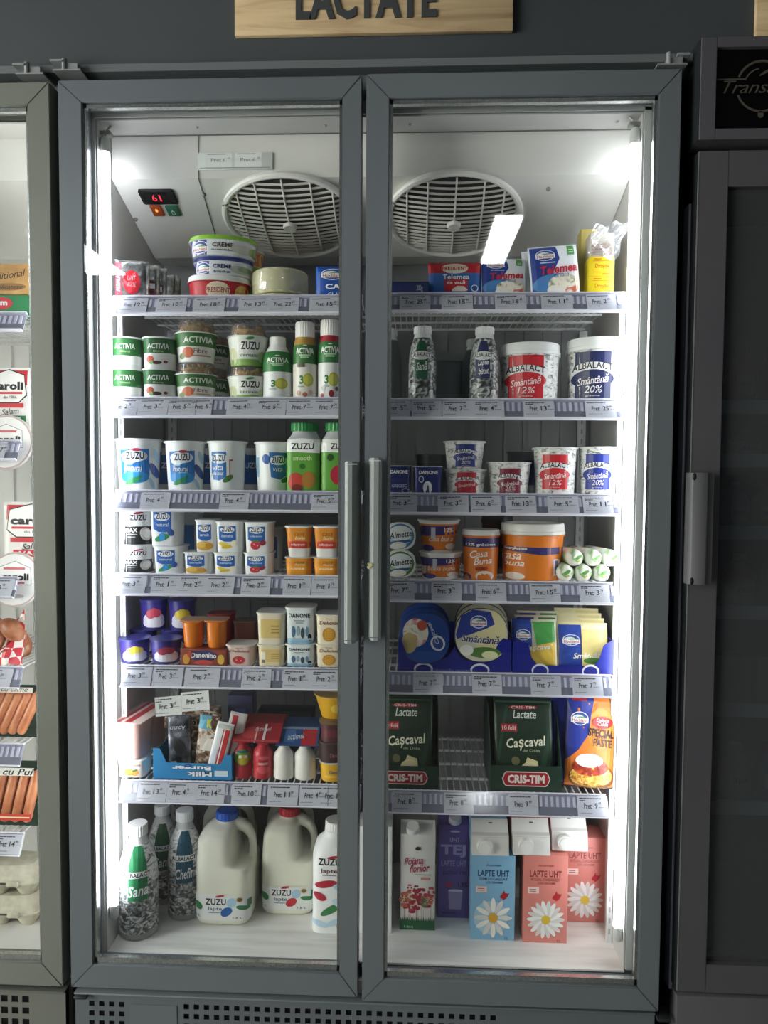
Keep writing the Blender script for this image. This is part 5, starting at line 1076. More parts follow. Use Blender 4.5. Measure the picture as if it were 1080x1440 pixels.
# two tags dangling from the rail above
hz = P(258, 1000, .075)
for j, (x0, x1, nm) in enumerate(((219, 256, 'left'), (256, 295, 'right'))):
    a, b = P(x0, 1006-j*7, .072), P(x1, 1006-j*7, .072)
    o, hx, h = price_tag(0, x0, x1, 990, '3', '49', f'dangling below the fifth rail, {nm} of two', free=(0, 0, 0), rz=-6)
    o.location = ((a.x+b.x)/2, .072, a.z); Print().add(tag_print(o, hx, h, '3', '49', rt_), hx, h, flat(0)).done(o, 'print')
    bm = bmesh.new(); bx(bm, -hx*.9, hx*.9, .0006, .0012, h*.6, h+.028); link('clear_hanger', bm, clear('clear_hanger', '#ffffff', .03, .3, .1, .03) if j == 0 else bpy.data.materials['clear_hanger'], o, False)
# bottles with card collars
PBV = [(0, .9), (.015, .98), (.05, 1), (.42, .97), (.56, 1.0), (.68, .92), (.78, .62), (.84, .5), (.9, .56), (.93, .56)]
for j, (x0, x1, nm) in enumerate(((328, 355, 'red fruit drink bottle with green character free band'), (356, 384, 'plain red fruit drink bottle'))):
    bottle('drinking_yogurt_bottle', ['red drinking yogurt bottle with green and yellow fruit print', 'plainer red drinking yogurt bottle right of the fruit print one'][j], 'bottle', x0, x1, 1037, .11, z, PBV, [E(0, .55, .85, .2, '#6d9a3a'), E(0, .5, .55, .13, '#c9b83a'), E(-.25, .58, .16, .04, '#f0efe6'), E(.3, .58, .16, .04, '#f0efe6'), E(0, .3, .7, .06, '#b9303c'), R(0, .7, 1.2, .05, '#2d6a7c')] if j == 0 else [E(0, .25, .6, .1, '#d5535c'), R(0, .4, .9, .06, '#e0a0a0'), E(.1, .55, .5, .05, '#d8606a')], (), '#b92b38', '#c8424c', (.92, 1, .58))
zc_ = z+(P(355, 1037, .14).z-z)
def collar(lab, x0, x1, y0, D, dep, zb, H, m, art):
    a, b = P(x0, y0, D), P(x1, y0, D); hx = (b.x-a.x)/2; o = thing('card_carrier', lab, 'card carrier', ((a.x+b.x)/2, D, zb))
    bm = bmesh.new(); pr = [(-hx*.96, 0), (hx*.96, 0), (hx, .003), (hx*.98, .004)]
    v = [bm.verts.new(p_) for p_ in ((-hx, 0, 0), (hx, 0, 0), (hx, dep*.45, H), (-hx, dep*.45, H), (-hx, dep, H), (hx, dep, H), (hx, dep, 0), (-hx, dep, 0))]
    for q in ((0, 1, 2, 3), (3, 2, 5, 4), (4, 5, 6, 7), (0, 3, 4, 7), (1, 6, 5, 2), (0, 7, 6, 1)): bm.faces.new([v[i] for i in q])
    link('card', bm, m, o, False)
    L_ = math.hypot(dep*.45, H)
    Print().add(art, hx, L_, lambda x, z_, e: (x, z_/L_*dep*.45-e*H/L_, z_/L_*H+e*.4)).done(o)
collar('red printed card carrier gripping the red drinking yogurt bottles', 326, 392, 1038, .105, .12, zc_+.001, .026, M('#a32a36', .35), [E(-.3, .5, .4, .3, '#c9464c'), R(.3, .5, .1, .9, '#e6dfe0'), R(-.05, .4, .06, .8, '#e8c9c4'), T('actimel', .2, .7, .7, .2, '#e9dfe4', sh=.2), R(0, .1, 1.9, .08, '#c65058')])
for j, (x0, x1) in enumerate(((385, 414), (414, 444))):
    bottle('drinking_yogurt_bottle', f'plain white ribbed drinking yogurt bottle, {("left", "right")[j]} of two', 'bottle', x0, x1, 1042, .108, z, PBV, [], (), '#e6e4dd', '#dcdcd6', (.92, 1, .58))
collar('blue and red card carrier gripping the plain white bottles', 387, 446, 1043, .105, .12, z+(P(415, 1042, .14).z-z)+.001, .026, M('#34568e', .35), [R(.55, .5, .7, .9, '#b5323c'), R(-.4, .5, .5, .6, '#4a76b0'), T('actimel', -.1, .5, .8, .3, '#dfe6f0', sh=.2, rot=8), R(0, .9, 1.8, .1, '#8a95a8')])
# dessert cups by the frame
zq = sqc('yellow dessert cup at the bottom of the stack beside the left door frame', 449, 490, 1068, .10, z, [T('Danone', .1, .55, .8, .16, '#3a3a7a', b=.01), R(0, .3, 1.2, .1, '#e8c050')], P(470, 1068, .13).z-z, body='#d9a82c', n=2.4)
zq = sqc('dark brown dessert cup above the yellow one beside the left door frame', 447, 490, 1040, .10, zq+.0006, [T('Danone', .2, .4, .8, .2, '#a8707a', b=.01)], P(468, 1040, .13).z-zq, body='#3a2426', n=2.4, lid='#5c4a4c')
zq = sqc('dark red dessert cup third in the stack beside the left door frame', 449, 490, 1014, .10, zq+.0006, [R(0, .5, 1.4, .4, '#6a2a34')], P(468, 1014, .13).z-zq, body='#4a2028', n=2.4, lid='#6c5a58')
X, Y, hx, hy, H = fit(442, 500, 974, .12, 0, 1); zy = P(470, 1009, .15).z
tub('yogurt_cup', 'golden yellow round cup on top of the dark cups beside the left door frame', 'dessert cup', 442, 500, 974, .12, zq+.0006, [E(.1, .5, .3, .2, '#f0cf5a')], '#d9a51f', (), 2, 1, .62, lid='#e3c37a')

# ------------------------------------------------------------------ lowest shelf, right: dark green display boxes
z = SR[5]-.003
DG = M('#20392c', .4)
def cris(x0, x1, lab, labp, rzz):
    Dq = .10; a, b = P(x0, 1090, Dq), P(x1, 1090, Dq); hx = (b.x-a.x)/2; H = P((x0+x1)/2, 1078, Dq).z-z; dep = .17
    o = thing('display_box', lab, 'display box', ((a.x+b.x)/2, Dq, z))
    bm = bmesh.new(); prism(bm, [(-hx, 0), (hx, 0), (hx, H), (hx*.93, H*1.02), (-hx*.93, H*1.02), (-hx, H)], 0, .0015); link('front_panel', bm, DG, o, False)
    bm = bmesh.new(); Hs = .165
    for s in (-1, 1):
        v = [bm.verts.new(p_) for p_ in ((s*hx, .0015, 0), (s*hx, .0015, H), (s*hx, .075, Hs), (s*hx, dep, Hs), (s*hx, dep, 0))]; w_ = [bm.verts.new((q.co.x-s*.0012, q.co.y, q.co.z)) for q in v]
        bm.faces.new(v); bm.faces.new(w_)
        for i in range(5): bm.faces.new((v[i], v[(i+1) % 5], w_[(i+1) % 5], w_[i]))
    bx(bm, -hx, hx, .0015, dep, .0002, .0014); bx(bm, -hx, hx, dep-.0012, dep, 0, Hs)
    link('box_walls', bm, DG, o, False)
    Print().add([G([(-.62, .28), (-.56, .2), (.56, .2), (.62, .28), (.68, .5), (.62, .72), (.56, .8), (-.56, .8), (-.62, .72), (-.68, .5)], '#e8dcd4'), G([(-.6, .3), (-.54, .24), (.54, .24), (.6, .3), (.65, .5), (.6, .7), (.54, .76), (-.54, .76), (-.6, .7), (-.65, .5)], '#a8222e'), T('CRIS-TIM', 0, .5, 1.04, .34, '#f0e6de', b=.05)], hx, H, flat(0)).done(o)
    art = [R(0, .5, 1.8, .93, '#17301f'), G([(-.95, .3), (-.6, .95), (-.5, .95), (-.85, .3)], '#264a34'), G([(.5, .2), (.9, .7), (.9, .5), (.65, .1)], '#23442f'), E(0, .92, .5, .025, '#a8242e'), T('CRIS-TIM', 0, .92, .8, .03, '#e8d8d0', b=.02), T('Lactate', .05, .84, .8, .1, '#dfe6dc', sh=.2, b=.01), R(-.5, .68, .56, .09, '#a8242e'), T('10 felii', -.5, .68, .45, .05, '#f0dcd6', b=.01), T('Cașcaval', .08, .5, 1.35, .15, '#eef0d2', sh=.18, b=.02, rot=5), T('de Dalia', .25, .42, .6, .03, '#bfc9a0'), G([(-.35, .12), (-.05, .2), (.1, .34), (.45, .3), (.5, .16), (.2, .08)], '#ddd29a'), E(.15, .22, .3, .07, '#ece3b4', 15), E(-.1, .16, .25, .05, '#c7bb7e', -20), E(-.3, .3, .14, .05, '#6d6a48', 30), R(.7, .1, .3, .03, '#c9cfc4'), R(0, .985, 1.9, .02, '#3c5a47'), R(0, .02, 1.9, .02, '#3c5a47')]
    fr_ = [('front', 0), ('second', 1), ('third', 2)]
    for nm, j in fr_:
        o2, hx2, H2 = pouch('cheese_pack', f'{nm} dark green cheese pack in the {labp} dark green box', 'cheese pack', x0+8, x1-8, 980, .107+.022*j, z+.004, .012, art if j == 0 else [R(0, .95, 1.6, .06, '#1f3c2a')], '#1e3d2b', rot=(-17, 0, 0), H=.183, seal=.03)
cris(522, 617, 'dark green display box of cheese packs, left one by the door frame', 'left', 0)
cris(690, 790, 'dark green display box of cheese packs, right one', 'right', 0)
o, hx, H = pouch('cheese_pouch', 'orange and blue grated cheese pouch with pasta picture leaning in the right corner', 'cheese pouch', 795, 866, 985, .115, z, .03,
 [R(0, .5, 1.94, .97, '#d9752a'), E(.35, .66, .55, .22, '#e08a34'), G([(-.97, .98), (.1, .98), (-.05, .8), (-.1, .6), (-.5, .42), (-.97, .3)], '#25348c'), G([(-.97, .3), (-.5, .42), (-.97, .45)], '#1d2a74'), E(.1, .13, .95, .16, '#7a4a1c'), E(.05, .14, .85, .13, FOOD2), E(.0, .24, .72, .1, FOOD3), E(-.05, .31, .55, .075, '#f0ece0'), R(-.5, .96, .6, .025, '#b3282e')] + logo_oval(-.5, .76, .7, .15) + [E(.42, .73, .42, .065, '#b3232c'), T('Delaco', .42, .755, .5, .04, '#f4dcd8', sh=.2), T('Calda', .42, .715, .4, .035, '#f4dcd8', sh=.2), T('SPECIAL', .38, .615, 1.05, .09, K_, b=.03, rot=-4), T('pentru', .4, .565, .35, .03, K_), T('PASTE', .45, .51, .75, .085, K_, b=.03, rot=-4)], '#2a2430', rot=(-7, 3, 0), crinkle=.0007, backmat=M('#1d2a74'))
pouch('cheese_pouch', 'blue edged grated cheese pouch just behind the pasta one', 'cheese pouch', 778, 842, 985, .150, z, .028, [R(0, .5, 1.9, .95, '#1f2f86'), R(.6, .95, .6, .05, '#b3282e')], '#1f2f86', rot=(-7, 0, 0), crinkle=.0007)

# ------------------------------------------------------------------ cooler floor, left
z = FZ
def yfloor(px, py): # depth of the cooler floor seen at a pixel
    d = fw*F_PX + rt*(px-540) + up*(720-py); t = (FZ-CAM.z)/d.z; return (CAM+d*t).y
def kef2(lab, x0, x1, yt, ybase, c, script): 
    D = yfloor((x0+x1)/2, ybase)
    return bottle('kefir_bottle', lab, 'bottle', x0, x1, yt, D, z, [(0, .9), (.012, .97), (.03, 1), (.10, 1), (.50, 1), (.62, .95), (.74, .78), (.82, .56), (.87, .44), (.92, .42)],
      [R(-.02, .49, .95, .24, c), G([(-.5, .6), (.46, .6), (.4, .7), (.26, .8), (.18, .83), (-.18, .83), (-.3, .78), (-.42, .7)], c), R(-.02, .60, 1.2, .055, '#e4e6e4'), T('ALBALACT', -.05, .60, 1.3, .038, K_, b=.03), T(script, -.02, .46, 1.0, .10, '#eef0f0', sh=.35, b=.02, rot=5)], ((.0, .06, '#8d8f8c'), (.06, .5, SKETCH_D), (.5, .84, SKETCH)), '#c9cac7', '#f1f1ef', (.905, 1, .5))
kef2('large kefir bottle with bright green label, front left of the cooler floor', 167, 221, 1157, 1325, '#1f7a4a', 'Sana')
kef2('large kefir bottle with dark green label standing behind the front left one', 207, 250, 1131, 1274, '#14512f', 'Sana')
kef2('large kefir bottle with teal label left of the blue capped jug', 236, 284, 1138, 1297, '#1c5468', 'Chefir')
def jug(lab, x0, x1, yt, ybase, capc, leafc, D=None, art=True, milk='#e9e8d6'):
    D = D or yfloor((x0+x1)/2, ybase); X, Y, hx, hy, H = fit(x0, x1, yt, D, z, 1.05)
    o = thing('milk_jug', lab, 'milk jug', (X, Y, z))
    bm = bmesh.new()
    def L(zf, xa, xb, y, n): return (zf*H, (xb-xa)/2*hx, y*hy, n, (xa+xb)/2*hx, 0)
    rings = [L(0, -.88, .82, .86, 5), L(.012, -.96, .9, .93, 5), L(.05, -1, .96, .98, 5), L(.5, -1, 1, 1, 5), L(.545, -1, .93, .98, 5), L(.56, -1, .42, .96, 4.5), L(.62, -1, .34, .94, 4), L(.78, -.96, .30, .88, 4), L(.83, -.86, .32, .8, 3), L(.875, -.66, .34, .62, 2.4), L(.905, -.38, .26, .36, 2), L(.95, -.36, .24, .33, 2)]
    loft(bm, rings, 40)
    pts = [(.1, .872), (.42, .862), (.66, .825), (.82, .755), (.87, .68), (.87, .6), (.86, .5), (.8, .42)]
    tubepath(bm, [(x*hx, 0, zf*H) for x, zf in pts], [hx*.24, hx*.22, hx*.2, hx*.155, hx*.14, hx*.14, hx*.16, hx*.16], 14)
    bm.normal_update(); bmesh.ops.recalc_face_normals(bm, faces=bm.faces[:])
    me = bpy.data.meshes.new('t'); bm.to_mesh(me); bm.free(); t = bpy.data.objects.new('t', me); C.objects.link(t)
    m = t.modifiers.new('r', 'REMESH'); m.mode = 'VOXEL'; m.voxel_size = .0022
    m = t.modifiers.new('s', 'SMOOTH'); m.iterations = 6; m.factor = .6
    bpy.context.view_layer.update(); dg = bpy.context.evaluated_depsgraph_get(); m2 = bpy.data.meshes.new_from_object(t.evaluated_get(dg)); m2.name = 'jug_body'
    bpy.data.objects.remove(t); m2.materials.clear(); m2.materials.append(M(milk, .32)); m2.polygons.foreach_set('use_smooth', [True]*len(m2.polygons))
    b = bpy.data.objects.new('jug_body', m2); C.objects.link(b); b.parent = o
    bm = bmesh.new(); N = 40; cx = -.06*hx; rr = hx*.40; rows = []
    for zz_, q in ((.925*H, 1), (.93*H, 1), (.985*H, .97), (1.0*H, .88)):
        rows.append([bm.verts.new((cx+rr*q*(1-.025*(i % 2))*math.cos(6.2832*i/N), rr*q*(1-.025*(i % 2))*math.sin(6.2832*i/N), zz_)) for i in range(N)])
    for a, b_ in zip(rows, rows[1:]):
        for i in range(N): bm.faces.new((a[i], a[(i+1) % N], b_[(i+1) % N], b_[i]))
    bm.faces.new(rows[0][::-1]); bm.faces.new(rows[-1]); link('cap', bm, M(capc, .35), o, False)
    if art:
        rs = [(0, hx*.9, hy*.9, 5), (.05*H, hx, hy*.985, 5), (.5*H, hx, hy*1.002, 5)]
        a = [R(0, .185, 1.9, .24, '#e9ebe8'), T('ZUZU', -.2, .245, .72, .062, K_, b=.03), E(-.05, .3, .16, .012, '#b32f42', 10), T('lapte', -.22, .175, .48, .045, '#3f5a78', b=.02), R(-.25, .14, .4, .008, '#7c8c9c'), E(.17, .15, .22, .04, leafc, 32), E(.1, .125, .1, .02, leafc, 20), E(.72, .19, .22, .022, '#2e7a46', -12), E(.35, .24, .16, .05, '#a9cbe0', -35), E(-.8, .2, .16, .035, '#2e7a46', -40), E(.62, .27, .13, .03, '#dcd3b8'), E(.62, .27, .09, .02, '#7a5a2c'), T('1,8 L', .55, .095, .3, .022, K_, b=.01), T('6 L', -.82, .105, .2, .022, K_, b=.01), R(.9, .23, .1, .07, '#3f6f52')]
        Print().add(a, hx, H, ringsurf(rs), acuts(hx, 9, 5)[1:-1], [.05*H], lay0=4).done(o)
        Print().add([R(-.08, .745, .4, .012, '#6d6a5c'), R(-.1, .725, .3, .012, '#6d6a5c')], hx, H, flat(hy*.925)).done(o, 'date_stamp')
jug('plastic milk jug with blue cap and handle on the cooler floor', 283, 361, 1138, 1304, '#1c56b8', '#1f5fa8')
jug('plastic milk jug with red cap and handle, further right', 373, 447, 1133, 1289, '#b3232d', '#c2303c')
jug('pale milk jug standing behind the blue capped one', 290, 358, 1112, 1248, '#d8d8d2', '#1f5fa8', D=.30, art=False, milk='#d9d8c6')
jug('pale milk jug standing behind the red capped one', 378, 442, 1112, 1240, '#d8d8d2', '#1f5fa8', D=.30, art=False, milk='#d9d8c6')
bottle('milk_bottle', 'white milk bottle with red and green leaf print beside the left door frame', 'bottle', 442, 504, 1152, yfloor(470, 1314), z, [(0, .96), (.008, 1), (.72, 1), (.8, .9), (.86, .62), (.89, .52), (.92, .52)],
 [T('ZUZU', -.2, .69, 1.0, .065, K_, b=.03), E(.0, .735, .3, .012, '#b32f42', 8), T('lapte', -.2, .60, .7, .05, '#6a3a40', b=.02), R(-.2, .565, .6, .01, '#8c8c8c'), E(-.35, .48, .5, .035, '#b32a3c', 10), E(-.62, .36, .3, .035, '#b32a3c', -25), E(.25, .44, .3, .03, '#b9d3e4', -30), E(-.1, .24, .55, .035, '#3d7f4c', 30), E(.1, .12, .5, .03, '#b9d3e4', 20), E(-.6, .1, .4, .03, '#b9d3e4', -15), E(.3, .08, .18, .05, '#c98a7a'), E(.3, .3, .4, .04, '#c4dbe8', -20)], (), '#eceeee', '#f1f1ef', (.88, 1, .5), 1, 6)

# ------------------------------------------------------------------ cooler floor, right
box('milk_carton', 'white carton edge half hidden by the middle door frame', 'milk carton', 494, 551, 1162, yfloor(545, 1313), z, .07, [R(0, .5, 1.8, .9, '#e4e6e6')], '#dfe1e1')
def carton(lab, x0, x1, ytop, ybase, dep, art, col, top='cap', capc='#f0f0ee', yshoulder=None, D=None, topcol='#eceae6', rz=0):
    D = D or yfloor((x0+x1)/2, ybase); a, b = P(x0, (ytop+ybase)/2, D), P(x1, (ytop+ybase)/2, D); hx = (b.x-a.x)/2
    Hs = P((x0+x1)/2, yshoulder, D).z-z
    o = thing('milk_carton', lab, 'milk carton', ((a.x+b.x)/2, D, z), (0, 0, math.radians(rz)))
    boxo('carton_body', M(col, .4), o, -hx, hx, 0, dep, 0, Hs, .0012); Print().add(art, hx, Hs, flat(0)).done(o)
    if top == 'slant':     # white slanted head: sloping front, flat fin at the top
        y1 = dep*.72
        Ht = P((x0+x1)/2, ytop, D+y1).z-z
        bm = bmesh.new(); Hm = Hs+(Ht-Hs)*.66; ym = y1*.62
        prof = [(0.0, Hs), (.004, Hs), (ym, Hm), (y1, Ht), (dep-.002, Ht), (dep, Hs)]
        A = [bm.verts.new((-hx, y, zz_)) for y, zz_ in prof]; B = [bm.verts.new((hx, y, zz_)) for y, zz_ in prof]
        for i in range(len(prof)): bm.faces.new((A[i], B[i], B[(i+1) % len(prof)], A[(i+1) % len(prof)]))
        bm.faces.new(A); bm.faces.new(B)
        link('carton_top', bm, M(topcol, .4), o, False)
        al = math.atan2(Hm-Hs, ym); n_ = Vector((0, -math.sin(al), math.cos(al)))
        bm = bmesh.new(); bmesh.ops.create_cone(bm, cap_ends=True, segments=32, radius1=.0165, radius2=.015, depth=.013, matrix=Matrix.Translation((0, 0, .0065))); bmesh.ops.create_cone(bm, cap_ends=True, segments=32, radius1=.012, radius2=.012, depth=.0015, matrix=Matrix.Translation((0, 0, .0137)))
        c = link('cap', bm, M(capc, .35), o); c.location = Vector((-.35*hx, ym*.42, Hs+(Hm-Hs)*.42)); c.rotation_euler = (math.pi/2-al+math.radians(0) if False else (math.pi/2-(math.pi/2-al)), 0, 0)
        c.rotation_euler = (al, 0, 0)
    else:
        Ht = P((x0+x1)/2, ytop, D+dep*.5).z-z
        bm = bmesh.new(); prof = [(0, Hs), (dep*.5-.001, Hs+(Ht-Hs)*.75), (dep*.5-.001, Ht), (dep*.5+.001, Ht), (dep*.5+.001, Hs+(Ht-Hs)*.75), (dep, Hs)]
        A = [bm.verts.new((-hx, y, zz_)) for y, zz_ in prof]; B = [bm.verts.new((hx, y, zz_)) for y, zz_ in prof]
        for i in range(len(prof)): bm.faces.new((A[i], B[i], B[(i+1) % len(prof)], A[(i+1) % len(prof)]))
        bm.faces.new(A[:]); bm.faces.new(B[:])
        link('carton_top', bm, M(topcol if top != 'gablec' else col, .4), o, False)
        al = math.atan2((Ht-Hs)*.75, dep*.5)
        bm = bmesh.new(); bmesh.ops.create_cone(bm, cap_ends=True, segments=32, radius1=.0155, radius2=.014, depth=.013, matrix=Matrix.Translation((0, 0, .0065)))
        c = link('cap', bm, M(capc, .35), o); c.location = (-.3*hx if top == 'gable' else 0, dep*.2, Hs+(Ht-Hs)*.3); c.rotation_euler = (al, 0, 0)
    return o
flw = []
rf = random.Random(11)
for k in range(20):
    fx, fz = rf.uniform(-.8, .8), rf.uniform(.22, .46); s = rf.uniform(.05, .11); col = rf.choice(['#a3263f', '#c26a4a', '#4c8a5a', '#b5384a', '#7a2440'])
    flw += [E(fx+s*1.9*math.cos(t*1.0472), fz+s*.62*math.sin(t*1.0472), s*1.0, s*.22, col, math.degrees(t*1.0472), 8) for t in range(6)] + [E(fx, fz, s*.5, s*.17, '#e8d9a8', 0, 8)]
    flw.insert(0, R(fx, fz/2+.06, .015, fz-.1, col))
PO = flw + [R(0, .05, 2, .10, '#1f5a38')] + [G([(-1+.1*k, .09), (-.9+.1*k, .09), (-.95+.1*k, .14)], '#1f5a38') for k in range(20)] + [E(-.0, .86, .14, .02, K_), R(0, .85, .3, .01, K_), T('Poiana', -.25, .73, 1.1, .08, '#a3264f', sh=.35, b=.015, rot=5), T('florilor', .1, .655, 1.15, .085, '#a3264f', sh=.35, b=.015, rot=5), R(.3, .585, .9, .008, '#6c8c6c'), R(.45, .545, .55, .03, '#c98a7a'), T('1 litru', -.5, .035, .5, .025, '#cfe0cf')]
carton('white milk carton with dark red lettering, coloured flowers and green foot', 563, 612, 1153, 1307, .062, PO, '#ecebe7', 'gable', yshoulder=1174)
carton('purple milk carton with pale lettering and glass of milk print', 616, 663, 1143, 1291, .062, [E(0, .93, .3, .012, '#cfc6dc'), T('UHT', 0, .84, .6, .05, '#b7aee0', b=.02), T('TEJ', -.1, .72, 1.5, .14, '#b3a8dc', b=.04), T('LAPTE UHT', -.05, .59, 1.5, .06, '#a79bd2', b=.02), T('Lactose free', 0, .5, 1.4, .055, '#3c2f6c', sh=.25), E(-.35, .36, .24, .03, '#a02c58'), T('1,5%', .5, .36, .6, .055, '#2f2748', b=.02), G([(-.3, .1), (.4, .1), (.48, .3), (-.38, .3)], '#9c93b8'), E(.05, .3, .43, .015, '#d8d2e2'), R(-.3, .06, .8, .02, '#4a3f78')], '#6a57a0', 'gablec', '#dcd8e6', yshoulder=1160)
def daisy(cx, cz, rx, rz, n, c1, cen, inner=0):
    a = []
    for L_ in range(inner+1):
        q = 1-.28*L_
        for k in range(n):
            t = 2*math.pi*k/n+L_*.2; a.append(E(cx+rx*q*.62*math.cos(t), cz+rz*q*.62*math.sin(t), rx*q*.4, rz*q*.12, c1 if (k+L_) % 2 else '#dcdad6', math.degrees(math.atan2(math.sin(t), math.cos(t))), 10))
    return a + [E(cx, cz, rx*.24, rz*.24, cen)]
def a_uht(bgd, flower, tx): return [T('Auchan', 0, .885, .7, .025, tx, b=.02), T('LAPTE UHT', .0, .79, 1.45, .075, tx, b=.03), T(bgd, .0, .725, 1.35, .035, tx, b=.01), T('3,5% GRASIME', .05, .68, .8, .03, tx, b=.01), R(-.55, .6, .5, .07, '#f0cfc8'), R(-.58, .61, .3, .008, '#8a4a44'), R(-.58, .59, .3, .008, '#8a4a44'), E(.5, .53, .2, .03, '#b8242c', 20), G([(.4, .55), (.5, .6), (.55, .54), (.75, .57), (.6, .5), (.45, .48)], '#b8242c'), T('1L', .65, .03, .2, .03, tx)] + flower
BLUEC = '#86b8d8'; PINKC = '#d88378'
def lying(lab, x0, x1, D, zb, bodyc, Hh=.068):
    """carton laid on its back on top of the standing ones, white head towards the front"""
    a, b = P(x0, 1175, D), P(x1, 1175, D); hx = (b.x-a.x)/2; L_ = .15
    o = thing('milk_carton', lab, 'milk carton', ((a.x+b.x)/2, D, zb), (0, 0, 0), 'cartons lying on top of the standing ones')
    boxo('carton_body', M(bodyc, .4), o, -hx, hx, .034, L_, 0, Hh, .0012)
    bm = bmesh.new(); prof = [(0, 0), (0, Hh*.04), (.006, Hh*.62), (.016, Hh*.66), (.034, Hh), (.034, 0)]
    A = [bm.verts.new((-hx, y, z_)) for y, z_ in prof]; B = [bm.verts.new((hx, y, z_)) for y, z_ in prof]
    for i in range(len(prof)): bm.faces.new((A[i], B[i], B[(i+1) % len(prof)], A[(i+1) % len(prof)]))
    bm.faces.new(A); bm.faces.new(B); link('carton_top', bm, M('#ebe9e4', .4), o, False)
    bm = bmesh.new(); bmesh.ops.create_cone(bm, cap_ends=True, segments=36, radius1=.0175, radius2=.016, depth=.013, matrix=Matrix.Translation((0, 0, .006))); bmesh.ops.create_cone(bm, cap_ends=True, segments=32, radius1=.0125, radius2=.0115, depth=.002, matrix=Matrix.Translation((0, 0, .0135)))
    c = link('cap', bm, M('#f4f3f0', .3), o); c.location = (-.32*hx, .002, Hh*.30); c.rotation_euler = (math.radians(84), 0, 0)
    Print().add([R(0, .57, 1.9, .008, '#b9b7b2'), R(.05, .9, .2, .03, '#3a3a38'), R(-.9, .3, .01, .5, '#c4c2bd')], hx, Hh, lambda x, z_, e: (x, .006*min(1, z_/(Hh*.62))-e if z_ < Hh*.62 else (.016+.018*(z_-Hh*.66)/(Hh*.34))-e-.0004, z_)).done(o, 'fold_lines')
dB = yfloor(693, 1322); hB = P(693, 1203, dB).z-z; dPk = yfloor(767, 1326); hP = P(767, 1203, dPk).z-z; d2 = yfloor(821, 1297); h2_ = P(821, 1178, d2).z-z
def ucarton(lab, x0, x1, D, H, art, col):
    a, b = P(x0, 1270, D), P(x1, 1270, D); hx = (b.x-a.x)/2; o = thing('milk_carton', lab, 'milk carton', ((a.x+b.x)/2, D, z))
    boxo('carton_body', M(col, .4), o, -hx, hx, 0, .065, 0, H, .0012); Print().add(art, hx, H, flat(0)).done(o)
ucarton('light blue UHT milk carton with daisy print on the cooler floor', 663, 724, dB, hB, a_uht('SEMIDEGRESAT', [E(-.1, .27, .8, .2, '#a9cde2')]+daisy(0, .27, .88, .24, 12, '#f3f0e6', '#d9a32c'), '#33507c'), BLUEC)
ucarton('front pink UHT milk carton with white dahlia print', 736, 798, dPk, hP, a_uht('INTEGRAL STANDARDIZAT', daisy(.02, .27, .85, .22, 18, '#f2f1ef', '#d9b93c', 2), '#96403f'), PINKC)
ucarton('rear pink UHT milk carton with white dahlia print at the right', 791, 852, d2, h2_, a_uht('INTEGRAL STANDARDIZAT', daisy(.02, .27, .85, .22, 18, '#f2f1ef', '#d9b93c', 2), '#96403f'), PINKC)
lying('white carton head with cap, lying on the light blue carton', 664, 716, dB-.002, z+hB+.0006, BLUEC)
lying('white carton head with cap, lying on the front pink carton', 722, 774, dPk-.002, z+hP+.0006, PINKC)
D3 = min([.08+.002*i for i in range(120)], key=lambda q: abs(P(802, 1197, q).z-(z+h2_)))
lying('white carton head with cap, lying on the rear pink carton', 777, 827, D3, z+h2_+.0006, PINKC)
# ------------------------------------------------------------------ left cooler (only its right edge is seen)
LX1 = P(78, 700, 0).x; LX0 = LX1-1.22
lf = thing('display_cooler', 'grey green framed cooler with meat and eggs cut off at the left edge', 'cooler', (0, 0, 0))
LI1 = LX1-.030; LI0 = LX0+.05; ztl = Z0+1.858
bm = bmesh.new(); bx(bm, LX1-.024, LX1-.004, .05, .5, .1, ztl+.02); bx(bm, LX0, LI0, .05, .5, .1, ztl+.02); bx(bm, LI0, LX1-.024, .46, .5, .1, ztl+.02); bx(bm, LI0, LX1-.024, .05, .46, CZ+.003, ztl+.02); bx(bm, LI0, LX1-.024, .05, .46, .1, FZ-.004)
link('cabinet_shell', bm, nmat('left_cabinet_paint', [(.3, '#6b6e68'), (.7, '#74776f')], 4, 3, .45, .2), lf, False)
bm = bmesh.new(); bx(bm, LI1, LI1+.004, .052, .46, FZ, CZ); bx(bm, LI0, LI0+.003, .052, .46, FZ, CZ); bx(bm, LI0, LI1, .455, .46, FZ, CZ); bx(bm, LI0, LI1, .052, .455, CZ-.003, CZ); bx(bm, LI0, LI1, .045, .455, FZ-.004, FZ)
v = [[bm.verts.new((x, y, zz)) for y, zz in ((YS, CZ-.003), (YS, ZS1), (YE, ZE), (.455, ZE))] for x in (LI0+.003, LI1)]
for i in range(3): bm.faces.new((v[0][i], v[1][i], v[1][i+1], v[0][i+1]))
for s in (0, 1): bm.faces.new([v[s][0], v[s][1], v[s][2], v[s][3], bm.verts.new(((LI0+.003, LI1)[s], .455, CZ-.003))])
for k in range(14): x = LI1-.02-.048*k; bx(bm, x-.008, x, .45, .455, FZ, ZE)
link('inner_lining', bm, LINER, lf, False)
lm = LX1-.61
door(lm+.002, LX1, Z0, ztl, .045, .0455, .045, .051, '', FRAME_L, GLASS, lf, 1)
door(LX0, lm-.002, Z0, ztl, .045, .045, .045, .051, '', FRAME_L, GLASS, lf, -1)
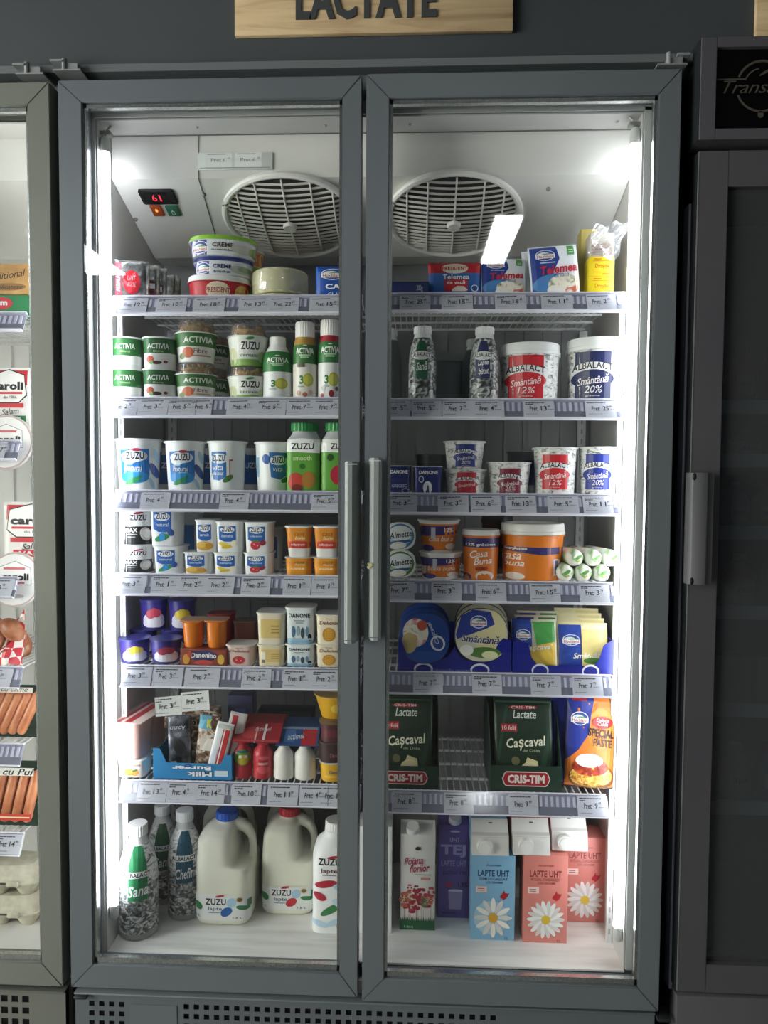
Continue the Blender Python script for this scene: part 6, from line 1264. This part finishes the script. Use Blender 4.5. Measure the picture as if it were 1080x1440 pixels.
# stays away from the right stile: perforated base
c0l = P(6, 1404, .012); cells = []
pzl = .0255; sl2 = .0148
for r_ in range(5):
    for k in range(-18, 3): cells.append((round(c0l.x-sl2/2+k*.0232, 5), round(c0l.z-sl2/2-r_*pzl, 5), sl2))
perforated(lf, LX0+.003, LX1-.001, Z0-.02, .08, .012, cells, nmat('left_base_paint', [(.3, '#696c66'), (.7, '#72756e')], 4, 3, .45, .2))
boxo('vent_cavity', M('#0b0c0d', .8), lf, LX0+.01, LX1-.01, .03, .045, .08, Z0-.02)
boxo('base_top_edge', M('#7c7f78', .4, .3), lf, LX0+.003, LX1-.001, .006, .05, Z0-.02, Z0-.016, .001)
boxo('kick_board', M('#1b1c1d', .6), lf, LX0+.02, LX1-.02, .04, .4, 0, .09)
hinge(lf, 48, 103, 1)
tube_lamp(LI1-.013, .067, ZO+.16, ZO+1.76, 'vertical white tube lamp at the right inner wall of the left cooler')
XW = LI1-.001
lrails = [452, 632, 824, 950, 1058, 1183]; lz = []
ltags = [None, None, ('6', '99', 'on the third rail of the left cooler'), ('9', '99', 'on the fourth rail of the left cooler'), None, ('14', '99', 'on the lowest rail of the left cooler')]
for k, y in enumerate(lrails):
    zr = P(20, y-13, .09).z; lz.append(zr-.003)
    o = shelf(zr, LI0+.01, P((38, 30, 26, 33, 34, 34)[k], y, .09).x, 'left cooler', k)
    o['label'] = f'{ORD[k]} white wire shelf with price rail in the cooler at the left edge'; o['group'] = 'wire shelves of the left cooler'
for k, x0, x1, y, b_, s_2 in ((1, -12, 8, 632, '7', '49'), (2, -26, 18, 824, '6', '99'), (3, -28, 16, 950, '9', '99'), (5, -10, 32, 1183, '14', '99')):
    o, hx, h = price_tag(lz[k]+.003, x0, x1, y, b_, s_2, f'on the {ORD[k]} left cooler rail'); o['group'] = 'price tags in the left cooler'
    Print().add(tag_print(o, hx, h, b_, s_2, rt_), hx, h, flat(0)).done(o, 'print')
def lbox(name, lab, cat, x0, x1, y0, D, zb, dep, art, col, **k): return box(name, lab, cat, x0, x1, y0, D, zb, dep, art, col, **k)
GSL = 'goods in the left cooler'
_, _, Hk = lbox('cold_cut_pack', 'dark green pack with red logo at the top of the left cooler', 'meat pack', -60, 41, 415, .11, lz[0], .06, [R(0, .5, 1.96, .96, '#1f7a48'), E(.2, .6, .35, .3, '#c6303a'), T('mm', .2, .6, .4, .2, W_, b=.05)], '#1f7a48')
lbox('cold_cut_pack', 'brown kraft pack with black script lettering on the green pack', 'meat pack', -60, 39, 371, .11, lz[0]+Hk+.001, .06, [T('Traditional', .35, .62, 1.2, .22, K_, sh=.35, rot=8), E(.45, .25, .5, .12, '#8f6a3a'), T('delicatese', .45, .25, .8, .12, K_, sh=.3)], KRAFT)
a_car = lambda band, s: [R(0, .5, 1.98, .99, '#e9e6e4'), R(.0, .86, 1.7, .2, '#c2272f'), G([(-.75, .9), (.0, .98), (.75, .9), (.85, .62), (.5, .52), (-.5, .52), (-.85, .62)], K_), G([(-.72, .89), (.0, .965), (.72, .89), (.81, .63), (.48, .535), (-.48, .535), (-.81, .63)], '#f0eeec'), T('caroli', 0, .75, 1.4, .11, K_, b=.05), R(0, .655, 1.3, .03, '#c2272f'), T('din 1994', .1, .6, .6, .04, K_), R(-.0, .49, 1.4, .06, '#c2272f'), T('Salam', .1, .41, .8, .08, K_, sh=.3, rot=6), R(.1, .31, 1.4, .09, band), T(s, .1, .31, 1.0, .06, W_, b=.03), R(.0, .12, 1.5, .2, MEAT)]
pouch('cold_cut_pack', 'white and red salami pack with green band, second shelf of the left cooler', 'meat pack', -20, 42, 500, .125, lz[1], .02, a_car('#2b7d46', 'CRACOVIS'), '#ebe8e6', H=.165)
def meatdisc(lab, px, py, rpx, k):
    disc('cold_cut_pack', lab, 'meat pack', px, py, rpx, .102, .02, [E(0, .5, .98, .49, '#c2a8a4'), E(0, .5, .93, .465, '#eceae8'), G([(-.6, .72), (0, .84), (.6, .72), (.66, .4), (-.66, .4)], '#9a9a9a'), G([(-.58, .71), (0, .825), (.58, .71), (.64, .415), (-.64, .415)], '#f2f0ee'), T('caroli', .05, .55, 1.0, .13, K_, b=.05), R(0, .7, .8, .04, '#d0626a'), R(0, .44, .8, .03, '#d0626a'), E(0, .2, .4, .04, '#b5b0ae')], '#e9e7e6', '#c8c2be', rot=(-6, 0, 0))
meatdisc('round white and red cold cut pack leaning on the second shelf of the left cooler', 8, 622, 38, 1)
pouch('cold_cut_pack', 'white and red salami pack with red band, third shelf of the left cooler', 'meat pack', 2, 82, 677, .125, lz[2], .02, a_car('#c8282c', 'VARA'), '#ebe8e6', H=.165)
meatdisc('round white cold cut pack leaning on the third shelf of the left cooler', 20, 815, 38, 2)
bm = bmesh.new(); rr_ = random.Random(9)
o = thing('meat_bag', 'meat pieces wrapped in red and white checked paper, fourth shelf of the left cooler', 'meat', (P(0, 940, .16).x, .17, lz[3]))
for k in range(16):
    m = Matrix.Translation((rr_.uniform(-.06, .045), rr_.uniform(-.04, .03), .02+rr_.uniform(0, .075))) @ Euler((rr_.random()*3, rr_.random()*3, 0)).to_matrix().to_4x4() @ Matrix.Diagonal((.034, .024, .022, 1)); bmesh.ops.create_icosphere(bm, subdivisions=3, radius=1, matrix=m)
for v_ in bm.verts: v_.co.z = max(.0005, v_.co.z)
link('meat', bm, nmat('cooked_meat', [(.3, '#8a4a2c'), (.6, '#b87a58'), (.8, '#d8b09a')], 40, 4, .4, 0, .3), o)
bm = bmesh.new(); g_ = []
for i in range(17):
    row = []
    for k in range(13):
        u, v2 = i/16, k/12; row.append(bm.verts.new((-.085+.16*u, -.062+.03*v2+.012*math.sin(u*13+v2*3), .001+.12*v2*(.55+.45*math.sin(u*7+1))+.006*math.sin(u*23+v2*9))))
    g_.append(row)
for i in range(16):
    for k in range(12):
        if (i+k*2) % 7 < 5 or k < 4: bm.faces.new((g_[i][k], g_[i+1][k], g_[i+1][k+1], g_[i][k+1]))
link('checked_paper', bm, CHECK, o)
def sausages(lab, x0, x1, yt, D, zb, art, tilt, n=5, lean=0):
    a, b = P(x0, yt+30, D), P(x1, yt+30, D); hx = (b.x-a.x)/2; H = P((x0+x1)/2, yt, D).z-zb
    o = thing('sausage_pack', lab, 'sausage pack', ((a.x+b.x)/2, D+.012, zb), (math.radians(-8), 0, 0))
    boxo('tray_card', FOODG, o, -hx, hx, .012, .016, 0, H, .001)
    for k in range(n):
        bm = bmesh.new(); x = -hx*.8+2*hx*.8*k/(n-1); L_ = H*.8; dx = lean*hx
        tubepath(bm, [(x-dx*.5+dx*t, 0, H*.08+L_*t) for t in (0, .03, .08, .5, .92, .97, 1)], [.002, .008, .0105, .0112, .0105, .008, .002], 12); link('sausage', bm, SAUS, o)
    Print().add(art, hx, H, flat(-.0122)).done(o)
    return o
sausages('pack of thin reddish sausages with green card, fifth shelf of the left cooler', -50, 44, 968, .115, lz[4], [R(.3, .93, 1.3, .1, '#e9e4da'), T('cu carne', .4, .93, .8, .06, K_, sh=.3)], 0, 7, .5)
sausages('pack of pale sausages with ribbon label, lowest shelf of the left cooler', -50, 47, 1078, .105, lz[5], [R(.3, .87, 1.2, .12, '#efece2'), T('cu Pui', .45, .87, .9, .1, K_, sh=.3, b=.02), R(.3, .18, 1.2, .1, '#c2302c'), R(.3, .18, 1.1, .02, '#e9d9a0')], 0, 6, .25)
def eggs(lab, x0, x1, yt, yb, D, zb, H):
    a, b = P(x0, yb, D), P(x1, yb, D); hx = (b.x-a.x)/2; o = thing('egg_carton', lab, 'egg carton', ((a.x+b.x)/2, D, zb))
    dep = .1; bm = bmesh.new()
    n = 3; cw = 2*hx/n
    for k in range(n):           # lower cells taper to feet
        for r2 in range(2):
            x = -hx+cw*(k+.5); y = dep*(.25+.5*r2); loft(bm, [(0, cw*.22, dep*.12, 3, x, y), (H*.1, cw*.28, dep*.15, 3, x, y), (H*.46, cw*.5, dep*.25, 4, x, y)], 16)
    link('tray', bm, PULP, o)
    bm = bmesh.new(); loft(bm, [(H*.44, hx*1.03, dep*.53, 6, 0, dep/2), (H*.5, hx*1.03, dep*.53, 6, 0, dep/2), (H*.52, hx*.98, dep*.5, 6, 0, dep/2), (H*.9, hx*.88, dep*.4, 5, 0, dep/2), (H, hx*.82, dep*.34, 4, 0, dep/2)], 48); link('lid', bm, PULP, o)
    for x in (-.45*hx, .45*hx):
        boxo('tab', PULP, o, x-.014, x+.014, -.0065, -.001, H*.4, H*.6, .002)
    bm = bmesh.new(); bx(bm, -.3*hx, .3*hx, -.0035, -.0025, H*.47, H*.53); link('slot', bm, M('#2f2c26', .8), o, False)
    return o
He = .066
D0 = .12
eggs('grey pulp egg carton on the floor of the left cooler, lower of two', -62, 52, 1265, 1320, D0, FZ, He); eggs('grey pulp egg carton stacked on the lower one in the left cooler', -64, 50, 1200, 1262, D0+.008, FZ+He+.001, He)

# ------------------------------------------------------------------ right dark drinks cooler
rc = thing('display_cooler', 'unlit dark brown grey drinks cooler with black header at the right edge', 'cooler', (0, 0, 0))
RX0 = P(979, 700, 0).x-.012; RX1 = RX0+.75; RB = M('#3a3a3d', .45, .2)
FH = P(1000, 52, -.02).z; FB = P(1000, 196, -.02).z
bm = bmesh.new(); bx(bm, RX0+.004, RX0+.03, .04, .55, .05, FH-.03); bx(bm, RX1-.03, RX1, .04, .55, .05, FH-.03); bx(bm, RX0+.03, RX1-.03, .52, .55, .05, FH-.03); bx(bm, RX0+.03, RX1-.03, .04, .52, .05, Z0+.04); bx(bm, RX0+.03, RX1-.03, .04, .52, FB+.02, FH-.03)
link('cabinet_shell', bm, M('#26292b', .5, .1), rc, False)
bm = bmesh.new(); bx(bm, RX0+.0305, RX0+.032, .045, .515, Z0+.045, FB+.015); bx(bm, RX1-.032, RX1-.0305, .045, .515, Z0+.045, FB+.015); bx(bm, RX0+.032, RX1-.032, .515, .519, Z0+.045, FB+.015); bx(bm, RX0+.032, RX1-.032, .045, .515, Z0+.041, Z0+.045); link('inner_lining', bm, M('#8f9896', .5), rc, False)
boxo('base_panel', FRAME_R, rc, RX0, RX1, .0, .04, .06, P(1000, 1400, 0).z-.003, .002)
# header with black sign
hb = bpy.data.objects.new('header', None); C.objects.link(hb); hb.parent = rc; hb.location = (0, 0, 0)
ha, hc = P(985, 120, -.02), P(1009, 66, -.02); hd = P(1009, 181, -.02)
bm = bmesh.new(); x0 = ha.x
bx(bm, x0, hc.x, -.02, .04, FB, FH, 0, .0012); bx(bm, RX1-.03, RX1, -.02, .04, FB, FH); bx(bm, hc.x, RX1-.03, -.02, .04, hc.z, FH); bx(bm, hc.x, RX1-.03, -.02, .04, FB, hd.z)
link('header_frame', bm, M('#5c5b60', .4, .3), hb, False)
boxo('header_panel', M('#040405', .22), hb, hc.x, RX1-.03, -.010, .03, hd.z, hc.z)
lc = P(1071, 121, -.011); rl = P(1107, 121, -.011).x-lc.x
ring = []
GOLD = M('#453f38', .5)
pr = Print()
def arcband(r0, r1, a0, a1, n=26):
    out = []
    for i in range(n):
        t0, t1 = math.radians(a0+(a1-a0)*i/n), math.radians(a0+(a1-a0)*(i+1)/n)
        out.append(('p', [(r0*math.cos(t0), r0*math.sin(t0)), (r1*math.cos(t0), r1*math.sin(t0)), (r1*math.cos(t1), r1*math.sin(t1)), (r0*math.cos(t1), r0*math.sin(t1))], GOLD))
    return out
import itertools
def put(shs, **k):
    for s_ in shs: pr.add([s_], rl, rl, lambda x, z_, e: (x, -.0008-e, z_), **k)
put(arcband(.93, 1.02, 20, 158)+arcband(.93, 1.02, 200, 360)+arcband(.66, .72, 100, 160, 10))
put([E(0, -1.1, .12, .14, GOLD), T('Transavia', -.05, -.02, 2.9, .5, GOLD, sh=.4, b=.0), R(-1.2, .28, 1.1, .07, GOLD), E(.15, .55, .3, .05, GOLD, 30)])
pr.done(hb, 'printed_logo', loc=(lc.x, -.010, lc.z))
dz0 = P(1000, 1396, 0).z; dz1 = P(1000, 212, 0).z
gl0, gl1 = P(1018, 700, 0).x, RX1-.05
d = bpy.data.objects.new('door', None); C.objects.link(d); d.parent = rc; d.location = (RX0, 0, dz0)
Wd = RX1-RX0; Hd = dz1-dz0; gx0 = P(1012, 700, 0).x-RX0; gz1 = P(1040, 262, 0).z-dz0; gz0 = P(1040, 1358, 0).z-dz0
bm = bmesh.new(); bx(bm, 0, gx0, 0, .04, 0, Hd, 0, .0015); bx(bm, Wd-.05, Wd, 0, .04, 0, Hd); bx(bm, gx0, Wd-.05, 0, .04, gz1, Hd); bx(bm, gx0, Wd-.05, 0, .04, 0, gz0); link('door_frame', bm, FRAME_R, d, False)
boxo('glass_pane', GLASSD, d, gx0, Wd-.05, .012, .017, gz0, gz1)
bm = bmesh.new(); bx(bm, gx0, Wd-.05, .018, .03, gz1-.012, gz1); bx(bm, gx0, Wd-.05, .018, .03, gz0, gz0+.016); bx(bm, gx0, gx0+.006, .018, .03, gz0, gz1); link('spacer_strip', bm, M('#43484a', .4, .5), d, False)
boxo('spacer_bar', M('#6b7275', .4, .5), d, gx0+.01, Wd-.06, .017, .018, gz0+.004, gz0+.009)
boxo('side_shade', M('#101618', .6), hb, x0-.0012, x0-.0002, -.018, .04, FB, FH)  # thin dark sheet, paints shade onto the header's left side
boxo('side_shade', M('#101618', .6), d, -.0014, -.0009, .004, .04, .002, Hd-.002)  # same painted shade down the left side of the door
xb_ = P(947, 1250, .03).x
bm = bmesh.new(); bx(bm, xb_-.004, xb_+.004, .03, .06, .3, ZO+1.62, 0, .001); struct('trim_2', bm, M('#868b96', .35, .3))
# handle: curved grip with a flat flange
ya = -.01
q0, q1 = P(970, 822, -.03), P(1008, 665, -.03); hh = q1.z-q0.z; wq = q1.x-q0.x
bm = bmesh.new(); prof = [(-.002, 0), (-.004, -.012), (.002, -.028), (wq*.35, -.034), (wq*.62, -.032), (wq*.64, -.026), (wq*.95, -.024), (wq, -.018), (wq, -.014), (wq*.6, -.014), (.010, -.014), (.010, 0)]
A = [bm.verts.new((x, y, 0)) for x, y in prof]; B = [bm.verts.new((x, y, hh)) for x, y in prof]
for i in range(len(prof)): bm.faces.new((A[i], A[(i+1) % len(prof)], B[(i+1) % len(prof)], B[i]))
bm.faces.new(A); bm.faces.new(B)
hd_ = link('handle', bm, nmat('dark_handle_metal', [(.3, '#626365'), (.7, '#77787a')], 12, 3, .4, .5, 0, (1, 1, .3)), d, True); hd_.location = (q0.x-RX0, 0, q0.z-dz0)
for zf in (.03, .965):
    bm = bmesh.new(); bmesh.ops.create_uvsphere(bm, u_segments=12, v_segments=8, radius=.0045, matrix=Matrix.Translation((.004, -.029, hh*zf)) @ Matrix.Diagonal((1, .5, 1.6, 1))); link('bolt', bm, M('#0c0c0d', .5), hd_)
for py in (688, 741, 795):
    c = P(964, py, -.001); bm = bmesh.new(); bmesh.ops.create_uvsphere(bm, u_segments=12, v_segments=8, radius=.0032, matrix=Matrix.Translation((RX0-c.x-.001, .012, c.z-dz0)) if False else Matrix.Translation((-.0005, .012, c.z-dz0))); link('screw', bm, M('#b9bcbc', .3, .7), d)
boxo('edge_strip', M('#8f9192', .35, .5), d, -.0008, .0008, -.0006, .002, .002, Hd-.002)
# dark bottles and packs on its shelves, barely lit
rs_ = random.Random(21)
levels = [(566, 'red'), (640, 'a'), (740, 'b'), (850, 'c'), (985, 'd'), (1120, 'e')]
BC = ['#5a1f22', '#24404a', '#5d5a2a', '#27402c', '#6a4a2a', '#3a3d42']
sx0 = RX0+.034
names_ = ['top', 'second', 'third', 'fourth', 'fifth', 'lowest']
for li, (py, _) in enumerate(levels):
    zz = P(1050, py, .09).z
    sh = thing('drinks_shelf', f'{names_[li]} dim shelf inside the dark drinks cooler', 'shelf', (sx0, .07, zz-.012), group='shelves of the dark drinks cooler')
    boxo('shelf_plate', M('#9aa2a6', .4, .1), sh, 0, RX1-.034-sx0, 0, .42, 0, .005); boxo('price_rail', M('#c4cacd', .35), sh, 0, RX1-.034-sx0, -.012, -.001, -.014, .014, .001)
    kinds = [('cap', 7), ('box', 5)][li % 2 if li else 0]
    x = sx0+.012
    for k in range(3):
        wd = [.030, .034, .028, .033, .031, .034][li]; xc = x+wd; x += wd*2+.006
        col = [['#a83a44', '#b03d46', '#9a3038'], ['#5c8aa4', '#b3a84e', '#a04a44'], ['#7fa26c', '#5f8ba2', '#a89248'], ['#a04a4c', '#b59c4c', '#5f8a72'], ['#a39c58', '#8a8e94', '#7f9a66'], ['#8a9298', '#a39c58', '#57788c']][li][k]
        pl = ['nearest the door frame', 'second from the door frame', 'third from the door frame']
        o = thing('drink_bottle' if li != 4 else 'drink_carton', f'{["dark red", "patterned", "greenish", "striped", "yellowish", "grey"][li]} {"bottle" if li != 4 else "carton"}, {names_[li]} shelf of dark cooler, {pl[k]}', 'bottle' if li != 4 else 'carton', (xc, .075+wd+.012, zz-.0065), group=f'drinks on the {names_[li]} shelf of the dark cooler')
        Hh = [.125, .06, .10, .11, .10, .11][li]
        bm = bmesh.new()
        if li != 4:
            loft(bm, [(0, wd*.93, wd*.93, 2), (.004, wd, wd, 2), (Hh*.6, wd, wd, 2), (Hh*.82, wd*.5, wd*.5, 2), (Hh*.9, wd*.36, wd*.36, 2)], 24); link('bottle_body', bm, M(col, .3), o)
            bm = bmesh.new(); loft(bm, [(Hh*.89, wd*.42, wd*.42, 2), (Hh, wd*.4, wd*.4, 2)], 16); link('cap', bm, M(['#1f6a3c', '#c8c8c8', '#a82a2a'][k], .4), o)
        else:
            loft(bm, [(0, wd, wd, 10), (Hh, wd, wd, 10)], 24); link('carton_body', bm, M(col, .3), o)
        Print().add([R(0, .35, 1.2, .3, '#a8a59a'), T(['sirop', 'suc', 'nectar', 'ceai', 'suc', 'apa'][li], 0, .35, .9, .12, K_)], wd, Hh, ringsurf([(0, wd, wd, 2), (Hh, wd, wd, 2)]) if li != 4 else flat(wd), acuts(wd)).done(o)

# ------------------------------------------------------------------ the aisle behind the camera, seen only as reflections in the door glass
GY = .0125
def mirror(p): return Vector((p.x, 2*GY-p.y, p.z))
a_, b_ = mirror(P(678, 372, 2.9)), mirror(P(733, 308, 2.35))
lz_ = 2.70
def ceil_pt(px, py):
    d = fw*F_PX + rt*(px-540) + up*(720-py); t = (lz_-CAM.z)/d.z; return mirror(CAM+d*t)
def lampbox(pxs, lab):
    pts = [ceil_pt(*p_) for p_ in pxs]; xs = [p_.x for p_ in pts]; ys = [p_.y for p_ in pts]
    o = thing('ceiling_lamp', lab, 'lamp', (sum(xs)/4, sum(ys)/4, lz_-.001)); hw, hl = (max(xs)-min(xs))/2*.8, (max(ys)-min(ys))/2
    boxo('diffuser', LAMPM, o, -hw, hw, -hl, hl, 0, .012)
    boxo('housing', M('#d8d8d4', .5), o, -hw-.015, hw+.015, -hl-.015, hl+.015, .0125, .05)
lampbox([(690, 308), (733, 312), (712, 372), (678, 368)], 'long ceiling lamp of the aisle, mirrored in the right door glass')
lampbox([(100, 335), (106, 335), (136, 388), (118, 388)], 'further ceiling lamp of the aisle, mirrored at the left edge of the door glass')
# opposite sign board
s0, s1 = mirror(P(240, 358, 2.75)), mirror(P(445, 308, 2.75))
o = thing('wooden_sign', 'wooden sign across the aisle reading CONSERVE, faint mirror image in the door glass', 'sign', ((s0.x+s1.x)/2, s0.y, s0.z))
hx = abs(s1.x-s0.x)/2; Hc = s1.z-s0.z
boxo('board', WOOD, o, -hx, hx, -.02, 0, 0, Hc)
vs, fs = textmesh('CONSERVE', .03, 0); bm = bmesh.new()
tv = [bm.verts.new((-vx*hx*1.2, .0015, Hc*.5+vy*Hc*.42)) for vx, vy in vs]
for f in fs: bm.faces.new([tv[i] for i in f])
link('letters', bm, M('#3a3d3f', .6), o, False)
e0 = mirror(P(410, 284, 2.75)); re = mirror(P(438, 284, 2.75)).x-e0.x
o = thing('round_emblem', 'green pin shaped emblem with red centre on the wall across the aisle', 'emblem', (e0.x, e0.y, e0.z))
bm = bmesh.new()
for y, c_, q in ((0, 0, 1), (.004, 1, .72), (.008, 2, .34)):
    pts = [(re*q*math.cos(t), re*q*math.sin(t)) for t in [2*math.pi*i/40 for i in range(40)]]
    prism(bm, pts, y-.0, y+.003, c_)
prism(bm, [(-re*.8, -re*.6), (re*.8, -re*.6), (0, -re*1.9)], 0, .003, 0)
link('emblem_disc', bm, [M('#2c9a5c'), M('#f0f0ee'), M('#c83a3a')], o, False)
